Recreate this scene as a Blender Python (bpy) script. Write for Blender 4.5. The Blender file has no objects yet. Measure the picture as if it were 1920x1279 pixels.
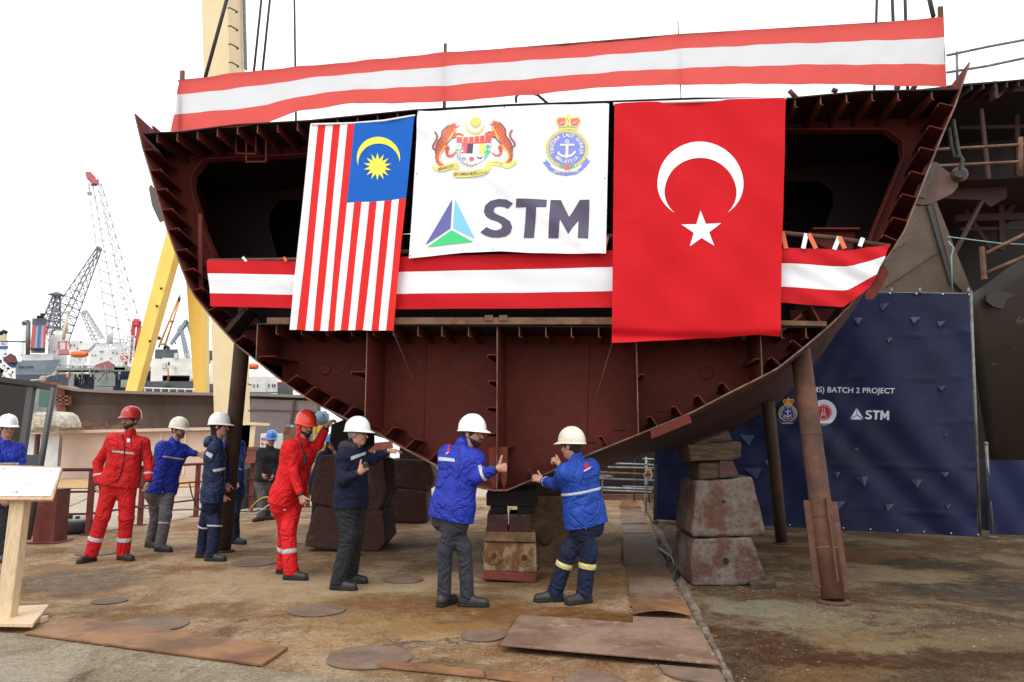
import bpy, bmesh, math, random
import numpy as np
from mathutils import Vector, Matrix
from mathutils.bvhtree import BVHTree
from mathutils.geometry import tessellate_polygon
random.seed(7); np.random.seed(7)
S = bpy.context.scene
C = S.collection
R = math.radians
# ------------------------------------------------------------------ camera
FPX = 1400.0
PITCH = math.atan(185.5/FPX)
CAMZ = 1.55
cd = bpy.data.cameras.new('camera'); cam = bpy.data.objects.new('camera', cd); C.objects.link(cam)
cam.location = (0, 0, CAMZ); cam.rotation_euler = (math.pi/2+PITCH, 0, 0)
cd.sensor_width = 36; cd.lens = 36*FPX/1920; cd.clip_end = 3000; cd.clip_start = 0.05
S.camera = cam
# ------------------------------------------------------------------ sky, sun, exposure
SUN_EL, SUN_AZ = R(58), R(208)      # azimuth the light comes from, clockwise from +Y
w = bpy.data.worlds.new('World'); S.world = w; w.use_nodes = True
nt = w.node_tree; nt.nodes.clear()
sky = nt.nodes.new('ShaderNodeTexSky'); sky.sky_type = 'NISHITA'; sky.sun_disc = False
sky.sun_elevation = SUN_EL; sky.sun_rotation = SUN_AZ; sky.air_density = 1.5; sky.dust_density = 5
hs = nt.nodes.new('ShaderNodeHueSaturation'); hs.inputs['Saturation'].default_value = 0.12
# overcast: a broken white cloud layer over the sky
tcw = nt.nodes.new('ShaderNodeTexCoord'); mpw = nt.nodes.new('ShaderNodeMapping'); mpw.inputs['Scale'].default_value = (1, 1, 3.5)
nzw = nt.nodes.new('ShaderNodeTexNoise'); nzw.inputs['Scale'].default_value = 2.2; nzw.inputs['Detail'].default_value = 6
rpw = nt.nodes.new('ShaderNodeValToRGB'); rpw.color_ramp.elements[0].position = .3; rpw.color_ramp.elements[0].color = (9.0, 9.4, 9.9, 1)
rpw.color_ramp.elements[1].position = .55; rpw.color_ramp.elements[1].color = (11.6, 11.8, 12.0, 1)
mxw = nt.nodes.new('ShaderNodeMix'); mxw.data_type = 'RGBA'; mxw.inputs[0].default_value = 0.8
bg = nt.nodes.new('ShaderNodeBackground'); bg.inputs['Strength'].default_value = 0.15
ow = nt.nodes.new('ShaderNodeOutputWorld')
L = nt.links.new
L(sky.outputs[0], hs.inputs['Color']); L(tcw.outputs['Generated'], mpw.inputs[0]); L(mpw.outputs[0], nzw.inputs['Vector'])
L(nzw.outputs['Fac'], rpw.inputs[0]); L(hs.outputs[0], mxw.inputs[6]); L(rpw.outputs[0], mxw.inputs[7])
L(mxw.outputs[2], bg.inputs['Color']); L(bg.outputs[0], ow.inputs['Surface'])
sd = bpy.data.lights.new('sun', 'SUN'); sun = bpy.data.objects.new('sun', sd); C.objects.link(sun)
sd.energy = .9; sd.angle = R(25); sd.color = (1, .975, .94)
sdir = Vector((math.sin(SUN_AZ)*math.cos(SUN_EL), math.cos(SUN_AZ)*math.cos(SUN_EL), math.sin(SUN_EL)))
sun.rotation_euler = sdir.to_track_quat('Z', 'Y').to_euler()
S.view_settings.view_transform = 'Standard'; S.view_settings.look = 'None'
S.view_settings.exposure = 0.17; S.view_settings.gamma = 1; S.view_settings.use_curve_mapping = False
S.cycles.max_bounces = 6; S.cycles.diffuse_bounces = 4

# ------------------------------------------------------------------ pixel <-> place (design positions measured on the photograph)
cp, sp = math.cos(PITCH), math.sin(PITCH)
def ray(px, py):
    x = (px-960)/FPX; y = (639.5-py)/FPX
    return Vector((x, cp-y*sp, sp+y*cp))
CAM = Vector((0, 0, CAMZ))
def G(px, py, z=0.0):
    r = ray(px, py); return CAM + r*((z-CAMZ)/r.z)
def P(px, py, Y):
    r = ray(px, py); return CAM + r*(Y/r.y)
class Plane:
    """vertical plane: s along it, z up, off away from the viewer"""
    def __init__(s, p0, u):
        s.p0 = Vector((p0[0], p0[1], 0)); s.u = Vector((u[0], u[1], 0)).normalized(); s.n = Vector((-s.u.y, s.u.x, 0))
    def sz(s, px, py, off=0.0):
        r = ray(px, py); t = ((s.p0+s.n*off-CAM).dot(s.n))/r.dot(s.n)
        q = CAM+r*t
        return ((q-s.p0).dot(s.u), q.z)
    def W(s, a, z, off=0.0):
        v = s.p0+s.u*a+s.n*off; return Vector((v.x, v.y, z))
    def P(s, px, py, off=0.0):
        a, z = s.sz(px, py, off); return s.W(a, z, off)
TH = R(7.2)
FACE = Plane((0, 8.15), (math.cos(TH), -math.sin(TH)))

# ------------------------------------------------------------------ materials
MATS = {}
def mat(name, col, col2=None, scale=2.0, lo=.4, hi=.6, col3=None, scale3=8.0, lo3=.55, hi3=.65, rough=.7, metal=0.0,
        bump=0.0, bscale=30.0, stretch=(1, 1, 1), spec=.4, var=.12, rough2=None, coat=0, emit=None, crease=0):
    if name in MATS: return MATS[name]
    m = bpy.data.materials.new(name); m.use_nodes = True; t = m.node_tree; N = t.nodes; l = t.links.new
    b = N['Principled BSDF']; b.inputs['Roughness'].default_value = rough; b.inputs['Metallic'].default_value = metal
    b.inputs['Specular IOR Level'].default_value = spec; b.inputs['Coat Weight'].default_value = coat
    tc = N.new('ShaderNodeTexCoord'); mp = N.new('ShaderNodeMapping'); mp.inputs['Scale'].default_value = stretch
    l(tc.outputs['Object'], mp.inputs[0])
    def noise(sc, det=6, rg=.6, dist=.0):
        n = N.new('ShaderNodeTexNoise'); n.inputs['Scale'].default_value = sc; n.inputs['Detail'].default_value = det
        n.inputs['Roughness'].default_value = rg; n.inputs['Distortion'].default_value = dist; l(mp.outputs[0], n.inputs['Vector']); return n.outputs['Fac']
    def ramp(f, a, c):
        r = N.new('ShaderNodeMapRange'); r.inputs[1].default_value = a; r.inputs[2].default_value = c; l(f, r.inputs[0]); return r.outputs[0]
    def mix(f, a, c):
        x = N.new('ShaderNodeMix'); x.data_type = 'RGBA'
        if isinstance(f, float): x.inputs[0].default_value = f
        else: l(f, x.inputs[0])
        for i, q in ((6, a), (7, c)):
            if isinstance(q, tuple): x.inputs[i].default_value = (*q, 1)
            else: l(q, x.inputs[i])
        return x.outputs[2]
    cur = tuple(col)
    if col2: cur = mix(ramp(noise(scale, 8, .65, .3), lo, hi), cur, tuple(col2))
    if col3: cur = mix(ramp(noise(scale3, 10, .7, .2), lo3, hi3), cur, tuple(col3))
    if var:
        v = N.new('ShaderNodeHueSaturation'); r = N.new('ShaderNodeMapRange')
        r.inputs[1].default_value = .3; r.inputs[2].default_value = .7; r.inputs[3].default_value = 1-var; r.inputs[4].default_value = 1+var
        l(noise(bscale*.7, 5), r.inputs[0]); l(r.outputs[0], v.inputs['Value'])
        if isinstance(cur, tuple): v.inputs['Color'].default_value = (*cur, 1)
        else: l(cur, v.inputs['Color'])
        cur = v.outputs[0]
    if isinstance(cur, tuple): b.inputs['Base Color'].default_value = (*cur, 1)
    else: l(cur, b.inputs['Base Color'])
    if rough2 is not None:
        r = N.new('ShaderNodeMapRange'); r.inputs[1].default_value = .35; r.inputs[2].default_value = .65
        r.inputs[3].default_value = rough; r.inputs[4].default_value = rough2; l(noise(scale*1.7), r.inputs[0]); l(r.outputs[0], b.inputs['Roughness'])
    if bump:
        bp = N.new('ShaderNodeBump'); bp.inputs['Strength'].default_value = bump; bp.inputs['Distance'].default_value = .02
        l(noise(bscale, 8), bp.inputs['Height']); l(bp.outputs[0], b.inputs['Normal'])
    if crease:
        n = N.new('ShaderNodeTexNoise'); n.inputs['Scale'].default_value = 3.6; n.inputs['Detail'].default_value = 2.5; n.inputs['Distortion'].default_value = 1.6; l(mp.outputs[0], n.inputs['Vector'])
        a = N.new('ShaderNodeMath'); a.operation = 'SUBTRACT'; a.inputs[1].default_value = .5; l(n.outputs['Fac'], a.inputs[0])
        a2 = N.new('ShaderNodeMath'); a2.operation = 'ABSOLUTE'; l(a.outputs[0], a2.inputs[0])
        bp2 = N.new('ShaderNodeBump'); bp2.inputs['Strength'].default_value = crease; bp2.inputs['Distance'].default_value = .03; l(ramp(a2.outputs[0], 0, .07), bp2.inputs['Height'])
        if bump: l(bp.outputs[0], bp2.inputs['Normal'])
        l(bp2.outputs[0], b.inputs['Normal'])
    if emit: b.inputs['Emission Color'].default_value = (*col, 1); b.inputs['Emission Strength'].default_value = emit
    MATS[name] = m; return m

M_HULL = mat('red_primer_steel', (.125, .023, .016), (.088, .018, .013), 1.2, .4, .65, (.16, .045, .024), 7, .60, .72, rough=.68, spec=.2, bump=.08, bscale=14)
M_HULLD = mat('red_primer_steel_shaded', (.022, .007, .006), (.015, .005, .0045), 1.2, rough=.7, bump=.08, bscale=14)  # inner copy of the primer, darkened to put interior shade into the colour
M_SHELL = mat('dark_primer_shell', (.085, .027, .020), (.055, .030, .022), .8, .4, .6, (.11, .05, .03), 4, .6, .75, rough=.6, bump=.06, bscale=10)
M_EDGE = mat('ground_steel_edge', (.20, .14, .10), (.11, .05, .035), 6, .4, .6, rough=.5, metal=.3)
M_BEAM = mat('rusty_brown_beam', (.17, .095, .055), (.10, .045, .028), 4, .4, .6, rough=.8, bump=.15)
M_RUST = mat('rust_pipe', (.115, .048, .026), (.055, .026, .018), 3, .4, .62, (.19, .085, .04), 9, .62, .75, rough=.8, bump=.2, bscale=25)
M_RUSTD = mat('dark_rust_pipe', (.065, .035, .024), (.04, .022, .016), 3, .4, .62, (.10, .05, .03), 9, .6, .75, rough=.8, bump=.2, bscale=25)
M_STEEL = mat('grey_steel', (.22, .22, .22), (.14, .13, .12), 6, rough=.5, metal=.5)
M_ROPE = mat('steel_wire_rope', (.055, .055, .058), (.03, .03, .03), 20, rough=.6, bump=.8, bscale=60)
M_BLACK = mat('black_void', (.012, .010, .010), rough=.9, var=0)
M_RAILRED = mat('red_oxide_rail', (.20, .04, .03), (.12, .03, .02), 5, rough=.65, bump=.1)
M_CONC = mat('old_concrete_block', (.135, .105, .085), (.095, .042, .030), 3.0, .46, .55, (.06, .048, .04), 30, .56, .64, rough=.9, bump=.8, bscale=24, var=.25)
M_CONCR = mat('red_stained_block', (.072, .032, .025), (.115, .092, .075), 2.5, .58, .64, (.03, .02, .016), 30, .56, .66, rough=.9, bump=.8, bscale=22, var=.25)
M_WOOD = mat('old_timber', (.095, .060, .035), (.04, .026, .017), 6, .4, .6, rough=.9, bump=.5, bscale=40, stretch=(1, 1, 8))
M_PINE = mat('new_pine', (.66, .50, .32), (.52, .36, .21), 9, .45, .7, rough=.65, stretch=(6, 6, .7), bump=.05)
M_PLATE = mat('rusty_steel_plate', (.225, .145, .098), (.135, .075, .045), 1.6, .44, .58, (.29, .22, .165), 9, .58, .66, rough=.75, bump=.1, bscale=20, rough2=.5)
M_PLATEO = mat('orange_rust_plate', (.25, .125, .052), (.13, .06, .028), 2.2, .42, .6, (.10, .05, .03), 9, .62, .72, rough=.7, bump=.12, rough2=.5)
M_PLATEG = mat('brown_grey_cover', (.175, .118, .082), (.115, .072, .048), 4, .4, .65, (.25, .19, .14), 14, .6, .7, rough=.8, bump=.12)
M_SKIN = mat('skin', (.47, .25, .17), (.40, .19, .13), 18, rough=.5, var=.06, bump=.05, bscale=120)
M_HAIRB = mat('black_hair', (.018, .014, .012), rough=.6, bump=.5, bscale=150)
M_HAIRG = mat('grey_hair', (.36, .35, .34), (.2, .19, .18), 60, rough=.6, bump=.5, bscale=150)
def cloth_mat(n, c, r=.75, b=.25): return mat(n, c, tuple(x*.78 for x in c), 5, .35, .7, rough=r, bump=b*1.3, bscale=11, var=.07, spec=.25, crease=.55)
M_REDC = cloth_mat('red_workwear', (.56, .012, .014)); M_REDC2 = cloth_mat('bright_red_workwear', (.68, .012, .016))
M_BLUEC = cloth_mat('royal_blue_coat', (.016, .035, .37), .55); M_BLUEC2 = cloth_mat('mid_blue_coat', (.014, .06, .36), .6)
M_NAVY = cloth_mat('navy_jacket', (.012, .024, .075), .5); M_NAVY2 = cloth_mat('dark_navy_wool', (.010, .012, .038), .9)
M_NAVYT = cloth_mat('navy_trousers', (.012, .018, .050), .8); M_BLACKC = cloth_mat('charcoal_cloth', (.022, .022, .025), .85)
M_JEANS = cloth_mat('charcoal_jeans', (.040, .043, .054), .85); M_GREYC = cloth_mat('grey_work_trousers', (.125, .115, .118), .85)
M_MAROON = cloth_mat('plum_hood', (.045, .028, .038), .9)
M_SHOE = mat('black_leather_boot', (.018, .016, .015), (.035, .03, .026), 12, rough=.5, bump=.2)
M_SOLE = mat('rubber_sole', (.012, .012, .012), rough=.8); M_TEAL = mat('teal_trim', (.01, .20, .30), rough=.6)
M_REFL = mat('reflective_tape', (.47, .49, .52), (.40, .42, .44), 30, rough=.4, var=.05); M_REFY = mat('yellow_tape_edge', (.70, .55, .04), rough=.6, var=.05)
M_HW = mat('white_helmet_plastic', (.80, .81, .82), (.70, .70, .68), 9, .5, .8, rough=.28, var=.03, coat=.3)
M_HC = mat('cream_helmet_plastic', (.70, .66, .54), (.55, .50, .40), 10, .5, .75, rough=.35, var=.05)
M_HR = mat('worn_red_helmet', (.42, .018, .022), (.55, .20, .17), 14, .6, .75, rough=.3, var=.06, coat=.3)
M_HR2 = mat('bright_red_helmet', (.80, .045, .018), rough=.28, var=.04, coat=.3)
M_HB = mat('blue_helmet_plastic', (.03, .17, .55), rough=.3, var=.04, coat=.3)
M_DARK = mat('dark_plastic', (.015, .015, .017), rough=.5)

# ------------------------------------------------------------------ building helpers
BASE = {}
def reg(o, label=None, cat=None, group=None, kind=None):
    if label: o['label'] = label
    if cat: o['category'] = cat
    if group: o['group'] = group
    if kind: o['kind'] = kind
    return o
def thing(name, loc, label, cat, group=None):
    o = bpy.data.objects.new(name, None); C.objects.link(o); o.location = loc; o.empty_display_size = .2
    BASE[o.name] = Vector(loc); return reg(o, label, cat, group)
def link_mesh(name, me, parent=None, mods=None):
    o = bpy.data.objects.new(name, me); C.objects.link(o)
    if parent is not None:
        b = BASE[parent.name]; me.transform(Matrix.Translation(-b)); o.parent = parent; BASE[o.name] = b
    else: BASE[o.name] = Vector((0, 0, 0))
    return o
def ico(c, r, sub=1, sq=(1, 1, 1)):
    b = bmesh.new(); bmesh.ops.create_icosphere(b, subdivisions=sub, radius=1)
    v = [Vector((p.co.x*r*sq[0], p.co.y*r*sq[1], p.co.z*r*sq[2]))+Vector(c) for p in b.verts]; b.verts.index_update()
    f = [[q.index for q in fc.verts] for fc in b.faces]; b.free(); return v, f
class MB:
    def __init__(s): s.v = []; s.f = []; s.m = []; s.sm = []
    def add(s, v, f, m=0, sm=False):
        n = len(s.v); s.v += [Vector(p) for p in v]
        for q in f: s.f.append([i+n for i in q]); s.m.append(m); s.sm.append(sm)
        return s
    def box(s, c, sz, m=0, rz=0, M=None):
        x, y, z = sz[0]/2, sz[1]/2, sz[2]/2
        vs = [Vector((a, b, d)) for a in (-x, x) for b in (-y, y) for d in (-z, z)]
        if M is None: M = Matrix.Rotation(rz, 3, 'Z')
        vs = [M@p+Vector(c) for p in vs]
        return s.add(vs, [(0, 1, 3, 2), (4, 6, 7, 5), (0, 4, 5, 1), (2, 3, 7, 6), (0, 2, 6, 4), (1, 5, 7, 3)], m)
    def bar(s, a, b, wd, ht, m=0, up=(0, 0, 1), wd2=None, ht2=None):
        a = Vector(a); b = Vector(b); d = (b-a).normalized(); u = Vector(up); r = d.cross(u)
        if r.length < 1e-4: r = d.cross(Vector((1, 0, 0)))
        r.normalize(); u = r.cross(d)
        w2 = wd if wd2 is None else wd2; h2 = ht if ht2 is None else ht2
        vs = []
        for p, ww, hh in ((a, wd, ht), (b, w2, h2)):
            for i, j in ((-1, -1), (1, -1), (1, 1), (-1, 1)): vs.append(p+r*(i*ww/2)+u*(j*hh/2))
        return s.add(vs, [(3, 2, 1, 0), (4, 5, 6, 7), (0, 1, 5, 4), (1, 2, 6, 5), (2, 3, 7, 6), (3, 0, 4, 7)], m)
    def tube(s, pts, r, seg=8, m=0, cap=True, r2=None):
        pts = [Vector(p) for p in pts]; n = len(pts); rings = []
        ref = None; vs = []
        for i, p in enumerate(pts):
            d = (pts[min(i+1, n-1)]-pts[max(i-1, 0)]).normalized()
            if ref is None: ref = d.orthogonal().normalized()
            ref = (ref-d*ref.dot(d)).normalized(); q = d.cross(ref)
            rr = r if r2 is None else r+(r2-r)*i/(n-1)
            if isinstance(r, (list, tuple)): rr = r[i]
            for k in range(seg):
                a = 2*math.pi*k/seg; vs.append(p+(ref*math.cos(a)+q*math.sin(a))*rr)
        fs = []
        for i in range(n-1):
            for k in range(seg):
                a = i*seg+k; b = i*seg+(k+1) % seg; fs.append((a, b, b+seg, a+seg))
        s.add(vs, fs, m, True)
        if cap:
            k0 = len(s.v)-len(vs); s.f.append([k0+k for k in range(seg)][::-1]); s.m.append(m); s.sm.append(False)
            s.f.append([k0+(n-1)*seg+k for k in range(seg)]); s.m.append(m); s.sm.append(False)
        return s
    def prism(s, pts, ext, m=0, m2=None):
        """polygon (world points) extruded by vector ext, concave allowed"""
        pts = [Vector(p) for p in pts]; e = Vector(ext); n = len(pts)
        vs = pts+[p+e for p in pts]
        s.add(vs, [list(range(n)), list(range(n, 2*n))[::-1]], m)
        k = len(s.v)-2*n
        for i in range(n):
            j = (i+1) % n; s.f.append([k+i, k+i+n, k+j+n, k+j]); s.m.append(m if m2 is None else m2); s.sm.append(False)
        return s
    def ball(s, c, r, m=0, sub=2, sq=(1, 1, 1)):
        v, f = ico(c, r, sub, sq); return s.add(v, f, m, True)
    def lathe(s, base, prof, seg=16, m=0, axis=(0, 0, 1), sm=True):
        ax = Vector(axis).normalized(); a = ax.orthogonal().normalized(); b = ax.cross(a); vs = []; fs = []
        for r, h in prof:
            for k in range(seg):
                t = 2*math.pi*k/seg; vs.append(Vector(base)+ax*h+(a*math.cos(t)+b*math.sin(t))*r)
        for i in range(len(prof)-1):
            for k in range(seg):
                p = i*seg+k; q = i*seg+(k+1) % seg; fs.append((p, q, q+seg, p+seg))
        s.add(vs, fs, m, sm)
        k0 = len(s.v)-len(vs)
        if prof[0][0] > 1e-4: s.f.append([k0+k for k in range(seg)][::-1]); s.m.append(m); s.sm.append(False)
        if prof[-1][0] > 1e-4: s.f.append([k0+(len(prof)-1)*seg+k for k in range(seg)]); s.m.append(m); s.sm.append(False)
        return s
    def lattice(s, a, b, w0, w1, n, r=.03, m=0, sides=4, up=(0, 0, 1)):
        a = Vector(a); b = Vector(b); d = (b-a).normalized(); rt = d.cross(Vector(up)).normalized(); u = rt.cross(d)
        def cor(t, k):
            ww = (w0+(w1-w0)*t)/2; i, j = [(-1, -1), (1, -1), (1, 1), (-1, 1)][k % 4]; return a+(b-a)*t+rt*(i*ww)+u*(j*ww)
        for k in range(4): s.tube([cor(0, k), cor(1, k)], r*1.4, 4, m, False)
        for i in range(n):
            for k in range(4):
                s.tube([cor(i/n, k), cor((i+1)/n, k+1)], r, 3, m, False)
                s.tube([cor((i+1)/n, k), cor((i+1)/n, k+1)], r, 3, m, False)
        return s
    def build(s, name, mats, parent=None, bevel=0, seg=1):
        F_ = []; M_ = []; S_ = []
        for f, m_, q_ in zip(s.f, s.m, s.sm):
            if len(f) > 4:
                for t in tessellate_polygon([[s.v[i] for i in f]]): F_.append([f[i] for i in t]); M_.append(m_); S_.append(q_)
            else: F_.append(f); M_.append(m_); S_.append(q_)
        s.f, s.m, s.sm = F_, M_, S_
        me = bpy.data.meshes.new(name); me.from_pydata([tuple(v) for v in s.v], [], s.f)
        for m in (mats if isinstance(mats, (list, tuple)) else [mats]): me.materials.append(m)
        me.polygons.foreach_set('material_index', s.m); me.polygons.foreach_set('use_smooth', s.sm)
        bm = bmesh.new(); bm.from_mesh(me)
        bmesh.ops.recalc_face_normals(bm, faces=bm.faces); bm.to_mesh(me); bm.free(); me.update()
        o = link_mesh(name, me, parent)
        if bevel:
            b = o.modifiers.new('b', 'BEVEL'); b.width = bevel; b.segments = seg; b.limit_method = 'ANGLE'
        return o
def lerp(a, b, t): return a+(b-a)*t
def interp(poly, x):
    """y on polyline [(x,y)] by x"""
    return float(np.interp(x, [p[0] for p in poly], [p[1] for p in poly]))
# ================================================================== THE SETTING: ground, water
def ground_mat(name, base, dark, pale, rust, shift=0.0, wet=0.0, spots=()):
    m = bpy.data.materials.new(name); m.use_nodes = True; t = m.node_tree; N = t.nodes; l = t.links.new
    b = N['Principled BSDF']; tc = N.new('ShaderNodeTexCoord'); mp = N.new('ShaderNodeMapping'); l(tc.outputs['Object'], mp.inputs[0])
    mp.inputs['Location'].default_value = (shift, shift*.7, 0)
    def noise(sc, det=8, rg=.65, dist=0.0, st=None):
        n = N.new('ShaderNodeTexNoise'); n.inputs['Scale'].default_value = sc; n.inputs['Detail'].default_value = det
        n.inputs['Roughness'].default_value = rg; n.inputs['Distortion'].default_value = dist
        if st:
            q = N.new('ShaderNodeMapping'); q.inputs['Scale'].default_value = st; q.inputs['Rotation'].default_value = (0, 0, .35); l(mp.outputs[0], q.inputs[0]); l(q.outputs[0], n.inputs['Vector'])
        else: l(mp.outputs[0], n.inputs['Vector'])
        return n.outputs['Fac']
    def rg(f, a, c, x=0.0, y=1.0):
        r = N.new('ShaderNodeMapRange'); r.inputs[1].default_value = a; r.inputs[2].default_value = c; r.inputs[3].default_value = x; r.inputs[4].default_value = y; l(f, r.inputs[0]); return r.outputs[0]
    def mix(f, a, c):
        x = N.new('ShaderNodeMix'); x.data_type = 'RGBA'; l(f, x.inputs[0])
        for i, q in ((6, a), (7, c)):
            if isinstance(q, tuple): x.inputs[i].default_value = (*q, 1)
            else: l(q, x.inputs[i])
        return x.outputs[2]
    c = mix(rg(noise(1.1, 14, .78, .4), .46, .55), base, pale)
    c = mix(rg(noise(.6, 14, .8, .6), .52, .60, 0, .85), c, rust)
    c = mix(rg(noise(4.0, 14, .85, .3), .52, .60, 0, .55), c, base)
    c = mix(rg(noise(.8, 14, .8, 1.0, (1, .6, 1)), .565, .61, 0, .9), c, dark)
    c = mix(rg(noise(2.6, 14, .85, .8), .57, .62, 0, .8), c, rust)
    c = mix(rg(noise(9, 10, .9, .3), .56, .62, 0, .75), c, pale)
    c = mix(rg(noise(22, 8, .9), .56, .63, 0, .75), c, dark)
    for sc, rot, st_ in ((5.0, .9, (1, 14, 1)), (4.0, -.5, (1, 18, 1))):
        q = N.new('ShaderNodeMapping'); q.inputs['Rotation'].default_value = (0, 0, rot); q.inputs['Scale'].default_value = st_; l(mp.outputs[0], q.inputs[0])
        n = N.new('ShaderNodeTexNoise'); n.inputs['Scale'].default_value = sc*.35; n.inputs['Detail'].default_value = 9; n.inputs['Roughness'].default_value = .7; l(q.outputs[0], n.inputs['Vector'])
        c = mix(rg(n.outputs['Fac'], .62, .65, 0, .6), c, pale)
    c = mix(rg(noise(48, 3, .6), .54, .62, 0, .55), c, pale)
    c = mix(rg(noise(31, 4, .7, .5), .55, .62, 0, .6), c, dark)
    c = mix(rg(noise(6.5, 12, .85, 1.5), .565, .60, 0, .5), c, pale)
    # individual stains and worn patches, each at its own place on the floor
    wn = N.new('ShaderNodeTexNoise'); wn.inputs['Scale'].default_value = 1.3; wn.inputs['Detail'].default_value = 12; wn.inputs['Roughness'].default_value = .75; l(tc.outputs['Object'], wn.inputs['Vector'])
    wm_ = N.new('ShaderNodeVectorMath'); wm_.operation = 'MULTIPLY_ADD'; wm_.inputs[1].default_value = (1.9, 1.9, 0); l(wn.outputs['Color'], wm_.inputs[0]); l(tc.outputs['Object'], wm_.inputs[2])
    for (px_, py_, rx_, ry_, col_, am_) in spots:
        g_ = G(px_, py_); sc_ = N.new('ShaderNodeMapping'); sc_.inputs['Location'].default_value = (-(g_.x+.95)/rx_, -(g_.y+.95)/ry_, 0); sc_.inputs['Scale'].default_value = (1/rx_, 1/ry_, 0); l(wm_.outputs[0], sc_.inputs[0])
        ln = N.new('ShaderNodeVectorMath'); ln.operation = 'LENGTH'; l(sc_.outputs[0], ln.inputs[0])
        mlt = N.new('ShaderNodeMath'); mlt.operation = 'MULTIPLY'; l(rg(ln.outputs['Value'], .75, 1.05, am_, 0), mlt.inputs[0]); l(rg(noise(7, 12, .85), .38, .56, .25, 1), mlt.inputs[1])
        c = mix(mlt.outputs[0], c, col_)
    # hairline cracks
    v = N.new('ShaderNodeTexVoronoi'); v.feature = 'DISTANCE_TO_EDGE'; v.inputs['Scale'].default_value = .45
    q = N.new('ShaderNodeVectorMath'); q.operation = 'ADD'; nn = N.new('ShaderNodeTexNoise'); nn.inputs['Scale'].default_value = 2.5; nn.inputs['Detail'].default_value = 6
    l(mp.outputs[0], nn.inputs['Vector']); l(mp.outputs[0], q.inputs[0]); l(nn.outputs['Color'], q.inputs[1]); l(q.outputs[0], v.inputs['Vector'])
    c = mix(rg(v.outputs['Distance'], .002, .006, .35, 0.0), c, dark)
    c = mix(rg(noise(17, 8, .85, .8), .56, .62, 0, .5), c, dark)
    h = N.new('ShaderNodeHueSaturation'); h.inputs['Saturation'].default_value = 1.14; l(rg(noise(70, 4, .8), .35, .65, .70, 1.30), h.inputs['Value']); l(c, h.inputs['Color'])
    l(h.outputs[0], b.inputs['Base Color']); l(rg(noise(.7, 6, .6), .4, .6, .92, .92-wet), b.inputs['Roughness'])
    b.inputs['Specular IOR Level'].default_value = .12
    bp = N.new('ShaderNodeBump'); bp.inputs['Strength'].default_value = .8; bp.inputs['Distance'].default_value = .03; l(noise(26, 12, .85), bp.inputs['Height']); l(bp.outputs[0], b.inputs['Normal'])
    return m
M_GR = ground_mat('stained_yard_concrete', (.235, .150, .090), (.068, .043, .028), (.42, .312, .21), (.215, .095, .040), 3.1, .25, spots=[
    (150, 1090, 1.0, .8, (.105, .085, .068), .85), (330, 1150, .9, .35, (.15, .08, .035), .7), (600, 1100, 1.5, .9, (.42, .33, .215), .7), (800, 1130, 1.1, .55, (.16, .075, .028), .75), (960, 1160, 1.3, .6, (.145, .068, .025), .8), (1120, 1190, .8, .9, (.12, .055, .022), .85),
    (1120, 1010, .7, 1.2, (.09, .055, .03), .75), (1060, 1090, 1.0, .6, (.17, .09, .04), .7), (720, 1180, .9, .4, (.33, .21, .10), .6), (860, 1260, .5, .25, (.11, .065, .035), .8), (560, 1215, .8, .25, (.34, .22, .10), .6), (450, 1090, 1.2, .7, (.40, .31, .2), .6), (780, 1205, .25, .12, (.06, .045, .035), .9)])
M_GR2 = ground_mat('stained_and_shaded_concrete', (.078, .049, .028), (.022, .016, .011), (.185, .142, .095), (.078, .030, .012), 11.3, .35, spots=[
    (1420, 1140, .55, .45, (.215, .195, .14), .9), (1510, 1165, .5, .35, (.24, .2, .13), .75), (1480, 1230, .5, .35, (.055, .022, .010), .95), (1400, 1190, .25, .3, (.06, .024, .010), .95), (1650, 1080, 1.1, .5, (.20, .155, .10), .75), (1760, 1060, .8, .45, (.028, .022, .018), .9), (1880, 1110, .9, .7, (.032, .025, .02), .9),
    (1640, 1200, .6, .35, (.23, .17, .10), .75), (1750, 1240, .9, .3, (.055, .024, .012), .9), (1600, 1040, 1.2, .5, (.11, .05, .02), .8), (1560, 1260, .5, .25, (.19, .12, .065), .7), (1850, 1200, .6, .35, (.18, .13, .08), .7), (1300, 1010, .5, 1.0, (.03, .02, .014), .8)])
M_GR3 = ground_mat('pale_grey_concrete', (.25, .205, .145), (.11, .08, .055), (.37, .325, .25), (.22, .13, .065), 21.7, .2)
M_GRQ = ground_mat('pale_quay_concrete', (.42, .34, .28), (.2, .15, .11), (.50, .43, .36), (.33, .24, .16), 31.7, .1)
def sheet(name, pts, z, m, kind='structure', label=None):
    mb = MB(); mb.add([(p[0], p[1], z) for p in pts], [list(range(len(pts)))]); o = mb.build(name, m)
    return reg(o, label, None, None, kind)
sheet('ground', [(-900, -30), (900, -30), (900, 900), (-900, 900)], 0, M_GR)
# right-hand concrete beyond the gutter strip, coloured darker for stains and hull shade
gut = [G(1215, 968), G(1245, 1045), G(1300, 1150), G(1375, 1290), G(1500, 1600)]
farR = G(1203, 932)
sheet('pavement', [farR] + gut + [(30, gut[-1].y), (40, farR.y)], .004, M_GR2)
# pale strip in front of the long plate
a = G(-60, 1178); b_ = G(540, 1262); c_ = G(1040, 1300)
sheet('path', [a, b_, c_, (c_.x, 1.0), (-9, 1.0), (-9, a.y+.6)], .004, M_GR3)
sheet('quay_ground', [G(60, 1000), G(165, 1000), G(367, 969), G(577, 950), G(700, 930), (2, 20), (-2, 60), (-60, 60), (-60, 13.2)], .004, M_GRQ)
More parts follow.
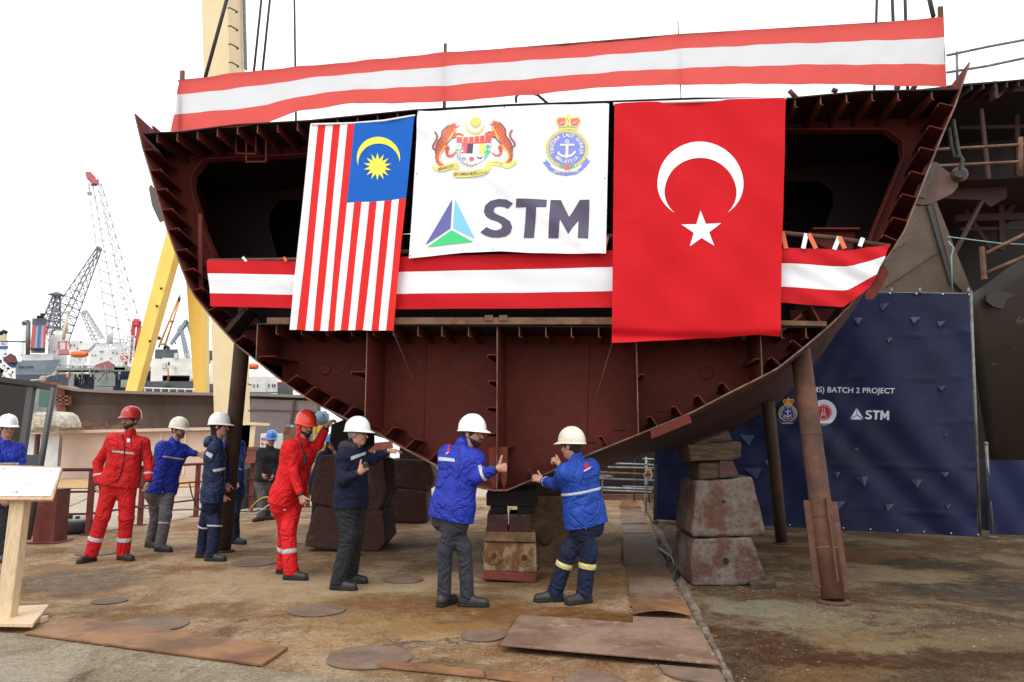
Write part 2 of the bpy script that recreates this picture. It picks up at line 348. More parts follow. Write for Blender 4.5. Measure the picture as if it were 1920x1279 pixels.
# harbour water far behind
M_WAT = mat('harbour_water', (.05, .075, .08), rough=.15, bump=.3, bscale=.8, var=0)
wm = MB(); wm.add([(-900, 60, .02), (900, 60, .02), (900, 900, .02), (-900, 900, .02)], [(0, 1, 2, 3)]); reg(wm.build('water', M_WAT), None, None, None, 'structure')

# rough concrete gutter lip running back beside the steel plates
def lip(pl, pr, name, label, m, h=.028):
    mb = MB(); n = 110
    def along(pp, t):
        k = t*(len(pp)-1); i = min(int(k), len(pp)-2); return pp[i].lerp(pp[i+1], k-i)
    vs = []; fs = []
    for i in range(n+1):
        t = i/n; a = along(pl, t); b = along(pr, t)
        j = random.uniform(-.012, .012); k = random.uniform(-.012, .012)
        for q, z in ((0, .0), (.15, h+j), (.8, h+k), (1, .0)):
            p = a.lerp(b, q+random.uniform(-.16, .16)*(1 if q not in (0, 1) else 1.3)); vs.append((p.x, p.y, z))
    for i in range(n):
        for k in range(3): fs.append((i*4+k, i*4+k+1, i*4+k+5, i*4+k+4))
    mb.add(vs, fs, 0, True); o = mb.build(name, m); return reg(o, label, 'kerb')
M_LIP = mat('crumbling_concrete', (.23, .185, .135), (.10, .07, .05), 8, .4, .6, rough=.95, bump=1, bscale=50, var=.3)
lip([G(1203, 930), G(1225, 985), G(1262, 1085), G(1318, 1190), G(1360, 1279), G(1400, 1360)], [G(1209, 930), G(1236, 985), G(1282, 1085), G(1332, 1190), G(1376, 1279), G(1418, 1360)],
    'concrete_kerb', 'crumbling concrete lip of the gutter running beside the row of steel plates', M_LIP)
# pipes/hose lying in the gutter
hp = [G(1238, 1035), G(1262, 1052), G(1272, 1078), G(1268, 1092)]
for q in hp: q.z = .04
mb = MB(); mb.tube([hp[0], hp[1], hp[2], hp[3]], .03, 8); reg(mb.build('rubber_hose', M_DARK), 'short black hose lying in the gutter beside the steel plates', 'hose')

# ------------------------------------------------------------------ steel plates and round covers on the ground
def plate(px, name, label, m, th=.018, z0=.006, lift=None, group=None, curve=0):
    pts = [G(*p) for p in px]; mb = MB()
    lf = lift or [0]*len(pts)
    if curve and len(pts) == 4:
        n = 10; top = []
        for i in range(n+1):
            a = pts[0].lerp(pts[1], i/n); b = pts[3].lerp(pts[2], i/n); zz = z0+curve*math.sin(math.pi*i/n)
            top.append(((a.x, a.y, z0), (b.x, b.y, zz)))
        vs = []; fs = []
        for a, b in top: vs += [a, b, (a[0], a[1], a[2]+th), (b[0], b[1], b[2]+th)]
        for i in range(n):
            k = i*4; fs += [(k, k+1, k+5, k+4), (k+2, k+6, k+7, k+3), (k, k+4, k+6, k+2), (k+1, k+3, k+7, k+5)]
        fs += [(0, 2, 3, 1), (n*4, n*4+1, n*4+3, n*4+2)]
        mb.add(vs, fs)
    else:
        n = len(pts); lo = [Vector((p.x, p.y, z0+l)) for p, l in zip(pts, lf)]; mb.prism(lo, (0, 0, th))
    return reg(mb.build(name, m, None, bevel=.003), label, 'steel plate', group)
plate([(45, 1192), (150, 1163), (540, 1219), (492, 1252)], 'steel_plate', 'long narrow rusty plate in the left foreground under the lectern foot', M_PLATEO, .02)
plate([(938, 1224), (975, 1167), (1312, 1190), (1350, 1260)], 'steel_plate', 'large pinkish brown sheet lying slantwise in the foreground', M_PLATE, .016, lift=[.04, .045, .03, .035])
plate([(1236, 1252), (1348, 1262), (1365, 1290), (1270, 1276), (1245, 1266)], 'steel_plate', 'small grey brown plate with a rounded corner at the bottom edge of the picture', M_PLATEG, .016)
G1 = 'steel plates laid in a row over the gutter'
rows = [([(1186, 1184), (1187, 1160), (1292, 1165), (1310, 1187)], M_PLATE, 'narrow tan plate of the gutter row, partly under the bulging plate', 0),
        ([(1187, 1160), (1185, 1133), (1285, 1133), (1296, 1163)], M_PLATEO, 'bulging orange rusty plate with a dark gap under its near edge', .035),
        ([(1181, 1140), (1177, 1063), (1248, 1062), (1280, 1132)], M_PLATE, 'longest reddish plate of the gutter row, behind the bulging one', 0),
        ([(1170, 1061), (1168, 1022), (1232, 1020), (1252, 1062)], M_PLATEG, 'dark brown plate of the gutter row in the shade of the hull', 0),
        ([(1169, 1021), (1168, 1003), (1221, 1003), (1232, 1021)], M_PLATEG, 'short dark plate of the gutter row, fifth from the front', 0),
        ([(1169, 1002), (1167, 985), (1213, 985), (1222, 1002)], M_PLATE, 'short tan plate of the gutter row, right behind the short dark plate', 0),
        ([(1166, 983), (1164, 955), (1202, 955), (1212, 983)], M_PLATE, 'pinkish plate of the gutter row near the tarpaulin corner', 0),
        ([(1161, 954), (1161, 948), (1198, 948), (1202, 954)], M_PLATEO, 'thin orange sliver of plate between two pinkish plates of the gutter row', 0),
        ([(1166, 949), (1165, 938), (1190, 938), (1194, 949)], M_PLATEO, 'farthest plate of the gutter row, orange in the middle', 0)]
for i, (px, m, lab, cv) in enumerate(rows): plate(px if cv == 0 else [px[3-k] if False else px[k] for k in (1, 2, 3, 0)], 'steel_plate', lab, m, .012, .010+.004*(i % 2)+(.02 if cv else 0), group=G1, curve=cv)
plate([(703, 1246), (760, 1245), (905, 1262), (910, 1274), (706, 1254)], 'steel_plate', 'thin orange rusty strip at the bottom of the picture, left of centre', M_PLATEO, .012)
plate([(912, 1262), (1035, 1270), (1036, 1290), (912, 1275)], 'steel_plate', 'rusty orange strip at the bottom edge just left of the big pinkish sheet', M_PLATEO, .012)
G2 = 'round steel covers let into the yard floor'
def cover(cx, cy, wpx, label, m=None, irr=.03, sq=1.0, grp=G2, z0=.006):
    c = G(cx, cy); r = (G(cx+wpx/2, cy)-c).length; mb = MB(); n = 40; ph = random.uniform(0, 6)
    pts = [(c.x+r*math.cos(2*math.pi*k/n)*(1+irr*math.sin(3*2*math.pi*k/n+ph)), c.y+sq*r*math.sin(2*math.pi*k/n)*(1+irr*math.sin(2*2*math.pi*k/n+ph)), z0) for k in range(n)]
    mb.prism(pts, (0, 0, .006)); return reg(mb.build('steel_cover', m or M_PLATEG), label, 'manhole cover', grp)
cover(595, 1145, 107, 'clean brown round cover in front of the man holding a radio')
cover(692, 1234, 158, 'largest round cover, in the foreground beside the thin orange strip')
cover(276, 1174, 142, 'round cover with a rust streak behind the long plate')
cover(205, 1128, 62, 'half buried grey round cover at the edge of the dark stain on the left')
cover(757, 1088, 76, 'small reddish round cover between the radio man and the man giving a thumbs up', M_PLATE)
cover(477, 1056, 82, 'flat oval cover in front of the steel prop on the left')
cover(905, 1194, 84, 'round cover half under the corner of the big pinkish sheet')
cover(1060, 1121, 68, 'small round cover under the boots of the man in the mid blue coat', M_PLATE)
cover(1115, 1279, 110, 'round cover cut by the bottom edge of the picture')
cover(180, 1038, 70, 'faint oval cover between the boots of the bearded man in red')
plate([(1405, 1098), (1450, 1090), (1456, 1103), (1408, 1108)], 'timber_wedge', 'dark timber wedge under the right foot of the pale concrete block stack', M_WOOD, .06)['category'] = 'wedge'
# loose grit, rust flakes and chips along the gutter, the plates and the props
def grit(name, label, regions, m, n):
    mb = MB()
    for k in range(n):
        (x0, y0, x1, y1, sp) = random.choice(regions); t = random.random(); g = G(x0+(x1-x0)*t+random.gauss(0, sp), y0+(y1-y0)*t+random.gauss(0, sp*.35)); r = random.uniform(.003, .010)*random.choice([.5, .8, 1.2]); q = [(g.x+r*math.cos(a+k)*random.uniform(.6, 1.2), g.y+r*math.sin(a+k)*random.uniform(.6, 1.2)) for a in (0, 1.5, 2.9, 4.4)]
        mb.add([(x, y, .005) for x, y in q]+[(g.x, g.y, .005+r*random.uniform(.4, .9))], [(0, 1, 4), (1, 2, 4), (2, 3, 4), (3, 0, 4)])
    o = mb.build(name, m); return reg(o, label, 'grit', None, 'stuff')
grit('gravel', 'loose rust flakes and concrete grit along the gutter and plate edges', [(1205, 940, 1375, 1290, 16), (1165, 960, 1200, 1180, 30), (940, 1225, 1340, 1265, 20), (60, 1195, 500, 1258, 14), (1290, 1110, 1450, 1100, 18), (1540, 1140, 1600, 1130, 25), (1400, 1180, 1500, 1260, 40)], mat('rust_grit', (.12, .07, .04), (.3, .26, .2), 40, rough=.9), 900)
grit('gravel', 'pale paint chips and grit scattered over the yard floor', [(100, 1080, 1150, 1150, 40), (400, 1150, 1100, 1230, 40), (1350, 1090, 1850, 1200, 50), (300, 1040, 900, 1080, 30)], mat('pale_grit', (.30, .25, .19), (.2, .15, .1), 40, rough=.9), 700)
# ================================================================== THE HULL SECTION
BDEP = 5.0
FRONT = [(251,213),(267,281),(279,320),(290,356),(308,419),(331,483),(356,546),(392,592),(440,646),(474,673),(533,720),(587,756),(650,787),(700,810),(754,841),(819,875),(882,913),(925,921),(950,921),(1008,897),
         (1100,855),(1192,818),(1295,776),(1366,739),(1456,694),(1513,649),(1561,608),(1599,570),(1625,529),(1663,487),(1697,435),(1740,325),(1770,250),(1792,200),(1820,117)]
fr = [Vector(FACE.sz(*p)) for p in FRONT]
KS = fr[17].x
# aft outline of the right shell, where its silhouette shows under the front edge
SIL = [(960,925),(1130,878),(1200,853),(1281,833),(1362,813),(1440,774),(1493,725),(1525,689),(1558,640),(1590,600)]
sil = [Vector(FACE.sz(*p, BDEP)) for p in SIL]
def resample(pl, n):
    pl = [Vector(p) for p in pl]; d = [0]
    for i in range(1, len(pl)): d.append(d[-1]+(pl[i]-pl[i-1]).length)
    t = np.linspace(0, d[-1], n); return [Vector((float(np.interp(x, d, [p.x for p in pl])), float(np.interp(x, d, [p.y for p in pl])))) for x in t]
ki = 18
rightF = fr[ki:]; leftF = fr[:ki][::-1]
# right aft: silhouette points then up the side, a little wider than the front
top = rightF[-1]; ra = [Vector((rightF[0].x+.05, rightF[0].y+.02))]+[p for p in sil[1:]]
smax = max(ra[-1].x+.25, top.x+.1)
ra += [Vector((ra[-1].x+.22, ra[-1].y+.45)), Vector((lerp(ra[-1].x+.3, smax, .5), lerp(ra[-1].y, top.y, .55))), Vector((smax+.05, top.y))]
NR = 44
RF = resample(rightF, NR); RA = resample(ra, NR)
LF = resample(leftF, NR); LA = [Vector((KS-(p.x-KS)*.94, p.y)) for p in RA]
LA = resample(LA, NR)
FO = LF[::-1]+RF; AO = LA[::-1]+RA          # whole outline, left top -> keel -> right top
def outl(off):
    t = off/BDEP; return [a.lerp(b, t) for a, b in zip(FO, AO)]
HULL = thing('ship_hull_section', FACE.W(KS, 0, 0), 'huge open ended red brown ship hull section on props with flags hung on it', 'hull section')
def shell():
    mb = MB(); n = len(FO); K = 8; T = .016
    def offset(pl):
        out = []
        for i, p in enumerate(pl):
            d = (pl[min(i+1, len(pl)-1)]-pl[max(i-1, 0)]).normalized(); out.append(p+Vector((-d.y, d.x))*T)
        return out
    vs = []
    for k in range(K+1):
        o = outl(BDEP*k/K); q = offset(o)
        vs += [FACE.W(p.x, p.y, BDEP*k/K) for p in o]; vs += [FACE.W(p.x, p.y, BDEP*k/K) for p in q]
    fo = []; fi = []; fe = []
    for k in range(K):
        for i in range(n-1):
            a = k*2*n+i; b = a+2*n; fo.append((a, a+1, b+1, b)); a += n; b += n; fi.append((a, b, b+1, a+1))
    for i in range(n-1): fe.append((i, i+n, i+n+1, i+1)); fe.append((K*2*n+i, K*2*n+i+1, K*2*n+i+n+1, K*2*n+i+n))
    fe.append((0, 2*n, 3*n, n)) if False else None
    mb.add(vs, fo, 0, True); k0 = 0
    for f in fi: mb.f.append(list(f)); mb.m.append(1); mb.sm.append(True)
    for f in fe: mb.f.append(list(f)); mb.m.append(2); mb.sm.append(False)
    me = bpy.data.meshes.new('shell_plating'); me.from_pydata([tuple(v) for v in mb.v], [], mb.f)
    for m in (M_SHELL, M_HULL, M_EDGE): me.materials.append(m)
    me.polygons.foreach_set('material_index', mb.m); me.polygons.foreach_set('use_smooth', mb.sm)
    return link_mesh('shell_plating', me, HULL)
shell()
def inside(px, py, off=0): return Vector(FACE.sz(px, py, off))
# upper deck line, lower deck line (front plane)
UD = [Vector(FACE.sz(*p)) for p in [(268,250),(340,247),(440,234),(580,226),(780,206),(960,196),(1140,190),(1300,184),(1480,184),(1620,171),(1799,167)]]
LD = [Vector(FACE.sz(*p)) for p in [(477,606),(800,609),(1145,611),(1430,612),(1553,611)]]
def edge_s(off, side, z):
    o = [p for p in outl(off) if (p.x-KS)*side > 0]; o.sort(key=lambda p: p.y); return float(np.interp(z, [p.y for p in o], [p.x for p in o]))
def deck(name, line, th, off0, off1, m, full=True):
    mb = MB(); K = 6; rows = []
    for k in range(K+1):
        off = lerp(off0, off1, k/K); xl = line[0].x; xr = line[-1].x
        if full:
            el = edge_s(max(off, 0), -1, line[0].y)+.01; er = edge_s(max(off, 0), 1, line[-1].y)-.01
            el0 = edge_s(0, -1, line[0].y); er0 = edge_s(0, 1, line[-1].y); xl = line[0].x+(el-el0); xr = line[-1].x+(er-er0)
            if off > .3: xl, xr = el, er
        rows.append([Vector((xl+(p.x-line[0].x)/(line[-1].x-line[0].x)*(xr-xl), p.y)) for p in line])
    n = len(line); vs = []
    for k, r in enumerate(rows):
        off = lerp(off0, off1, k/K)
        for dz in (0, -th): vs += [FACE.W(p.x, p.y+dz, off) for p in r]
    f = []
    for k in range(K):
        a = k*2*n; b = a+2*n
        for i in range(n-1): f += [(a+i, a+i+1, b+i+1, b+i), (a+n+i, b+n+i, b+n+i+1, a+n+i+1)]
    for i in range(n-1): f.append((i, n+i, n+i+1, i+1))
    mb.add(vs, f); return mb.build(name, m, HULL)
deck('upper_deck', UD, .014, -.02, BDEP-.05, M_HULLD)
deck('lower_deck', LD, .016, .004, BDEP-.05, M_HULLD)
# transverse frames -------------------------------------------------
def yline(line, s): return float(np.interp(s, [p.x for p in line], [p.y for p in line]))
def upper_ring(off, grow, m, name):
    o = outl(off); udz = [p for p in o]
    L_ = [p for p in o if p.x < KS and p.y > yline(LD, p.x)-.05 and p.y < yline(UD, p.x)]
    R_ = [p for p in o if p.x > KS and p.y > yline(LD, p.x)-.05 and p.y < yline(UD, p.x)]
    topl = [Vector((p.x, p.y-.012)) for p in UD if L_[0].x+.02 < p.x < R_[-1].x-.02]
    hole = [inside(*q, .7) for q in [(418,575),(410,483),(390,437),(367,356),(369,333),(392,304),(560,296),(960,262),(1400,250),(1655,250),(1685,272),(1687,300),(1640,415),(1600,520),(1585,570)]]
    cx = (hole[0].x+hole[-1].x)/2
    hole = [Vector((cx+(p.x-cx)*grow, p.y-(1-grow)*.6)) for p in hole]
    poly = L_[::-1]+topl+R_[::-1] if L_[0].y < L_[-1].y else L_[::-1]+topl+R_[::-1]
    poly = sorted(L_, key=lambda p: p.y)+topl+sorted(R_, key=lambda p: -p.y)
    poly = poly+hole[::-1]
    mb = MB(); mb.prism([FACE.W(p.x, p.y, off) for p in poly], FACE.n*.012)
    return mb.build(name, m, HULL), hole
_, hole = upper_ring(.7, 1.0, M_HULL, 'web_frame')
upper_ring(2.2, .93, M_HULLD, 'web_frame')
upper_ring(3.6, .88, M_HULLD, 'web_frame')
# flange round the first opening
mb = MB(); hp = [FACE.W(p.x, p.y, .64) for p in hole]
for i in range(len(hp)-1): mb.bar(hp[i], hp[i+1], .012, .13, 0, up=FACE.n)
mb.build('frame_flange', M_HULL, HULL)
# whole-section closure added at the aft end to keep the interior dark
o = outl(BDEP-.03)
top_l = [p for p in o if p.y < yline(UD, p.x)]
top_l = [Vector((edge_s(BDEP-.03, -1, UD[0].y), UD[0].y))]+top_l+[Vector((edge_s(BDEP-.03, 1, UD[-1].y), UD[-1].y))]+UD[::-1][1:-1]
mb = MB(); mb.prism([FACE.W(p.x, p.y, BDEP-.04) for p in top_l], FACE.n*.02); mb.build('aft_light_blocker', M_HULLD, HULL)
# lower tank bulkhead, 0.7 m inside
o = outl(.7); low = [p for p in o if p.y < yline(LD, p.x)-.016 and LD[0].x < p.x < LD[-1].x]
low = [p+Vector((0, .014)) for p in low]
pl = low+[Vector((low[-1].x, yline(LD, low[-1].x)-.017)), Vector((low[0].x, yline(LD, low[0].x)-.017))]
mb = MB(); mb.prism([FACE.W(p.x, p.y, .7) for p in pl], FACE.n*.012); mb.build('tank_bulkhead', M_HULL, HULL)
# weld seams on the bulkhead
for px in (800, 1106):
    mb = MB(); a = FACE.sz(px, 640, .69); b = FACE.sz(px-6, 840 if px < 900 else 838, .69); mb.tube([FACE.W(a[0], a[1], .697), FACE.W(b[0], b[1], .697)], .003, 4); mb.build('weld_seam', M_HULLD, HULL)
def shellz(s):  # front outline height at s (lower side)
    return float(np.interp(s, [p.x for p in FO if p.y < 2.6], [p.y for p in FO if p.y < 2.6]))
# longitudinal girders between bulkhead and the open end
def girder(px, th=.014, f0=0.004, m=M_HULL):
    s, _ = FACE.sz(px, 720); zt = yline(LD, s)-.018; zb = shellz(s)+.012; mb = MB()
    mb.box(FACE.W(s, (zt+zb)/2, (f0+.7)/2), (th, .7-f0, zt-zb), 0, -TH)
    mb.box(FACE.W(s, (zt+zb)/2, f0-.004), (.009, .008, zt-zb), 1, -TH); mb.build('longitudinal_girder', [m, M_EDGE], HULL); return s, zt, zb
for px in (686, 932, 1195, 1430): girder(px)
girder(478); 
# short horizontal brackets on the girders
def hbr(px0, px1, py, m=M_HULL):
    a = Vector(FACE.sz(px0, py)); b = Vector(FACE.sz(px1, py)); mb = MB()
    mb.box(FACE.W((a.x+b.x)/2, a.y, .35), (abs(b.x-a.x), .68, .010), 0, -TH); mb.box(FACE.W(min(a.x, b.x)+.006, a.y-.012, .35), (.010, .68, .03), 0, -TH)
    mb.build('bracket', m, HULL)
for q in [(913,930,665),(915,930,714),(912,930,764),(911,930,813),(657,685,697),(1197,1209,702),(1413,1429,673),(484,515,668)]: hbr(*q)
# keelson feet with pointed brackets
for px, w_ in ((927, 11), (945, 7)):
    p = [inside(px-w_, 840, .02), inside(px+w_, 840, .02), inside(px+w_*.8, 900, .02), inside(px, 917, .02), inside(px-w_*.8, 900, .02)]
    mb = MB(); mb.prism([FACE.W(q.x, q.y, .02) for q in p], FACE.n*.02); mb.build('keel_bracket', M_HULL, HULL)
mb = MB(); a = inside(921, 839); b = inside(952, 839); mb.box(FACE.W((a.x+b.x)/2, a.y, .35), (b.x-a.x, .66, .012), 0, -TH); mb.build('bracket', M_HULL, HULL)
# transverse flange beam along the lower deck edge
a = inside(504, 603); b = inside(1150, 603); 
mb = MB(); mb.bar(FACE.W(a.x, a.y, -.03), FACE.W(b.x, b.y, -.03), .05, .075); 
for px in (918, 945): q = inside(px, 598); mb.box(FACE.W(q.x, q.y, -.06), (.09, .02, .06), 0, -TH)
mb.build('transverse_beam', M_BEAM, HULL)
a = inside(1460, 606); b = inside(1548, 608); mb = MB(); mb.bar(FACE.W(a.x, a.y, -.02), FACE.W(b.x, b.y, -.02), .03, .05); mb.build('transverse_beam', M_BEAM, HULL)
# bulb stiffeners under the decks
def dstiff(px, line, h=.10, m=M_HULL, ln=.68):
    s, _ = FACE.sz(px, 400); z = yline(line, s)-.016; mb = MB()
    mb.box(FACE.W(s, z-h/2, ln/2+.01), (.009, ln, h), 0, -TH); mb.box(FACE.W(s+.012, z-h, ln/2+.01), (.032, ln, .012), 0, -TH)
    mb.box(FACE.W(s, z-h/2, .006), (.011, .006, h-.004), 1, -TH)
    mb.build('deck_stiffener', [m, M_BEAM], HULL)
for px in list(range(285, 1140, 38))+list(range(1160, 1480, 42)): dstiff(px, UD)
for px in (1502, 1551, 1601, 1650, 1700, 1765): dstiff(px, UD, .09)
for px in (527, 573, 619, 665, 705, 742, 787, 831, 880, 973, 1022, 1069, 1119, 1165, 1240, 1290, 1340, 1385, 1455, 1500): dstiff(px, LD, .11)
# stiffeners on the shell
def sstiff(px, py, ln=.13, m=M_HULL, tilt=0.0, depth=.68):
    p = Vector(FACE.sz(px, py)); k = min(range(1, len(FO)-1), key=lambda i: (FO[i]-p).length)
    d = (FO[k+1]-FO[k-1]).normalized(); nrm = Vector((-d.y, d.x)); nrm = (nrm+d*tilt).normalized(); b = FO[k]+(p-FO[k]).dot(d)*d+nrm*.016; e = b+nrm*ln
    fl = d*(.04 if px < 930 else -.04)
    k2 = outl(depth)[k]-FO[k]
    mb = MB()
    q = [FACE.W(b.x, b.y, .004), FACE.W(e.x, e.y, .004), FACE.W(e.x+k2.x, e.y+k2.y, depth), FACE.W(b.x+k2.x, b.y+k2.y, depth)]
    t = FACE.W(d.x, d.y)-FACE.W(0, 0); mb.prism(q, t*.010)
    e2 = e+fl; q = [FACE.W(e.x, e.y, .004), FACE.W(e2.x, e2.y, .004), FACE.W(e2.x+k2.x, e2.y+k2.y, depth), FACE.W(e.x+k2.x, e.y+k2.y, depth)]
    t2 = FACE.W(nrm.x, nrm.y)-FACE.W(0, 0); mb.prism(q, t2*.010)
    mb.build('shell_stiffener', m, HULL)
for p in [(267,281),(279,320),(290,356),(302,393),(314,430),(327,470),(341,507),(357,545),(385,585),(437,642)]: sstiff(*p, .13, tilt=.25)
for p in [(533,720),(567,743),(602,764),(640,783),(717,820),(756,843),(800,866)]: sstiff(*p, .15, tilt=.35)
for p in [(1002,898),(1048,878),(1090,860),(1141,838),(1233,800),(1280,782),(1325,760),(1371,736),(1466,688),(1507,654)]: sstiff(*p, .12, tilt=-.2)
for p in [(1792,200),(1776,245),(1760,285),(1742,330),(1724,372),(1703,415),(1683,452)]: sstiff(*p, .15, tilt=-.1)
# slanted brackets in the bilge corners, outside the tank
def poly_plate(pts, off, th, name, m, lean=0.0):
    mb = MB(); mb.prism([FACE.W(*FACE.sz(x, y), off) for x, y in pts], (FACE.n+FACE.u*lean)*th); return mb.build(name, m, HULL)
poly_plate([(392,592),(445,580),(480,612),(478,640),(442,640)], .35, .012, 'bilge_bracket', M_HULL)
poly_plate([(418,618),(455,577),(462,580),(424,624)], .02, .3, 'bilge_bracket', M_HULLD)
poly_plate([(1462,612),(1500,590),(1497,570),(1590,566),(1560,604),(1512,644),(1460,684),(1434,700),(1434,612)], .4, .012, 'bilge_bracket', M_HULL)
poly_plate([(1521,575),(1524,573),(1546,614),(1543,617)], .01, .35, 'bilge_bracket', M_HULL)
poly_plate([(1467,617),(1502,588),(1504,592),(1469,621)], .01, .35, 'bilge_bracket', M_HULL)
# bracket sticking inwards from the right frame, and the post on the left
poly_plate([(1550,405),(1640,405),(1632,455),(1625,455),(1585,440),(1552,424)], .62, .012, 'stringer_bracket', M_HULL)
poly_plate([(1548,402),(1642,402),(1642,405),(1548,405)], .5, .24, 'stringer_flange', M_HULL)
poly_plate([(395,480),(418,485),(420,575),(400,575)], .60, .012, 'web_frame_leg', M_HULL)
mb = MB(); mb.bar(FACE.P(376, 402, .25), FACE.P(377, 560, .25), .05, .03, up=FACE.n); mb.build('post', M_HULL, HULL)
# ladder-like frames hanging from the upper deck
for q in [[(443,244),(443,288),(480,289),(480,246)], [(462,260),(462,304),(499,303),(499,250)]]:
    mb = MB()
    for i in range(3): mb.bar(FACE.P(*q[i], .3), FACE.P(*q[i+1], .3), .018, .018)
    mb.build('hanging_rung', M_HULL, HULL)
# bosses (round doubler rings) on the bulkheads
for px, py in ((610, 692), (1325, 700)):
    mb = MB(); c = FACE.P(px, py, .695); mb.lathe(c, [(.075, 0), (.075, .012), (.06, .016)], 20, 0, axis=-FACE.n); mb.build('round_doubler', M_HULL, HULL)
for px, py in ((693, 806), (735, 804), (775, 822), (1160, 806), (1107, 829), (1245, 772)):
    c = FACE.P(px, py, .69); mb = MB(); n = 14; pts = []
    for k in range(n+1): t = math.pi*k/n; pts.append(c+FACE.u*(.06*math.cos(t))+Vector((0, 0, .06*math.sin(t))))
    mb.prism(pts, FACE.n*-.01); mb.build('collar_plate', M_HULL, HULL)
# backing plates outside the shell edge
poly_plate([(1219,806),(1291,776),(1297,792),(1221,823)], -.03, .02, 'backing_plate', M_HULL)
poly_plate([(1621,562),(1618,540),(1655,497),(1666,513),(1637,563)], -.03, .02, 'backing_plate', M_HULL)
poly_plate([(281,345),(290,358),(306,412),(297,415),(283,385),(277,352)], .02, .02, 'backing_plate', mat('grey_primer_plate', (.10, .085, .075), rough=.6))
# bulwark piece standing on the deck at the right and the left end
poly_plate([(1786,166),(1797,140),(1803,140),(1812,135),(1805,166)], .3, .012, 'bulwark_bracket', M_HULL)
poly_plate([(256,216),(262,218),(296,247),(292,250),(270,250)], .3, .012, 'bulwark_bracket', M_HULL)
# rail along the deck edge (carries the lower banner), posts for the upper banner
mb = MB(); mb.tube([FACE.P(392, 489, -.02), FACE.P(555, 487, -.02), FACE.P(790, 470, -.02), FACE.P(1147, 443, -.02), FACE.P(1465, 437, -.02), FACE.P(1560, 446, -.02), FACE.P(1668, 462, .0)], .027, 8)
mb.build('rail_pipe', M_RUST, HULL)
for px, y0, y1, w_ in ((342,133,247,.05),(835,82,202,.035),(1271,40,186,.012),(1763,13,168,.05)):
    mb = MB(); mb.bar(FACE.P(px, y0, .06), FACE.P(px-2 if px < 900 else px+6, y1, .06), w_, w_*.6, up=FACE.n); mb.build('banner_post', M_BEAM, HULL)
mb = MB(); mb.tube([FACE.P(335, 152, .05), FACE.P(600, 126, .05), FACE.P(835, 102, .05), FACE.P(1271, 66, .05), FACE.P(1763, 37, .05)], .014, 6); mb.build('banner_rail', M_BEAM, HULL)
mb = MB()
mb.tube([FACE.P(968, 192, .1), FACE.P(967, 183, .1), FACE.P(972, 177, .1), FACE.P(990, 174, .1), FACE.P(1008, 178, .1), FACE.P(1028, 195, .1)], .016, 6); mb.build('lifting_loop', M_BEAM, HULL)
for a, b in (((1480,170),(1495,186)),((1560,168),(1570,172)),((1688,150),(1680,172)),((1722,150),(1710,170))): mb = MB(); mb.tube([FACE.P(*a, .9), FACE.P(*b, .9)], .03, 6); mb.build('deck_pipe', M_RUST, HULL)
# lifting lug with shackle on the right shell
lug = [(1729,366),(1744,371),(1764,369),(1806,349),(1817,336),(1818,320),(1812,311),(1800,308),(1776,290),(1762,285),(1752,300)]
mb = MB(); mb.prism([FACE.W(*FACE.sz(x, y), .25) for x, y in lug], FACE.n*.05); M_LUG = mat('lug_steel', (.13, .075, .062), (.10, .05, .04), 3, rough=.6); mb.build('lifting_lug', M_LUG, HULL, bevel=.004)
mb = MB(); mb.lathe(FACE.P(1798, 328, .25), [(.085, 0), (.085, .03), (.07, .035)], 22, 0, axis=-FACE.n); mb.lathe(FACE.P(1798, 330, .22), [(.045, 0), (.045, .07)], 14, 1, axis=-FACE.n)
mb.build('lug_boss', [M_LUG, M_DARK], HULL)
mb = MB(); mb.prism([FACE.W(*FACE.sz(x, y), .235) for x, y in [(1733,355),(1752,300),(1762,287),(1778,290),(1778,300),(1756,338),(1751,358)]], FACE.n*.014); mb.build('lug_stiffener', mat('mottled_plate', (.10, .085, .075), (.15, .11, .09), 9, rough=.7), HULL)
mb = MB(); c = [FACE.P(1794, 296, .2), FACE.P(1799, 292, .2), FACE.P(1804, 299, .2), FACE.P(1803, 318, .2), FACE.P(1806, 324, .18), FACE.P(1800, 333, .17), FACE.P(1792, 330, .17), FACE.P(1792, 322, .2)]
mb.tube(c, .024, 10); mb.build('shackle', M_ROPE, HULL)
# wire ropes (each a thing)
def rope(pts, r, lab, grp='wire ropes of the lifting crane'):
    mb = MB(); mb.tube(pts, r, 8); return reg(mb.build('wire_rope', M_ROPE), lab, 'wire rope', grp)
rope([FACE.P(1787, 225, .22), FACE.P(1791, 250, .22), FACE.P(1797, 285, .21), FACE.P(1800, 297, .2)], .021, 'thick wire rope running into the shackle, right strand')
rope([FACE.P(1786, 232, .3), FACE.P(1790, 262, .3), FACE.P(1795, 297, .25)], .018, 'thick wire rope running into the shackle, middle strand')
rope([FACE.P(1779, 240, .22), FACE.P(1783, 270, .22), FACE.P(1790, 297, .2)], .021, 'thick wire rope running into the shackle, left strand')
def upr(a, b, off, r, lab):
    A = FACE.P(*a, off); B = FACE.P(*b, off); d = B-A; rope([A-d*.05, B, B+d*2.2], r, lab)
upr((1639,174), (1644,0), 1.2, .017, 'leftmost thin vertical wire rope above the right end of the top banner')
upr((1680,172), (1673,0), 1.0, .020, 'second wire rope above the right end of the top banner')
upr((1702,172), (1697,0), 1.0, .020, 'third wire rope above the right end of the top banner')
upr((1750,30), (1743,0), .6, .026, 'short slanting wire rope at the right corner post of the top banner')
upr((555,228), (552,0), 1.0, .014, 'thin vertical wire rope to the right of the pair above the left of the banner')
upr((476,135), (490,0), 1.0, .017, 'left one of a pair of slanting wire ropes right of the beige crane tower')
upr((492,135), (506,0), 1.0, .017, 'right one of a pair of slanting wire ropes right of the beige crane tower')
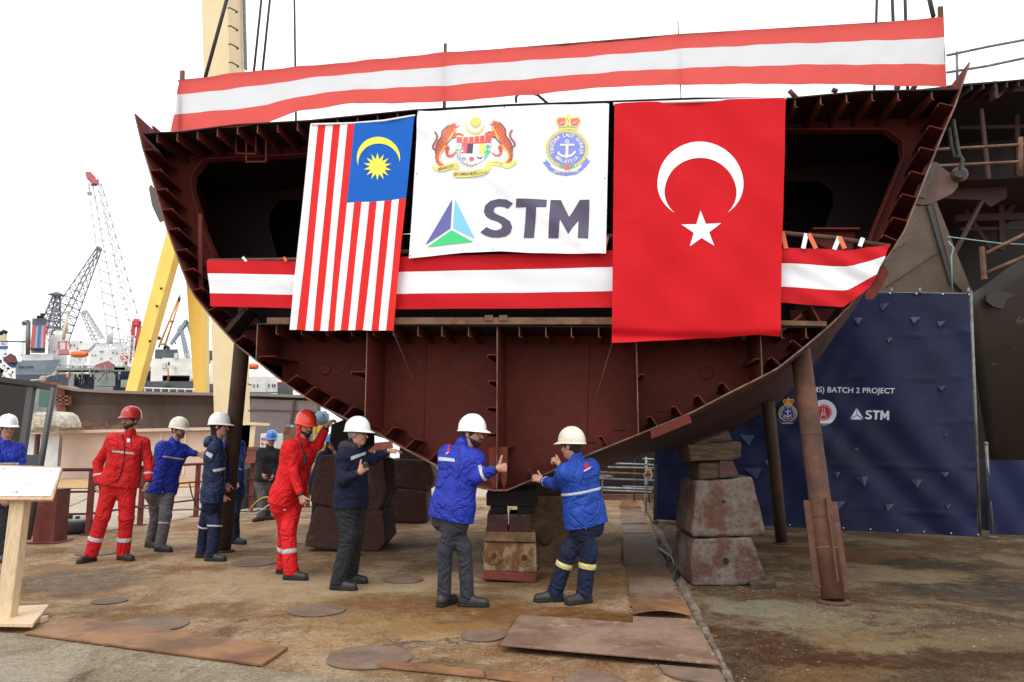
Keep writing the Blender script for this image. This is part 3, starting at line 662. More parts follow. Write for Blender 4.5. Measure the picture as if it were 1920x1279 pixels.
upr((385,145), (425,0), .6, .024, 'thick slanting wire rope crossing in front of the beige crane tower')
# ================================================================== CLOTHS, FLAGS AND THEIR PRINTS
def fab(n, c, tr=.12):
    m = bpy.data.materials.new(n); m.use_nodes = True; t = m.node_tree; N = t.nodes; b = N['Principled BSDF']
    b.inputs['Base Color'].default_value = (*c, 1); b.inputs['Roughness'].default_value = .75; b.inputs['Specular IOR Level'].default_value = .2
    tl = N.new('ShaderNodeBsdfTranslucent'); tl.inputs[0].default_value = (*c, 1); mx = N.new('ShaderNodeMixShader'); mx.inputs[0].default_value = tr
    t.links.new(b.outputs[0], mx.inputs[1]); t.links.new(tl.outputs[0], mx.inputs[2]); t.links.new(mx.outputs[0], N['Material Output'].inputs[0])
    tc = N.new('ShaderNodeTexCoord'); n1 = N.new('ShaderNodeTexNoise'); n1.inputs['Scale'].default_value = 2.2; n1.inputs['Detail'].default_value = 2; n1.inputs['Distortion'].default_value = .6
    mp = N.new('ShaderNodeMapping'); mp.inputs['Scale'].default_value = (1.5, 1, 1); t.links.new(tc.outputs['Object'], mp.inputs[0]); t.links.new(mp.outputs[0], n1.inputs['Vector'])
    bp = N.new('ShaderNodeBump'); bp.inputs['Strength'].default_value = .35; bp.inputs['Distance'].default_value = .05; t.links.new(n1.outputs[0], bp.inputs['Height']); t.links.new(bp.outputs[0], b.inputs['Normal'])
    return m
F_RED = fab('flag_red_cloth', (.58, .011, .018)); F_WH = fab('flag_white_cloth', (.90, .925, .97)); F_RED2 = fab('thin_red_cloth', (.95, .15, .13), .72); F_WH2 = fab('thin_white_cloth', (.95, .96, .98), .7)
F_BLUE = fab('flag_blue_cloth', (.012, .13, .56)); F_MRED = fab('coral_red_cloth', (.78, .030, .028)); F_VINYL = fab('white_vinyl', (.88, .92, .97), .05); F_TURK = fab('crimson_cloth', (.58, .007, .014), .05)
INK = {}
def ink(n, c, r=.6):
    if n not in INK: INK[n] = mat('print_'+n, c, rough=r, var=0)
    return INK[n]
class Cloth:
    """a cloth hung on a vertical plane between a top and a bottom pixel polyline"""
    def __init__(s, plane, top, bot, off, wfun, nu=80, nv=40):
        s.pl = plane; s.off = off; s.w = wfun; s.top = top; s.bot = bot; s.nu = nu; s.nv = nv
        def arc(pl):
            d = [0]
            for i in range(1, len(pl)): d.append(d[-1]+math.hypot(pl[i][0]-pl[i-1][0], pl[i][1]-pl[i-1][1]))
            return [x/d[-1] for x in d]
        s.at = arc(top); s.ab = arc(bot)
    def px(s, u, v):
        a = (np.interp(u, s.at, [p[0] for p in s.top]), np.interp(u, s.at, [p[1] for p in s.top])); b = (np.interp(u, s.ab, [p[0] for p in s.bot]), np.interp(u, s.ab, [p[1] for p in s.bot]))
        return (a[0]+(b[0]-a[0])*v, a[1]+(b[1]-a[1])*v)
    def world(s, a, z, extra=0.0): return s.pl.W(a, z, s.off+s.w(a, z)-extra)
    def build(s, name, mats, mf, label, cat, ulist=None, vlist=None, parent=None, thick=.003):
        us = ulist or [i/s.nu for i in range(s.nu+1)]; vs_ = vlist or [i/s.nv for i in range(s.nv+1)]
        V = []; F = []; MI = []
        for u in us:
            for v in vs_:
                a, z = s.pl.sz(*s.px(u, v), s.off); V.append(tuple(s.world(a, z)))
        n = len(vs_)
        for i in range(len(us)-1):
            for j in range(n-1):
                F.append((i*n+j, i*n+j+1, (i+1)*n+j+1, (i+1)*n+j)); MI.append(mf((us[i]+us[i+1])/2, (vs_[j]+vs_[j+1])/2))
        me = bpy.data.meshes.new(name); me.from_pydata(V, [], F)
        for m in mats: me.materials.append(m)
        me.polygons.foreach_set('material_index', MI); me.polygons.foreach_set('use_smooth', [True]*len(F))
        o = link_mesh(name, me, parent)
        if label: reg(o, label, cat)
        return o
def vsplit(cuts, n):
    out = [0.0]; pts = [0.0]+cuts+[1.0]
    for a, b in zip(pts[:-1], pts[1:]):
        k = max(1, round((b-a)*n)); out += [a+(b-a)*(i+1)/k for i in range(k)]
    return out
_TXT = {}
def text_shape(ch, bold=0.0):
    key = (ch, bold)
    if key not in _TXT:
        cu = bpy.data.curves.new('t', 'FONT'); cu.body = ch; cu.size = 1; cu.offset = bold; cu.resolution_u = 3
        o = bpy.data.objects.new('t', cu); C.objects.link(o); dg = bpy.context.evaluated_depsgraph_get()
        me = bpy.data.meshes.new_from_object(o.evaluated_get(dg)); v = [(p.co.x, p.co.y) for p in me.vertices]; f = [list(p.vertices) for p in me.polygons]
        bpy.data.objects.remove(o); bpy.data.curves.remove(cu); bpy.data.meshes.remove(me)
        _TXT[key] = (v, f)
    return _TXT[key]
class Art:
    """flat prints given in photograph pixels, laid on a cloth; one mesh, many inks"""
    def __init__(s, cloth): s.c = cloth; s.items = []
    def poly(s, pts, m, ly=0):
        pts = list(pts); f = [list(t) for t in tessellate_polygon([[Vector((x, y, 0)) for x, y in pts]])] if len(pts) > 3 else [[0, 1, 2]]
        s.items.append((pts, f, m, ly)); return s
    def mesh(s, v, f, m, ly=0): s.items.append((v, f, m, ly)); return s
    def stroke(s, pts, w, m, ly=0, closed=False, w2=None):
        n = len(pts); a = []; b = []
        for i, p in enumerate(pts):
            q0 = pts[i-1] if (i > 0 or closed) else p; q1 = pts[(i+1) % n] if (i < n-1 or closed) else p
            dx, dy = q1[0]-q0[0], q1[1]-q0[1]; l = math.hypot(dx, dy) or 1; ww = (w if w2 is None else w+(w2-w)*i/(n-1))/2
            a.append((p[0]-dy/l*ww, p[1]+dx/l*ww)); b.append((p[0]+dy/l*ww, p[1]-dx/l*ww))
        f = [(i, i+1, n+i+1, n+i) for i in range(n-1)]
        if closed: f.append((n-1, 0, n, 2*n-1))
        return s.mesh(a+b, [list(q) for q in f], m, ly)
    def disc(s, c, rx, ry, m, ly=0, n=40, ring=0): 
        p = [(c[0]+rx*math.cos(2*math.pi*k/n), c[1]+ry*math.sin(2*math.pi*k/n)) for k in range(n)]
        if ring:
            q = [(c[0]+ring*rx*math.cos(2*math.pi*k/n), c[1]+ring*ry*math.sin(2*math.pi*k/n)) for k in range(n)]
            return s.mesh(p+q, [[k, (k+1) % n, n+(k+1) % n, n+k] for k in range(n)], m, ly)
        return s.poly(p, m, ly)
    def star(s, c, ro, ri, n, m, ly=0, rot=0.0, sq=1.0):
        p = []
        for k in range(2*n):
            r = ro if k % 2 == 0 else ri; t = math.pi*k/n-math.pi/2+rot; p.append((c[0]+r*math.cos(t), c[1]+sq*r*math.sin(t)))
        p = [c]+p; return s.mesh(p, [[0, k+1, (k+1) % (2*n)+1] for k in range(2*n)], m, ly)
    def crescent(s, c, r, c2, r2, m, ly=0, n=48):
        d = math.hypot(c2[0]-c[0], c2[1]-c[1]); a0 = math.atan2(c2[1]-c[1], c2[0]-c[0]); ca = (r*r+d*d-r2*r2)/(2*r*d); al = math.acos(max(-1, min(1, ca)))
        cb = (r2*r2+d*d-r*r)/(2*r2*d); be = math.acos(max(-1, min(1, cb)))
        o = [(c[0]+r*math.cos(a0+al+(2*math.pi-2*al)*k/n), c[1]+r*math.sin(a0+al+(2*math.pi-2*al)*k/n)) for k in range(n+1)]
        st = math.atan2(o[0][1]-c2[1], o[0][0]-c2[0])
        while st < a0: st += 2*math.pi
        en = 2*a0+2*math.pi-st
        inn = [(c2[0]+r2*math.cos(st+(en-st)*k/n), c2[1]+r2*math.sin(st+(en-st)*k/n)) for k in range(n+1)]
        return s.mesh(o+inn, [[k, k+1, n+1+k+1, n+1+k] for k in range(n)], m, ly)
    def text(s, t, quad, m, ly=0, bold=0.0):
        """fit the words into the pixel quad TL,TR,BR,BL"""
        v, f = text_shape(t, bold); xs = [p[0] for p in v]; ys = [p[1] for p in v]; x0, x1, y0, y1 = min(xs), max(xs), min(ys), max(ys)
        TL, TR, BR, BL = quad; o = []
        for x, y in v:
            u = (x-x0)/(x1-x0); w_ = (y1-y)/(y1-y0)
            a = (TL[0]+(TR[0]-TL[0])*u, TL[1]+(TR[1]-TL[1])*u); b = (BL[0]+(BR[0]-BL[0])*u, BL[1]+(BR[1]-BL[1])*u)
            o.append((a[0]+(b[0]-a[0])*w_, a[1]+(b[1]-a[1])*w_))
        return s.mesh(o, f, m, ly)
    def arctext(s, t, c, r, a0, a1, h, m, ly=0, bold=.02, sq=1.0, inward=False):
        """letters along an arc (angles in degrees, clockwise from up)"""
        n = len(t)
        for i, ch in enumerate(t):
            if ch == ' ': continue
            an = R(a0+(a1-a0)*(i+.5)/n); v, f = text_shape(ch, bold); xs = [p[0] for p in v]; cx = (min(xs)+max(xs))/2
            ux, uy = (math.cos(an), math.sin(an)); nx, ny = (math.sin(an), -math.cos(an))
            if inward: ux, uy, nx, ny = -ux, -uy, -nx, -ny
            ox, oy = c[0]+r*math.sin(an), c[1]-r*math.cos(an)*sq; o = []
            for x, y in v: q = (x-cx)*h*1.25; p_ = (y-.35)*h*1.4; o.append((ox+ux*q+nx*p_, oy+uy*q+ny*p_))
            s.mesh(o, f, m, ly)
    def xf(s, fn, start=0):
        s.items = s.items[:start]+[([fn(p) for p in v], f, m, ly) for v, f, m, ly in s.items[start:]]; return s
    def build(s, name, parent, step=.06, base=.004, dl=.0012, label=None):
        mats = []; V = []; F = []; MI = []
        bm = bmesh.new(); ll = bm.verts.layers.float.new('ly')
        for v, f, m, ly in s.items:
            if m not in mats: mats.append(m)
            mi = mats.index(m); bv = []
            for x, y in v:
                a, z = s.c.pl.sz(x, y, s.c.off); q = bm.verts.new((a, 0, z)); q[ll] = ly; bv.append(q)
            for fc in f:
                try: g = bm.faces.new([bv[i] for i in fc]); g.material_index = mi
                except ValueError: pass
        big = [f for f in bm.faces if len(f.verts) > 4]
        if big: bmesh.ops.triangulate(bm, faces=big)
        xs = [v.co.x for v in bm.verts]; zs = [v.co.z for v in bm.verts]
        for ax, lo, hi in ((0, min(xs), max(xs)), (2, min(zs), max(zs))):
            k = math.floor(lo/step)*step
            while k < hi:
                k += step; pc = [0, 0, 0]; no = [0, 0, 0]; pc[ax] = k; no[ax] = 1
                bmesh.ops.bisect_plane(bm, geom=bm.verts[:]+bm.edges[:]+bm.faces[:], plane_co=pc, plane_no=no, dist=1e-6)
        for v in bm.verts: v.co = s.c.world(v.co.x, v.co.z, base+dl*v[ll])
        me = bpy.data.meshes.new(name); bm.to_mesh(me); bm.free()
        for m in mats: me.materials.append(m)
        o = link_mesh(name, me, parent)
        if label: o['label'] = label
        return o
def own(o, label, cat):
    reg(o, label, cat); BASE[o.name] = Vector((0, 0, 0)); return o
sn = math.sin
# --- the two long red-white-red banners
def w_top(a, z): return .012*sn(a*2.1+z*3)+.02*sn(a*.9)+.008*sn(a*7+z*9)+.006*sn(a*15-z*20)
ct = Cloth(FACE, [(335,150),(460,136),(640,118),(835,100),(1100,80),(1271,64),(1600,45),(1768,34)], [(318,245),(450,238),(500,231),(560,211),(660,196),(830,192),(1000,178),(1150,161),(1300,156),(1500,158),(1640,161),(1774,164)], 0.0, w_top)
own(ct.build('striped_banner', [F_RED2, F_WH2], lambda u, v: 1 if .285 < v < .665 else 0, '', '', [i/160 for i in range(161)], vsplit([.285, .665], 24)), 'long red white red banner stretched along the rail above the upper deck', 'banner')
def w_mid(a, z): return .012*sn(a*2.7+1)+.016*max(0, a-2.6)*sn(z*22+a*14)+.006*sn(z*16+a*2)+.004*sn(a*9+z*12)
cm = Cloth(FACE, [(388,488),(553,490),(745,482),(1147,470),(1465,463),(1590,470),(1670,458)], [(396,575),(553,578),(745,580),(1147,577),(1465,567),(1580,577),(1632,538)], -.05, w_mid)
own(cm.build('striped_banner', [F_RED, F_WH], lambda u, v: 1 if .29 < v < .71 else 0, '', '', [i/160 for i in range(161)], vsplit([.29, .71], 20)), 'long red white red banner hung along the lower rail behind the flags', 'banner')
# banner ties
M_TIE = ink('tie_orange', (.75, .16, .08))
for k, (x0, y0, x1, y1) in enumerate([(1467,434,1474,466),(1506,466,1512,438),(1516,438,1530,466),(1564,468,1574,444),(1574,444,1584,466),(1618,446,1612,462),(1138,444,1132,470),(455,482,462,490),(532,482,537,490)]):
    a = FACE.P(x0, y0, -.065); b = FACE.P(x1, y1, -.06); mb = MB(); mb.bar(a, b, .045 if y1-y0 > 15 or y0-y1 > 15 else .03, .004, 0, up=FACE.n)
    reg(mb.build('banner_tie', F_WH if k % 2 else M_TIE), None, None); o = C.objects[-1]
    o['label'] = 'red and white barrier tape tying the lower banner to its rail'; o['category'] = 'tape'; o['group'] = 'barrier tape ties of the lower banner'
# --- flag of vertical stripes with crescent and sun
def fold_bot(v, k=1.0): return k*v*v
def w_mal(a, z):
    t = max(0, min(1, (4.9-z)/2.5)); return -.02-.02*t+.014*t*sn(a*26+z*1.5)+.010*sn(a*8)+.03*t*t*sn(a*9+2)
cf = Cloth(FACE, [(583,235),(660,233),(720,228),(778,218)], [(547,620),(640,621),(738,620)], -.12, w_mal)
NS = 14
def mfun(u, v):
    k = min(13, int(u*14*1.0)); 
    if u > .425 and v < .385: return 2
    return 1 if k % 2 == 0 else 0
ul = sorted(set([round(i/14+j/14/6, 6) for i in range(14) for j in range(6)]+[.425, 1.0]))
flag1 = own(cf.build('striped_flag', [F_MRED, F_WH, F_BLUE], mfun, '', '', ul, vsplit([.385], 60)), 'red and white striped flag with yellow crescent and sun on a blue canton', 'flag')
ar = Art(cf); Y_ = ink('flag_yellow', (.78, .80, .08))
ar.crescent((711, 298), 40, (712, 309), 38.5, Y_); ar.star((709, 314), 26, 14, 14, Y_, 1)
for it in range(1): ar.build('crescent_and_sun', flag1)
# hem cord
mb = MB(); mb.tube([FACE.P(*cf.px(i/10, -.004), -.14) for i in range(11)], .012, 6); mb.build('hem_cord', F_WH, flag1)
# --- crimson flag with white crescent and star
def w_tur(a, z):
    t = max(0, min(1, (4.9-z)/2.7)); b_ = math.exp(-((z-2.42)/.09)**2)
    return -.03-.03*t+.014*sn(a*5+z*2)+.022*t*sn(a*6.5-z*3)+.012*t*sn(a*14+z)+.006*sn((a+z)*9)-.10*b_+.05*math.exp(-((z-(2.62+.03*sn(a*2)))/.05)**2)
cT = Cloth(FACE, [(1152,196),(1300,191),(1472,186)], [(1147,645),(1250,638),(1350,634),(1420,628),(1461,632)], -.14, w_tur)
flag2 = own(cT.build('crimson_flag', [F_TURK], lambda u, v: 0, '', '', [i/70 for i in range(71)], [i/110 for i in range(111)]), 'large crimson flag with a white crescent and star', 'flag')
ar = Art(cT); Wf = ink('flag_white', (.84, .85, .88)); 
ar.crescent((1312.5, 348), 80.5, (1312.8, 365.5), 67.5, Wf); ar.xf(lambda p: (p[0], p[1] if p[1] < 348 else 348+(p[1]-348)*.84))
ar.star((1314, 434), 39, 15.2, 5, Wf, 1, rot=R(-2), sq=.95)
ar.build('crescent_and_star', flag2)
mb = MB(); mb.tube([FACE.P(1150, 195, -.16), FACE.P(1300, 190, -.165), FACE.P(1474, 185, -.16)], .016, 6); mb.build('hem_cord', F_WH, flag2)
# --- white banner with emblems and letters
def w_stm(a, z):
    s1, z1 = 0, 0; d = (a-.15)*.62+(z-4.2)*.78      # one long diagonal crease
    return -.01+.006*sn(a*4+z*3)-.040*math.exp(-(d/.11)**2)+.022*math.exp(-((d-.22)/.13)**2)+.004*sn(a*11)
cS = Cloth(FACE, [(785,209),(960,200),(1142,194)], [(767,485),(870,474),(940,472),(1000,475),(1136,477)], -.11, w_stm)
ban = own(cS.build('white_banner', [F_VINYL], lambda u, v: 0, '', '', [i/180 for i in range(181)], [i/140 for i in range(141)]), 'white banner with two coats of arms and big dark STM letters', 'banner')
Z5 = lambda p: (p[0]/3.9975+760, p[1]/3.9975+180)
def z5(l): return [Z5(p) for p in l]
STM_POLYS = [[(835,778),(1062,778),(1058,842),(985,842),(965,1067),(888,1067),(908,840),(830,840)],
    [(1088,778),(1165,778),(1228,905),(1308,780),(1380,780),(1372,1075),(1293,1072),(1298,930),(1222,1042),(1160,930),(1148,1070),(1072,1070)],
    [(808,810),(770,850),(745,838),(715,833),(690,834),(672,843),(665,858),(668,878),(700,897),(740,912),(785,942),(803,985),(790,1030),(755,1058),(700,1067),(650,1065),(600,1050),(563,1025),(612,985),(640,1003),(680,1012),(715,1003),(728,985),(722,965),(690,945),(640,930),(605,905),(590,870),(600,825),(640,790),(700,777),(760,782)]]
INKD = ink('dark_violet', (.085, .07, .125)); ar = Art(cS)
for l_ in STM_POLYS: ar.poly(z5(l_), INKD)
ar.build('company_letters', ban, step=.025, base=.006)
ar = Art(cS)
ar.poly(z5([(355,778),(340,995),(150,1118)]), ink('indigo', (.13, .13, .40))); ar.poly(z5([(376,778),(523,1072),(358,990)]), ink('sky_blue', (.22, .58, .88))); ar.poly(z5([(347,1008),(512,1095),(163,1135)]), ink('spring_green', (.06, .62, .22)))
ar.build('triangle_logo', ban, step=.03, base=.006)
ar = Art(cS)
for p in [(1520,58),(88,587),(1497,622),(1488,1168),(40,1198),(660,1155),(108,125),(742,88)]: ar = Art(cS); ar.disc(Z5(p), 1.2, 1.2, ink('grommet', (.05, .05, .05)), 0, 10); ar.build('grommet', ban)
# state emblem
def state_emblem(cloth, parent):
    ar = Art(cloth); z6 = lambda p: (p[0]/7.995+780, p[1]/7.995+190)
    OR = ink('tiger_orange', (.80, .17, .08)); YL = ink('belly_yellow', (.88, .66, .16)); DK = ink('slate', (.10, .09, .13)); RD = ink('shield_red', (.75, .12, .15)); RB = ink('ribbon_yellow', (.80, .72, .20))
    WH = ink('white', (.85, .86, .9)); BK = ink('shield_black', (.07, .06, .09)); LM = ink('lime_yellow', (.72, .80, .16)); GN = ink('leaf_green', (.10, .58, .24)); LB = ink('pale_blue', (.50, .70, .88)); LN = ink('outline_grey', (.38, .38, .42)); BL = ink('blue_line', (.15, .25, .7))
    def P_(l, m, ly=0): ar.poly([z6(p) for p in l], m, ly)
    def S_(l, w_, m, ly=0, c=False, w2=None): ar.stroke([z6(p) for p in l], w_/8, m, ly, c, None if w2 is None else w2/8)
    tiger = [(500,360),(535,335),(575,326),(612,335),(642,352),(640,372),(612,392),(590,405),(612,430),(600,450),(575,450),(600,475),(650,470),(700,488),(722,508),(716,522),(680,510),(640,505),(600,522),(620,545),(560,560),(525,560),(500,610),(490,650),(460,690),(430,720),(385,780),(352,860),(350,900),(390,930),(435,965),(400,985),(350,980),(310,930),(290,860),(300,780),(310,690),(350,630),(400,560),(405,470),(450,400)]
    leg = [(455,700),(490,690),(513,702),(518,740),(498,770),(492,812),(540,826),(585,800),(610,770),(612,800),(560,850),(495,858),(460,830),(448,760)]
    tail = [(298,485),(325,520),(338,560),(320,610),(285,655),(260,690),(264,725),(305,742)]
    stripes = [[(470,405),(500,440),(520,480)],[(450,440),(480,480),(500,520)],[(420,480),(450,520),(480,560)],[(500,380),(540,420),(560,450)],[(540,350),(560,390),(580,420)],[(405,540),(440,575),(470,600)],[(390,580),(420,620),(450,640)],[(370,620),(400,650),(430,680)],[(345,655),(370,690),(400,720)],[(330,690),(350,730),(375,760)],[(315,740),(335,770),(355,800)],[(305,790),(325,815),(345,840)],[(300,840),(320,870),(345,890)],[(310,900),(330,920),(350,935)],[(590,500),(575,530)],[(640,478),(660,500)],[(470,740),(500,735)],[(465,780),(495,790)]]
    def both(fn):
        fn(lambda p: p); fn(lambda p: (1745-p[0], p[1]-.045*((1745-p[0])-p[0])))
    def draw(f):
        P_([f(p) for p in leg], OR, 1); P_([f(p) for p in tiger], OR, 2)
        S_([f(p) for p in [(300,800),(308,700),(350,630),(398,565),(402,470),(450,400),(500,355)]], 18, DK, 3)
        S_([f(p) for p in [(560,480),(530,560),(500,640),(430,730),(372,800),(352,880),(400,945)]], 18, YL, 3)
        S_([f(p) for p in [(575,400),(590,440),(560,470)]], 16, YL, 3)
        S_([f(p) for p in [(600,345),(625,360),(600,385)]], 22, WH, 4); S_([f(p) for p in [(585,385),(625,375)]], 8, DK, 5)
        S_([f(p) for p in [(455,690),(500,645),(550,580),(600,560)]], 15, DK, 4)
        for t in stripes: S_([f(p) for p in t], 11, DK, 5, w2=4)
        S_([f(p) for p in tail], 30, OR, 2)
        for i in range(len(tail)-1):
            a, b = tail[i], tail[i+1]
            for k in (.2, .7): c_ = (a[0]+(b[0]-a[0])*k, a[1]+(b[1]-a[1])*k); c2 = (a[0]+(b[0]-a[0])*(k+.26), a[1]+(b[1]-a[1])*(k+.26)); S_([f(c_), f(c2)], 30, DK, 3)
    both(draw)
    sh = [(615,650),(613,760),(640,860),(700,930),(780,972),(840,988),(900,972),(990,925),(1060,850),(1110,750),(1120,622)]
    P_(sh, WH, 3); P_([(618,545),(1137,498),(1120,622),(615,650)], RD, 4)
    for k in range(5):
        x = 705+k*82; y = 545-k*6; S_([(x-12,y),(x+12,y-5)], 13, YL, 5); S_([(x+4,y),(x-2,y+80)], 12, YL, 6); S_([(x-14,y+18),(x+16,y+14)], 10, YL, 7)
    P_([(695,640),(778,636),(770,803),(683,808)], RD, 4); P_([(778,636),(862,632),(855,802),(770,803)], BK, 4); P_([(948,628),(1034,625),(1025,800),(942,800)], LM, 4)
    P_([(616,750),(685,748),(684,775),(620,775)], GN, 4); P_([(620,775),(684,775),(683,802),(624,802)], LM, 4); P_([(624,802),(683,808),(680,905),(642,862)], LB, 4)
    S_([(652,730),(652,690)], 6, GN, 5); ar.disc(z6((652, 685)), 2, 1.6, GN, 6, 10)
    ar.disc(z6((1075, 678)), 4.2, 4.4, GN, 5, 9); S_([(1075,700),(1072,745)], 10, DK, 6); P_([(1030,730),(1112,728),(1095,790),(1018,888),(1025,800)], GN, 4)
    for l in ([(783,805),(780,970)], [(905,800),(902,970)], [(683,808),(1025,800)], [(695,640),(680,905)], [(1034,625),(1018,888)]): S_(l, 4, LN, 5)
    S_(sh, 5, LN, 6)
    ar.star(z6((848, 890)), 5.6, 3.9, 6, RD, 6); S_([(830,930),(815,965)], 7, GN, 5); ar.disc(z6((728, 888)), 3.6, 3, BL, 6, 16, ring=.6); S_([(708,880),(750,872)], 6, BL, 7)
    P_([(920,825),(945,850),(962,865),(980,850),(1005,825),(1000,870),(975,890),(962,880),(945,890),(925,865)], DK, 6); S_([(962,885),(962,915)], 6, YL, 6)
    P_([(225,960),(255,955),(300,995),(380,990),(470,950),(580,935),(635,950),(648,1000),(630,1035),(560,1020),(440,1060),(340,1070),(270,1030)], RB, 6)
    P_([(1045,1000),(1050,950),(1090,905),(1160,890),(1260,895),(1380,930),(1480,880),(1510,885),(1500,920),(1400,1000),(1330,1000),(1240,970),(1140,975)], RB, 6)
    P_([(550,1010),(600,1050),(800,1065),(1000,1040),(1100,990),(1145,970),(1150,1010),(1120,1080),(1000,1130),(800,1150),(600,1155),(560,1130)], RB, 7)
    T = ink('ribbon_text', (.12, .11, .14))
    ar.text('BERSEKUTU', [z6(p) for p in [(340,1015),(575,960),(570,1005),(340,1058)]], T, 9, .02)
    ar.text('BERTAMBAH MUTU', [z6(p) for p in [(575,1085),(925,1078),(925,1122),(575,1130)]], T, 9, .02)
    S_([(1130,945),(1150,925),(1170,940),(1195,920),(1215,935),(1240,915),(1265,945),(1290,935),(1305,950)], 7, T, 9); S_([(1262,965),(1285,960)], 6, T, 9)
    S_([(935,1110),(955,1095),(960,1115)], 7, T, 9); S_([(975,1100),(990,1085),(1000,1105),(1030,1085),(1050,1095),(1075,1060),(1090,1075),(1125,1040)], 7, T, 9); S_([(1060,1105),(1085,1100)], 6, T, 9)
    ar.star(z6((895, 310)), 12, 7.6, 14, RB, 2); ar.star(z6((895, 310)), 13, 4, 14, LN, 1)
    ar.crescent(z6((884, 342)), 18.2, z6((884, 318)), 17.0, RB, 2); 
    return ar.build('state_coat_of_arms', parent, step=.035, base=.005, dl=.0008)
state_emblem(cS, ban)
def navy_badge(cloth, parent, fn, s=1.0, vivid=False):
    """badge drawn on a 1188x1279 sheet, fn maps sheet -> photo pixel"""
    ar = Art(cloth)
    if vivid: YL, BL, RD, GN, WH, TX = ink('rope_gold', (.62, .50, .05)), ink('badge_navy', (.02, .04, .30)), ink('badge_red', (.6, .03, .03)), ink('badge_green', (.05, .35, .12)), ink('badge_white', (.7, .73, .8)), ink('badge_text', (.6, .6, .45))
    else: YL, BL, RD, GN, WH, TX = ink('pale_gold', (.80, .72, .22)), ink('violet_blue', (.22, .27, .72)), ink('rose_red', (.80, .17, .17)), ink('jade', (.10, .5, .28)), ink('white', (.85, .86, .9)), ink('cream_text', (.82, .80, .62))
    DK = ink('rope_line', (.30, .27, .12))
    ar.disc((578,735), 368, 335, YL, 0, 48); ar.disc((578,735), 312, 285, BL, 1, 48)
    for k in range(44):
        t = 2*math.pi*k/44; a = (578+315*math.cos(t), 735+288*math.sin(t)); b = (578+365*math.cos(t+.11), 735+332*math.sin(t+.11)); ar.stroke([a, b], 9, DK, 1)
    # anchor
    ar.stroke([(580,665),(577,860)], 46, WH, 3); ar.stroke([(458,668),(705,664)], 30, WH, 4); ar.disc((580,608), 34, 34, WH, 3, 20, ring=.55)
    ar.stroke([(425,805),(460,835),(510,862),(575,868),(640,850),(690,815),(712,790)], 34, WH, 4); ar.poly([(410,788),(450,782),(430,835)], WH, 5); ar.poly([(690,775),(730,772),(722,815)], WH, 5); ar.poly([(520,860),(630,858),(572,900)], WH, 5)
    ar.stroke([(600,620),(612,655),(560,700),(548,740),(600,770),(600,800),(540,830),(510,880)], 12, YL, 6)
    ar.arctext('TENTERA LAUT DIRAJA', (578,735), 258, -112, 112, 66, TX, 3, sq=.92); ar.arctext('MALAYSIA', (578,735), 225, 232, 128, 62, TX, 3, sq=.95, inward=True)
    # crown
    ar.poly([(440,420),(425,350),(380,270),(420,190),(550,190),(570,160),(600,110),(640,160),(650,190),(790,175),(820,260),(765,350),(750,420),(600,395)], YL, 3)
    ar.poly([(405,270),(430,215),(555,210),(555,260),(535,340),(450,355)], RD, 4); ar.poly([(640,220),(770,205),(800,260),(750,345),(660,345),(640,290)], RD, 4); ar.poly([(575,345),(600,325),(622,345)], RD, 4)
    ar.stroke([(455,300),(480,310),(490,280),(520,290),(525,262)], 12, TX, 5); ar.stroke([(665,290),(690,300),(700,270),(720,290),(740,255)], 12, TX, 5); ar.stroke([(590,200),(605,290)], 14, GN, 5); ar.stroke([(440,380),(600,355),(750,375)], 16, GN, 5)
    # ribbon and flower
    ar.poly([(155,955),(210,955),(215,905),(300,1000),(300,1040),(400,1100),(570,1125),(740,1100),(830,1040),(825,1000),(925,885),(930,935),(980,935),(900,1040),(860,1065),(860,1080),(740,1160),(570,1190),(400,1165),(260,1090),(250,1060)], BL, 2)
    ar.text('SEDIA BERKORBAN', [(345,1105),(775,1095),(770,1135),(345,1145)], TX, 4, .02)
    ar.poly([(440,1020),(500,1000),(560,1040),(500,1065)], GN, 4); ar.poly([(600,1030),(650,1000),(700,1015),(670,1060),(610,1075)], GN, 4); ar.star((575,1045), 62, 46, 5, RD, 5)
    ar.xf(fn); return ar.build('navy_badge', parent, step=.04, base=.005, dl=.0008)
navy_badge(cS, ban, lambda p: (p[0]/9.138+1000, p[1]/9.138+200))
# thin cords hanging from the cloths
for a, b, o_ in (((737,622),(775,712),-.10),((1147,646),(1107,780),-.10)):
    mb = MB(); mb.tube([FACE.P(*a, o_), FACE.P(*b, -.02)], .002, 5); reg(mb.build('tether_cord', ink('cord', (.12, .08, .06))), 'thin cord running down from the corner of the %s flag' % ('striped' if a[0] < 900 else 'crimson'), 'cord')

# ================================================================== BLUE TARPAULIN SCREENS
ta = G(1225, 978); tb = G(1834, 1007); TARP = Plane((ta.x, ta.y), ((tb-ta).x, (tb-ta).y))
M_TARP = mat('navy_tarpaulin', (.009, .015, .064), (.006, .010, .042), 1.2, rough=.48, bump=.25, bscale=3.5, var=.05, spec=.3)
TL_ = (tb-ta).length
def w_t(a, z):
    k = sn(a*3.1+z*1.6)*.5+sn(a*7.3+z*4.7+1.5*sn(z*2+a))*.30+sn(a*13-z*9+2*sn(a*2))*.12+.13*math.exp(-(sn(a*1.3+.8*z+sn(z*1.7))/.2)**2)
    return .045*k*(1-math.exp(-max(0, 3.9-z)*1.2)) 
def topz(x): return 549
_wt = w_t
def w_t(a, z): return _wt(a, z)-.012*math.exp(-(((z*1.35+.03*sn(a*3)) % 1-.5)/.02)**2)
cB = Cloth(TARP, [(1225,579),(1640,548),(1817,551)], [(1229,974),(1500,990),(1834,1007)], 0.0, w_t)
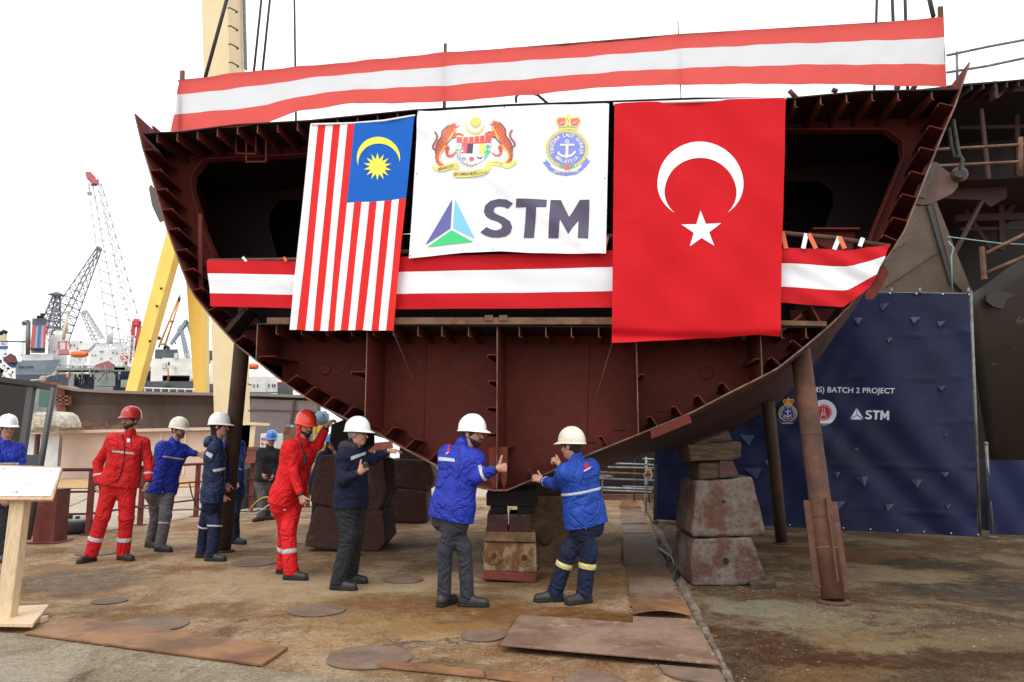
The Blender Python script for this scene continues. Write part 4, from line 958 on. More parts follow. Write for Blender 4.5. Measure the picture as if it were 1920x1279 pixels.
tarp = own(cB.build('tarpaulin_screen', [M_TARP], lambda u, v: 0, '', '', [i/140 for i in range(141)], [i/90 for i in range(91)]), 'large dark blue tarpaulin screen printed with BATCH 2 PROJECT and emblems', 'tarpaulin')
ar = Art(cB); TW = ink('tarp_white', (.66, .70, .82))
ar.text('(LMS) BATCH 2 PROJECT', [(1511,724.5),(1678,728),(1677,741.5),(1511,738.5)], TW, 0, .012)
ar.build('project_title', tarp, step=.12)
ar = Art(cB); SX = lambda l: [(1621.5+(x-563)*46/817, 768.6+(y-775)*18/300+(x-563)*1.4/817) for x, y in l]
for l_ in STM_POLYS: ar.poly(SX(l_), TW)
ar.poly([(1606,765.5),(1606.3,777.5),(1594,785.5)], TW); ar.poly([(1607,765.5),(1619,785),(1607.6,777.5)], TW); ar.poly([(1606.9,778.8),(1617.5,786.6),(1595.5,786.6)], TW)
ar.build('company_logo', tarp, step=.12)
navy_badge(cB, tarp, lambda p: (p[0]*.0475+1450, p[1]*.0475+740), vivid=True)
ar = Art(cB); cc = (1544, 773.5); RD2 = ink('seal_red', (.50, .015, .03)); SW = ink('seal_white', (.70, .73, .80))
ar.disc(cc, 24.5, 24, SW, 0); ar.disc(cc, 15.5, 15.5, RD2, 1)
for k in range(22):
    t = 2*math.pi*k/22
    if not -2.0 < ((t+math.pi/2+math.pi) % (2*math.pi)-math.pi) < -9: ar.stroke([(cc[0]+12.2*math.cos(t), cc[1]+12.2*math.sin(t)), (cc[0]+14*math.cos(t+.06), cc[1]+14*math.sin(t+.06))], 1.6, SW, 2)
for k in range(16):
    t = 2*math.pi*k/16+.1; ar.star((cc[0]+20*math.cos(t), cc[1]+20*math.sin(t)), 1.0, .5, 5, ink('seal_grey', (.35, .37, .45)), 1)
ar.stroke([(cc[0]-4.5,cc[1]+9),(cc[0]-1.2,cc[1]-9)], .9, SW, 2); ar.stroke([(cc[0]+4.5,cc[1]+9),(cc[0]+1.2,cc[1]-9)], .9, SW, 3); ar.crescent((cc[0],cc[1]+1.5), 3.6, (cc[0],cc[1]+.2), 3.1, SW, 3); ar.star((cc[0],cc[1]-.2), 1.6, .7, 5, SW, 4)
ar.build('round_seal', tarp, step=.1)
# wind vents: small triangular flaps
vent_px = [(1658,573,12),(1717,598,10),(1607,600,11),(1765,605,8),(1668,636,7),(1765,727,8),(1400,822,16),(1606,842,5),(1772,815,5),(1442,866,10),(1412,884,17),(1568,888,8),(1614,898,14),(1716,904,14),(1772,888,8),(1453,942,10),(1575,944,11),(1668,948,10),(1778,948,6)]
M_FLAP = mat('tarp_flap', (.024, .030, .085), rough=.45)
for x, y, r in vent_px:
    j1, j2, j3 = random.uniform(.6, 1.1), random.uniform(.5, 1.0), random.uniform(-.5, .6); mb = MB()
    a, z = TARP.sz(x-r*j1, y-r*.45*j2, 0); b, z2 = TARP.sz(x+r, y-r*.35, 0); c_, z3 = TARP.sz(x+r*j3, y+r*random.uniform(.7, 1.1), 0); m_ = ((a+b)/2, (z+z2)/2)
    mb.add([cB.world(a, z, .012), cB.world(b, z2, .012), cB.world(c_, z3, random.uniform(.05, .14)), cB.world(m_[0], m_[1], .035)], [(0, 3, 2), (3, 1, 2)])
    mb.add([cB.world(a, z, .008), cB.world(b, z2, .008), cB.world(c_+.03, z3+.05, .008)], [(0, 1, 2)], 1)
    mb.build('wind_flap', [M_FLAP, M_BLACK], tarp)
mb = MB()
for x in (1672, 1725, 1816): mb.tube([TARP.P(x, 553, .05), TARP.P(x, 540, .05)], .022, 8)
mb.tube([TARP.P(1225, 580, .08), TARP.P(1640, 550, .08), TARP.P(1818, 552, .08)], .025, 8)
mb.tube([TARP.P(1820, 545, .08), TARP.P(1838, 1008, .08)], .024, 8); mb.build('scaffold_tube', M_STEEL, tarp)
mb = MB()
for i in range(13): a, z = TARP.sz(*cB.px(i/12, .004), 0); mb.ball(cB.world(a, z, .01), .018, 0, 1)
for i in range(13): a, z = TARP.sz(*cB.px(i/12, .99), 0); mb.ball(cB.world(a, z, .01), .014, 0, 1)
mb.build('eyelets', mat('brass_white', (.6, .6, .6), rough=.4), tarp)
# smaller screen at the right edge
t2 = G(1848, 1003); TP2 = Plane((t2.x, t2.y), (1, -.12)); cB2 = Cloth(TP2, [(1851,862),(2150,866)], [(1857,1003),(2150,1008)], 0, lambda a, z: .03*sn(a*4+z*2)+.02*sn(a*9+z*5))
tp2 = own(cB2.build('tarpaulin_screen', [M_TARP], lambda u, v: 0, '', '', [i/40 for i in range(41)], [i/20 for i in range(21)]), 'low dark blue tarpaulin screen at the right edge behind the gap', 'tarpaulin')
mb = MB(); mb.tube([TP2.P(1849, 832, .04), TP2.P(1862, 1007, .04)], .026, 8); mb.ball(TP2.P(1849, 832, .04), .035); mb.lathe(G(1862, 1008), [(.07, .005), (.07, .015)], 12); mb.build('scaffold_tube', M_STEEL, tp2)
cB3 = Cloth(Plane(tuple(G(1836, 1000))[:2], (1, -.5)), [(1834,862),(1853,862)], [(1838,990),(1856,998)], .5, lambda a, z: .01*sn(z*9))
own(cB3.build('folded_tarpaulin', [mat('black_grey_sheet', (.035, .035, .04), rough=.5)], lambda u, v: 0, '', '', [0, .5, 1], [i/10 for i in range(11)]), 'narrow dark grey sheet hanging in the gap between the two blue screens', 'tarpaulin')
# ================================================================== NEIGHBOURING SHIP BLOCK (right), behind the tarpaulin
def fbox(mb, x0, y0, x1, y1, Y, dep, m=0, ground=False):
    a = P(x0, y1, Y); b = P(x1, y0, Y)
    if ground: a.z = 0.0
    if Y < 60: return mb.box(((a.x+b.x)/2, Y+dep/2, (a.z+b.z)/2), (abs(b.x-a.x), dep, abs(b.z-a.z)), m)
    e = Vector((a.x+b.x, a.y+b.y, 0)).normalized()*dep      # far things stand square on to the yard
    q = [Vector((a.x, Y, a.z)), Vector((b.x, Y, a.z)), Vector((b.x, Y, b.z)), Vector((a.x, Y, b.z))]; return mb.prism(q, e, m)
def pp(mb, pts, Y, dep, m=0):
    q = [P(x, y, Y) for x, y in pts]; c = sum(q, Vector()); return mb.prism(q, (0, dep, 0) if Y < 60 else Vector((c.x, c.y, 0)).normalized()*dep, m)
NBY = 16.5
NB = thing('neighbouring_ship_block', (9, NBY, 0), 'dark unfinished ship block standing behind the blue tarpaulin at the right', 'ship block')
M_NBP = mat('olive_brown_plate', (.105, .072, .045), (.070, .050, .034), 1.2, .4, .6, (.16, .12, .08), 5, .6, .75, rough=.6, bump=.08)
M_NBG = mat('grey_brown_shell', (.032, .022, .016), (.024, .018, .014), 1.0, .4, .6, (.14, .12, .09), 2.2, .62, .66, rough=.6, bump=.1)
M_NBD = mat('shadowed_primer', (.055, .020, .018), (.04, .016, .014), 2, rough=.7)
M_NBV = mat('shade_dark_steel', (.012, .008, .007), rough=.8, var=0)  # near-black tone carries the block's inner shade in the colour
mb = MB(); mb.prism([P(x, y, NBY+4) for x, y in [(1640,185),(1790,158),(2150,132),(2150,900),(1380,900),(1380,420),(1560,300)]], (0, .1, 0)); mb.build('dark_backdrop', M_NBV, NB)  # sheet added as a dark backdrop for the shaded void
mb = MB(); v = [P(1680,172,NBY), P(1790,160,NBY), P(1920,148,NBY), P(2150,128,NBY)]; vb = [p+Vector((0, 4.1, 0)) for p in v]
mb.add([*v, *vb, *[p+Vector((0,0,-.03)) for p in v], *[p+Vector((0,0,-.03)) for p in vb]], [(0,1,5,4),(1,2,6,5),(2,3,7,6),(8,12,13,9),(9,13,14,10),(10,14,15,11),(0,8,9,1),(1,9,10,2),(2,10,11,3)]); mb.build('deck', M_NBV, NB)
for i, x in enumerate(range(1822, 1930, 22)):
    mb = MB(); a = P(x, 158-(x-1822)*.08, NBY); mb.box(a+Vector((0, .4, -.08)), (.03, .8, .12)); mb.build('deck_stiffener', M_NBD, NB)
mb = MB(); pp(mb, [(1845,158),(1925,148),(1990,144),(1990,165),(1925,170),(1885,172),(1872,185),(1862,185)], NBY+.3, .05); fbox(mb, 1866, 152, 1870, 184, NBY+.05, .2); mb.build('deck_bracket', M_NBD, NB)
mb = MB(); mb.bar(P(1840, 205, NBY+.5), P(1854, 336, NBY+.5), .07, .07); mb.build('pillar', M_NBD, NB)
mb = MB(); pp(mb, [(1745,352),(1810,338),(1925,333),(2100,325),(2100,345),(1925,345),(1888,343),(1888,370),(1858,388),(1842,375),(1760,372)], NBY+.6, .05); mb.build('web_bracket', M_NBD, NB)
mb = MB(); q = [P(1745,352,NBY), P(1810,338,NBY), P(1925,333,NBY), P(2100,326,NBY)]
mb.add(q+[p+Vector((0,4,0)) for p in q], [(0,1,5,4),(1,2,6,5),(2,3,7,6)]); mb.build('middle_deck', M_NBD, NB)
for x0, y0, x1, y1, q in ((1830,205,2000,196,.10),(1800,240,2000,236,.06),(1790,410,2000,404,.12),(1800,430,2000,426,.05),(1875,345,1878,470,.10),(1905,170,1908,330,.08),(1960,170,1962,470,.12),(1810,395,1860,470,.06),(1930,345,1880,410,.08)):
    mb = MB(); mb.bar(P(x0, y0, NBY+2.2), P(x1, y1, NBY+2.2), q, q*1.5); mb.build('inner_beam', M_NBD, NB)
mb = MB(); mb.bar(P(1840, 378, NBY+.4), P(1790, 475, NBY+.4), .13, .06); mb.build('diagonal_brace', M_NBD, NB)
mb = MB()
mb.tube([P(1700, 284, 14.5), P(1920, 271, 14.5), P(2050, 264, 14.5)], .03, 6); mb.tube([P(1745, 312, 14.5), P(1920, 303, 14.5), P(2050, 297, 14.5)], .03, 6)
mb.tube([P(1914, 258, 14.5), P(1914, 332, 14.5)], .045, 8); mb.build('guard_rail', M_BEAM, NB)
mb = MB(); mb.tube([P(1775, 104, NBY), P(1850, 88, NBY), P(1925, 74, NBY), P(2060, 48, NBY)], .03, 6); mb.tube([P(1775, 136, NBY), P(1850, 124, NBY), P(1925, 108, NBY), P(2060, 82, NBY)], .03, 6)
for x, y0, y1 in ((1794, 97, 150), (1940, 70, 140)): mb.tube([P(x, y0, NBY), P(x+1, y1, NBY)], .03, 6)
mb.build('top_rail', M_STEEL, NB)
# big slanting plate with its edge flange
mb = MB(); pp(mb, [(1400,640),(1560,520),(1660,420),(1729,362),(1755,370),(1770,440),(1812,556),(1812,640)], 15.6, .06); mb.build('slanting_side_plate', M_NBP, NB)
mb = MB(); pp(mb, [(1733,366),(1745,364),(1793,530),(1782,532)], 15.52, .04, 0); pp(mb, [(1745,364),(1752,368),(1826,556),(1814,556),(1790,530)], 15.5, .3, 1); mb.build('edge_flange', [mat('dark_flange', (.045, .04, .035), rough=.6), M_NBP], NB)
mb = MB(); mb.tube([P(1700, 455, 15.55), P(1600, 520, 15.55)], .012, 4); mb.tube([P(1765, 470, 15.55), P(1660, 540, 15.55)], .012, 4); mb.build('weld_seam', M_NBG, NB)
# lower shell at the right, curved
mb = MB(); n = 12; V = []
tops = [(1806,560),(1830,545),(1860,525),(1890,502),(1920,484),(1980,450),(2080,400)]
for i, (x, y) in enumerate(tops):
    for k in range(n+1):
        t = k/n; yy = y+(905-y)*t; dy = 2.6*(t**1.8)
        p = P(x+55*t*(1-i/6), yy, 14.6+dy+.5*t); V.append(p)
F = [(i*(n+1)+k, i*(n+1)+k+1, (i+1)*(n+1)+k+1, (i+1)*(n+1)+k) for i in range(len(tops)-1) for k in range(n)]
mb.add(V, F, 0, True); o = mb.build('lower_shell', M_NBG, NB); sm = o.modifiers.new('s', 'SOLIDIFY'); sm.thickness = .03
mb = MB(); pp(mb, [(1850,553),(1868,545),(1890,548),(1905,553),(1888,560),(1880,580),(1862,575),(1850,565)], 14.5, .06); mb.build('lug_plate', M_NBG, NB)
mb = MB(); mb.bar(P(1841, 463, 14.4), P(1846, 524, 14.4), .09, .06); mb.tube([P(1848, 476, 14.4), P(1925, 438, 14.4), P(2050, 380, 14.4)], .04, 8); mb.tube([P(1850, 512, 14.4), P(1925, 480, 14.4), P(2050, 428, 14.4)], .04, 8); mb.build('stair_rail', M_BEAM, NB)
mb = MB(); mb.tube([P(1776, 444, 15.3), P(1800, 447, 15.3), P(1870, 456, 15.3), P(1925, 459, 15.3)], .014, 5); mb.tube([P(1778, 452, 15.3), P(1788, 465, 15.3), P(1784, 480, 15.3), P(1786, 549, 15.3)], .018, 5)
reg(mb.build('air_hose', mat('pale_green_hose', (.22, .33, .29), rough=.5)), 'pale green air hose drooping over the dark ship block at the right', 'hose')
# dark keel area behind, seen below our hull
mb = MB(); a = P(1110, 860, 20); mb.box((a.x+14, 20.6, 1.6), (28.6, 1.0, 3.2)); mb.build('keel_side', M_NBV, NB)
mb = MB(); mb.box((a.x+4.2, 19.9, .07), (8.4, .3, .14)); mb.build('launch_beam', M_BEAM, NB)

# scaffold of grey tubes under the hull
SC = thing('tube_scaffold', G(1170, 940), 'low scaffold of grey tubes seen under the hull beside the tarpaulin', 'scaffold')
M_GALV = mat('galvanised_tube', (.38, .39, .40), (.25, .25, .25), 8, rough=.45, metal=.4)
for i, (x0, y0, x1, y1, r, m) in enumerate([(1125,868,1226,872,.022,M_GALV),(1140,876,1226,878,.022,M_GALV),(1120,886,1210,890,.035,M_BEAM),(1124,897,1226,901,.02,M_GALV),(1128,914,1224,918,.025,M_GALV),(1130,919,1222,923,.022,M_GALV),(1168,912,1226,914,.018,M_GALV),(1205,860,1226,861,.016,M_GALV)]):
    mb = MB(); mb.tube([P(x0, y0, 17.6), P(x1, y1, 17.2)], r, 6); mb.build('tube', m, SC)
for x, y0, y1, Y in ((1211,857,964,None),(1189,862,942,None),(1217,860,942,None),(1129,895,925,17.6)):
    b = G(x, y1) if Y is None else P(x, y1, Y); mb = MB(); t = P(x+1, y0, b.y); mb.tube([b, t], .026 if x in (1211,) else .016, 6)
    if x == 1211:
        for yy in (870, 878, 907, 923, 931): mb.lathe(P(x, yy, b.y), [(.045, 0), (.045, .012)], 10)
        mb.lathe(b, [(.07, .004), (.07, .014)], 10)
    mb.build('standard', M_GALV if x in (1211, 1129) else M_RUSTD, SC)
mb = MB(); mb.box(P(1133, 892.5, 17.5), (.42, .04, .06)); mb.build('ledger_end', M_GALV, SC)
mb = MB(); pp(mb, [(1212,878),(1221,880),(1224,891),(1221,898),(1206,894)], 15.9, .005); 
sgn = reg(mb.build('warning_tag', [mat('tag_white', (.7, .68, .6), rough=.5)]), 'small yellow and red warning tag hanging on the scaffold beside the tarpaulin', 'tag')
mb = MB(); pp(mb, [(1213,880),(1219.5,881.5),(1221,888),(1211,887)], 15.89, .004, 0); pp(mb, [(1210,888.5),(1221,889),(1220,894),(1207,892.5)], 15.89, .004, 1); mb.tube([P(1215.5+3*math.cos(t*.7), 884+3*math.sin(t*.7), 15.885) for t in range(10)], .006, 4, 2)
mb.build('tag_print', [mat('tag_yellow', (.75, .58, .06)), mat('tag_red', (.42, .05, .03)), mat('tag_brown', (.3, .12, .04))], sgn)
mb = MB(); mb.tube([G(1228, 983), P(1229, 870, G(1228, 983).y)], .03, 6); mb.lathe(G(1230, 988), [(.06, .004), (.06, .012)], 10); mb.tube([G(1224, 980)+Vector((0,0,.02)), G(1233, 990)+Vector((0,0,.1))], .03, 6)
reg(mb.build('screen_foot', M_RUSTD), 'dark foot and upright tube at the near lower corner of the big tarpaulin', 'screen foot')

# ================================================================== BEYOND THE YARD (left): dock wall, block, cranes, ships
M_WHS = mat('ship_white', (.80, .80, .78), (.68, .67, .64), .6, rough=.5); M_PINK = mat('pinkish_cream_paint', (.56, .42, .34), (.50, .37, .29), .9, .4, .6, (.22, .08, .04), 6, .72, .76, rough=.6)
M_WHP = mat('weathered_white_panel', (.62, .63, .62), (.52, .52, .5), 1.5, .4, .6, (.28, .14, .08), 5, .72, .78, rough=.5); M_BRNH = mat('purple_brown_hull', (.066, .038, .030), (.10, .07, .060), .35, .4, .62, (.11, .055, .04), 1.2, .58, .72, rough=.75, bump=.2, bscale=4, stretch=(1, 1, .35))
M_YEL = mat('crane_yellow', (.80, .54, .11), (.74, .48, .09), .3, rough=.55, var=.03); M_BEI = mat('crane_beige', (.66, .54, .32), (.62, .49, .28), .8, .4, .7, (.30, .16, .07), 3, .74, .78, rough=.55, var=.04)
M_DKS = mat('slate_hull', (.055, .065, .085), (.08, .09, .11), .5, rough=.5); M_GRS = mat('grey_green_steel', (.30, .32, .30), (.20, .22, .20), .8, rough=.6); M_CRD = mat('dark_lattice', (.20, .20, .22), rough=.6); M_CRL = mat('pale_lattice', (.50, .48, .47), rough=.6)
M_CRR = mat('crane_red', (.55, .05, .05), rough=.5); M_ORG = mat('lifeboat_orange', (.75, .14, .03), rough=.45); M_RBR = mat('red_brown_steel', (.20, .065, .035), (.14, .04, .025), .8, rough=.7); M_RROOF = mat('dull_red_roof', (.34, .10, .10), rough=.6)
M_BLU = mat('ship_blue', (.03, .11, .30), rough=.5); M_TIM = mat('yellow_timber', (.46, .28, .12), (.34, .19, .08), 3, rough=.8, stretch=(.3, 1, 1)); M_NVW = mat('navy_wall', (.06, .075, .11), rough=.6)
# cream wall with white end panels
WAL = thing('dock_wall', G(200, 891), 'low cream and white panelled steel wall at the dock edge behind the fence', 'dock wall')
wy = 31.0
mb = MB(); fbox(mb, 112, 809, 402, 892, wy, .6, 0, True); mb.build('cream_panel', M_PINK, WAL)
mb = MB(); fbox(mb, 40, 813, 65.5, 892, wy, .6, 0, True); fbox(mb, 70, 813, 111.6, 892, wy, .6, 0, True); mb.build('white_panel', M_WHP, WAL)
mb = MB(); fbox(mb, 65.7, 813, 69.8, 892, wy+.08, .5, 0, True); mb.build('rusty_gap', M_RBR, WAL)
mb = MB(); mb.bar(P(36, 812, wy-.1), P(112, 810.5, wy-.1), .5, .10); mb.bar(P(112, 810.4, wy-.1), P(402, 804, wy-.1), .5, .12); mb.build('capping', M_PINK, WAL)
mb = MB()
for x in (237, 300, 345): fbox(mb, x, 812, x+1, 890, wy-.03, .05)
mb.build('panel_joint', M_BEI, WAL)
mb = MB(); G_a = G(100, 912); mb.add([(P(60,893,30).x, 29.6, .03), (P(390,893,30).x, 29.6, .03), (G(372,914).x, G(372,914).y, .03), (G(100,918).x, G(100,918).y, .03)], [(0,1,2,3)]); 
for i, (y0, y1) in enumerate([(893,903),(904,914)]): pass
reg(mb.build('timber_deck', M_TIM), 'yellow brown timber decking lying behind the red fence', 'decking')
# rusty beams stacked behind the wall
for i, (x0, y0, x1, y1) in enumerate([(112,806,260,800),(116,798,190,797),(150,806,165,793),(185,806,200,795),(215,806,232,794),(120,801,136,793)]):
    mb = MB(); mb.bar(P(x0, y0, wy+2+i*.3), P(x1, y1, wy+2+i*.3), .2, .22); reg(mb.build('steel_beam', M_BEAM), 'rusty brown beam in the pile behind the cream dock wall', 'beam', 'rusty beams piled behind the cream wall')
# brown hull block lying in the dock
HB = thing('brown_hull_block', P(350, 860, 45), 'long purple brown riveted hull side lying behind the dock wall', 'hull block')
top = [(120,722),(150,729),(200,732),(260,734),(330,736),(400,737),(480,738),(592,742)]
mb = MB(); pp(mb, [(120,722)]+[(x, y+6) for x, y in top[1:-1]]+[(592,748),(592,900),(124,900)], 45, 1.2); mb.build('side_plating', M_BRNH, HB)
mb = MB()
for a, b in zip(top[:-1], top[1:]): mb.bar(P(a[0], a[1]+3, 44.8), P(b[0], b[1]+3, 44.8), 1.3, .16)
mb.build('gunwale', mat('edge_grey', (.20, .16, .14), rough=.7), HB)
mb = MB(); pp(mb, [(96,716),(121,724),(124,800),(112,800)], 44.7, 1.0); mb.bar(P(84, 719, 44.6), P(122, 722, 44.6), .6, .2); mb.build('bow_post', M_RBR, HB)
mb = MB(); 
for x0, y0, x1, y1 in ((105,742,132,744),(107,750,133,751),(109,757,133,758),(107,742,108,758),(119,742,120,758),(132,742,132,758)): mb.bar(P(x0, y0, 44.5), P(x1, y1, 44.5), .1, .12)
mb.build('step_frame', mat('orange_frame', (.16, .07, .035), rough=.7), HB)
mb = MB(); mb.bar(P(130, 755, 44.93), P(400, 758, 44.93), .05, .07); mb.bar(P(400, 758, 44.93), P(592, 762, 44.93), .05, .07); mb.build('rubbing_strip', M_BRNH, HB)
mb = MB(); pp(mb, [(470,748),(592,752),(592,860),(462,860)], 44.4, .2); mb.bar(P(552, 750, 44.3), P(540, 840, 44.3), .3, .1, 1); mb.bar(P(470, 768, 44.35), P(592, 772, 44.35), .05, .06, 1); mb.build('grey_side_panel', [mat('grey_purple_plate', (.15, .125, .12), (.19, .165, .155), .5, rough=.7), M_BRNH], HB)
# white cloth heap and green panel at the far left
mb = MB(); o = None
pts = [(48,812),(50,794),(56,780),(66,772),(80,775),(94,770),(105,777),(112,792),(113,802),(98,799),(84,803),(66,801),(58,810)]
pp(mb, pts, 29, 1.5); o = reg(mb.build('covered_machine', mat('dirty_white_cover', (.60, .58, .52), (.42, .35, .25), 1.5, rough=.8, bump=.3, bscale=2, crease=1)), 'machine under a dirty white cloth seen through the shelter opening', 'covered machine'); 
bv = o.modifiers.new('b', 'BEVEL'); bv.width = .12; bv.segments = 3
mb = MB(); fbox(mb, 72, 728, 99, 763, 38, .3); reg(mb.build('green_panel', mat('bottle_green', (.06, .13, .10), rough=.6)), 'dark green panel seen through the shelter opening', 'panel')
# yellow gantry crane legs
GC = thing('yellow_gantry_crane', P(310, 760, 60), 'tall yellow gantry crane with two slanting box legs behind the hull section', 'gantry crane')
def boxleg(name, bl, rl, rr, tl, tr_, trr, Y, m, parent):
    """front-left, ridge, right edge at the bottom and at the top (pixels)"""
    b = [P(*bl, Y), P(*rl, Y-.5), P(*rr, Y+1.4)]; t = [P(*tl, Y), P(*tr_, Y-.5), P(*trr, Y+1.4)]
    for a in (b, t): a.append(a[0]+(a[2]-a[1]))
    mb = MB(); mb.add(b+t, [(0,1,5,4),(1,2,6,5),(2,3,7,6),(3,0,4,7),(3,2,1,0),(4,5,6,7)]); return mb.build(name, m, parent)
boxleg('leg', (225,770), (246,770), (258,770), (347,300), (376,300), (389,300), 60, M_YEL, GC)
boxleg('leg', (366,770), (384,770), (393,770), (345,470), (374,470), (392,470), 62, mat('crane_yellow_far', (.74, .48, .10), rough=.55, var=.03), GC)
mb = MB(); fbox(mb, 330, 285, 420, 320, 59.5, 3); mb.build('leg_head', M_YEL, GC)
mb = MB()
for x, y in ((302,541),(294,574),(281,640),(337,438)): mb.ball(P(x, y, 59.4), .12, 0, 1)
mb.build('bolt', M_DARK, GC)
# beige crane tower
BT = thing('beige_crane_tower', P(435, 870, 34), 'tall beige box tower of a crane with rungs up one side', 'crane tower')
boxleg('shaft', (402,800), (449,800), (469,800), (368,-320), (418,-320), (452,-320), 34, M_BEI, BT)
mb = MB()
for i in range(9):
    y = -20+i*34; x = 426+i*.9; mb.tube([P(x, y+1, 33.4), P(x+5, y+1, 33.1), P(x+19, y+9, 33.2), P(x+15, y+10, 33.3)], .035, 5)
mb.build('rungs', M_RUSTD, BT)
mb = MB(); mb.bar(P(457, -20, 34.9), P(461, 130, 34.9), .16, .12); mb.build('cable_duct', M_STEEL, BT)
mb = MB(); fbox(mb, 400, 792, 478, 797, 33, 2)
for x in (444, 452, 460, 468): mb.bar(P(x, 797, 33.2), P(x-6, 868, 33.2), .12, .5)
mb.build('base_brackets', M_BEI, BT)
mb = MB()
for y, x in ((560, 470), (640, 471), (720, 469), (770, 470)): mb.bar(P(x-4, y, 33.6), P(x+2, y+2, 33.6), .15, .05)
mb.build('clips', M_RUSTD, BT)
# ---- lattice cranes
def lat(name, label, a, b, Y, w0, w1, n, r, m, Y2=None):
    mb = MB(); mb.lattice(P(*a, Y), P(*b, Y2 or Y), w0, w1, n, r, up=(0, 1, 0)); o = mb.build(name, m); return reg(o, label, 'crane')
c1 = thing('lattice_crane', P(226, 700, 130), 'tall thin pale lattice jib with a red head, highest crane on the left', 'crane')
mb = MB(); mb.lattice(P(240, 650, 130), P(178, 345, 130), 4.4, 1.6, 15, .06, up=(0, 1, 0)); mb.build('jib', M_CRL, c1)
mb = MB(); pp(mb, [(160,322),(170,322),(180,333),(178,342),(170,338),(163,332)], 129.5, 1.2); fbox(mb, 171, 336, 186, 344, 129, 1.5); mb.build('jib_head', mat('head_red', (.45, .10, .10), rough=.5), c1)
mb = MB(); mb.tube([P(169, 340, 129.5), P(168, 358, 129.5)], .06, 4); mb.ball(P(168, 363, 129.5), .45, 0, 1); mb.tube([P(187, 343, 130), P(243, 640, 130)], .03, 3); mb.build('hook', M_CRD, c1)
c2 = thing('lattice_crane', P(100, 700, 115), 'dark lattice jib leaning right behind the striped funnel', 'crane')
mb = MB(); mb.lattice(P(95, 645, 115), P(187, 464, 115), 3.2, .5, 13, .065, up=(0, 1, 0)); mb.build('jib', M_CRD, c2)
mb = MB(); mb.lattice(P(92, 625, 114), P(106, 555, 114), 2.2, .7, 6, .09, up=(0, 1, 0)); mb.lathe(P(106, 553.5, 114), [(.4, -.2), (1.2, 0), (.3, .5)], 10); mb.tube([P(106, 553, 114), P(106, 547, 114)], .3, 6); mb.build('mast', M_CRD, c2)
c3 = thing('grey_jib_crane', P(185, 690, 140), 'small distant grey jib crane between the white ships', 'crane')
mb = MB(); mb.lattice(P(186, 640, 140), P(157, 584, 140), 1.6, .9, 8, .07, up=(0, 1, 0)); fbox(mb, 153, 583, 162, 588, 140, 1); mb.build('jib', M_CRL, c3)
c4 = thing('red_crane', P(250, 700, 90), 'red crane with a tall A frame left of the yellow leg', 'crane')
mb = MB(); mb.bar(P(242, 680, 90), P(252, 602, 90), .35, .35); mb.bar(P(253, 680, 90), P(262, 602, 90), .35, .35); mb.bar(P(244, 632, 90), P(254, 632, 90), .3, .3); fbox(mb, 249, 598, 261, 610, 89.5, 1); mb.build('a_frame', M_CRR, c4)
mb = MB(); fbox(mb, 222, 668, 243, 676, 88, 2); fbox(mb, 230, 672, 240, 690, 88.5, 2); fbox(mb, 224, 662, 238, 668, 88.5, 2); mb.build('machinery_house', M_CRR, c4)
mb = MB(); fbox(mb, 243, 636, 250, 655, 89, 1); mb.build('cab', M_NVW, c4)
mb = MB(); mb.lattice(P(236, 690, 87), P(242, 630, 87), 1.2, .8, 5, .05, up=(0, 1, 0)); mb.build('white_lattice', M_WHS, c4)
c5 = thing('yellow_twin_derrick', P(300, 660, 100), 'thin orange yellow twin boom derrick on the black deckhouse', 'derrick')
mb = MB(); mb.tube([P(297, 652, 100), P(334, 562, 100)], .14, 6); mb.tube([P(308, 652, 100), P(337, 562, 100)], .14, 6); mb.tube([P(318, 602, 99.9), P(326, 602, 99.9)], .2, 6); mb.tube([P(300, 646, 100), P(312, 644, 100)], .15, 6); mb.build('boom', mat('boom_orange', (.55, .30, .12), rough=.5), c5)
mb = MB(); fbox(mb, 333, 557, 339, 563, 99.5, .5); mb.tube([P(337, 557, 99.7), P(338, 552, 99.7)], .08, 5); mb.build('boom_head', M_DARK, c5); mb = MB(); mb.ball(P(298, 634, 100), .3, 0, 1); mb.build('winch', M_DARK, c5); mb = MB(); mb.tube([P(308, 655, 99), P(311, 648, 99), P(315, 651, 99), P(316, 656, 99)], .22, 6); mb.build('exhaust', M_DARK, c5)
c6 = thing('grey_portal_crane', P(345, 680, 120), 'grey portal crane with a drooping jib between the yellow legs', 'crane')
mb = MB(); mb.bar(P(320, 646, 120), P(351, 602, 120), .4, .4, wd2=.8, ht2=.6); mb.bar(P(340, 618, 120), P(352, 672, 120), .5, .5, wd2=.7, ht2=.7); mb.bar(P(350, 603, 120), P(362, 640, 120), .35, .35); mb.bar(P(330, 636, 120), P(334, 614, 120), .15, .15); mb.bar(P(334, 614, 120), P(351, 602, 120), .15, .15); mb.build('jib_and_mast', mat('crane_grey', (.27, .30, .32), rough=.5), c6)
mb = MB(); fbox(mb, 348, 599, 353, 604, 119, 1); fbox(mb, 327, 641, 331, 645, 119, .6); mb.build('hook_block', M_CRD, c6)
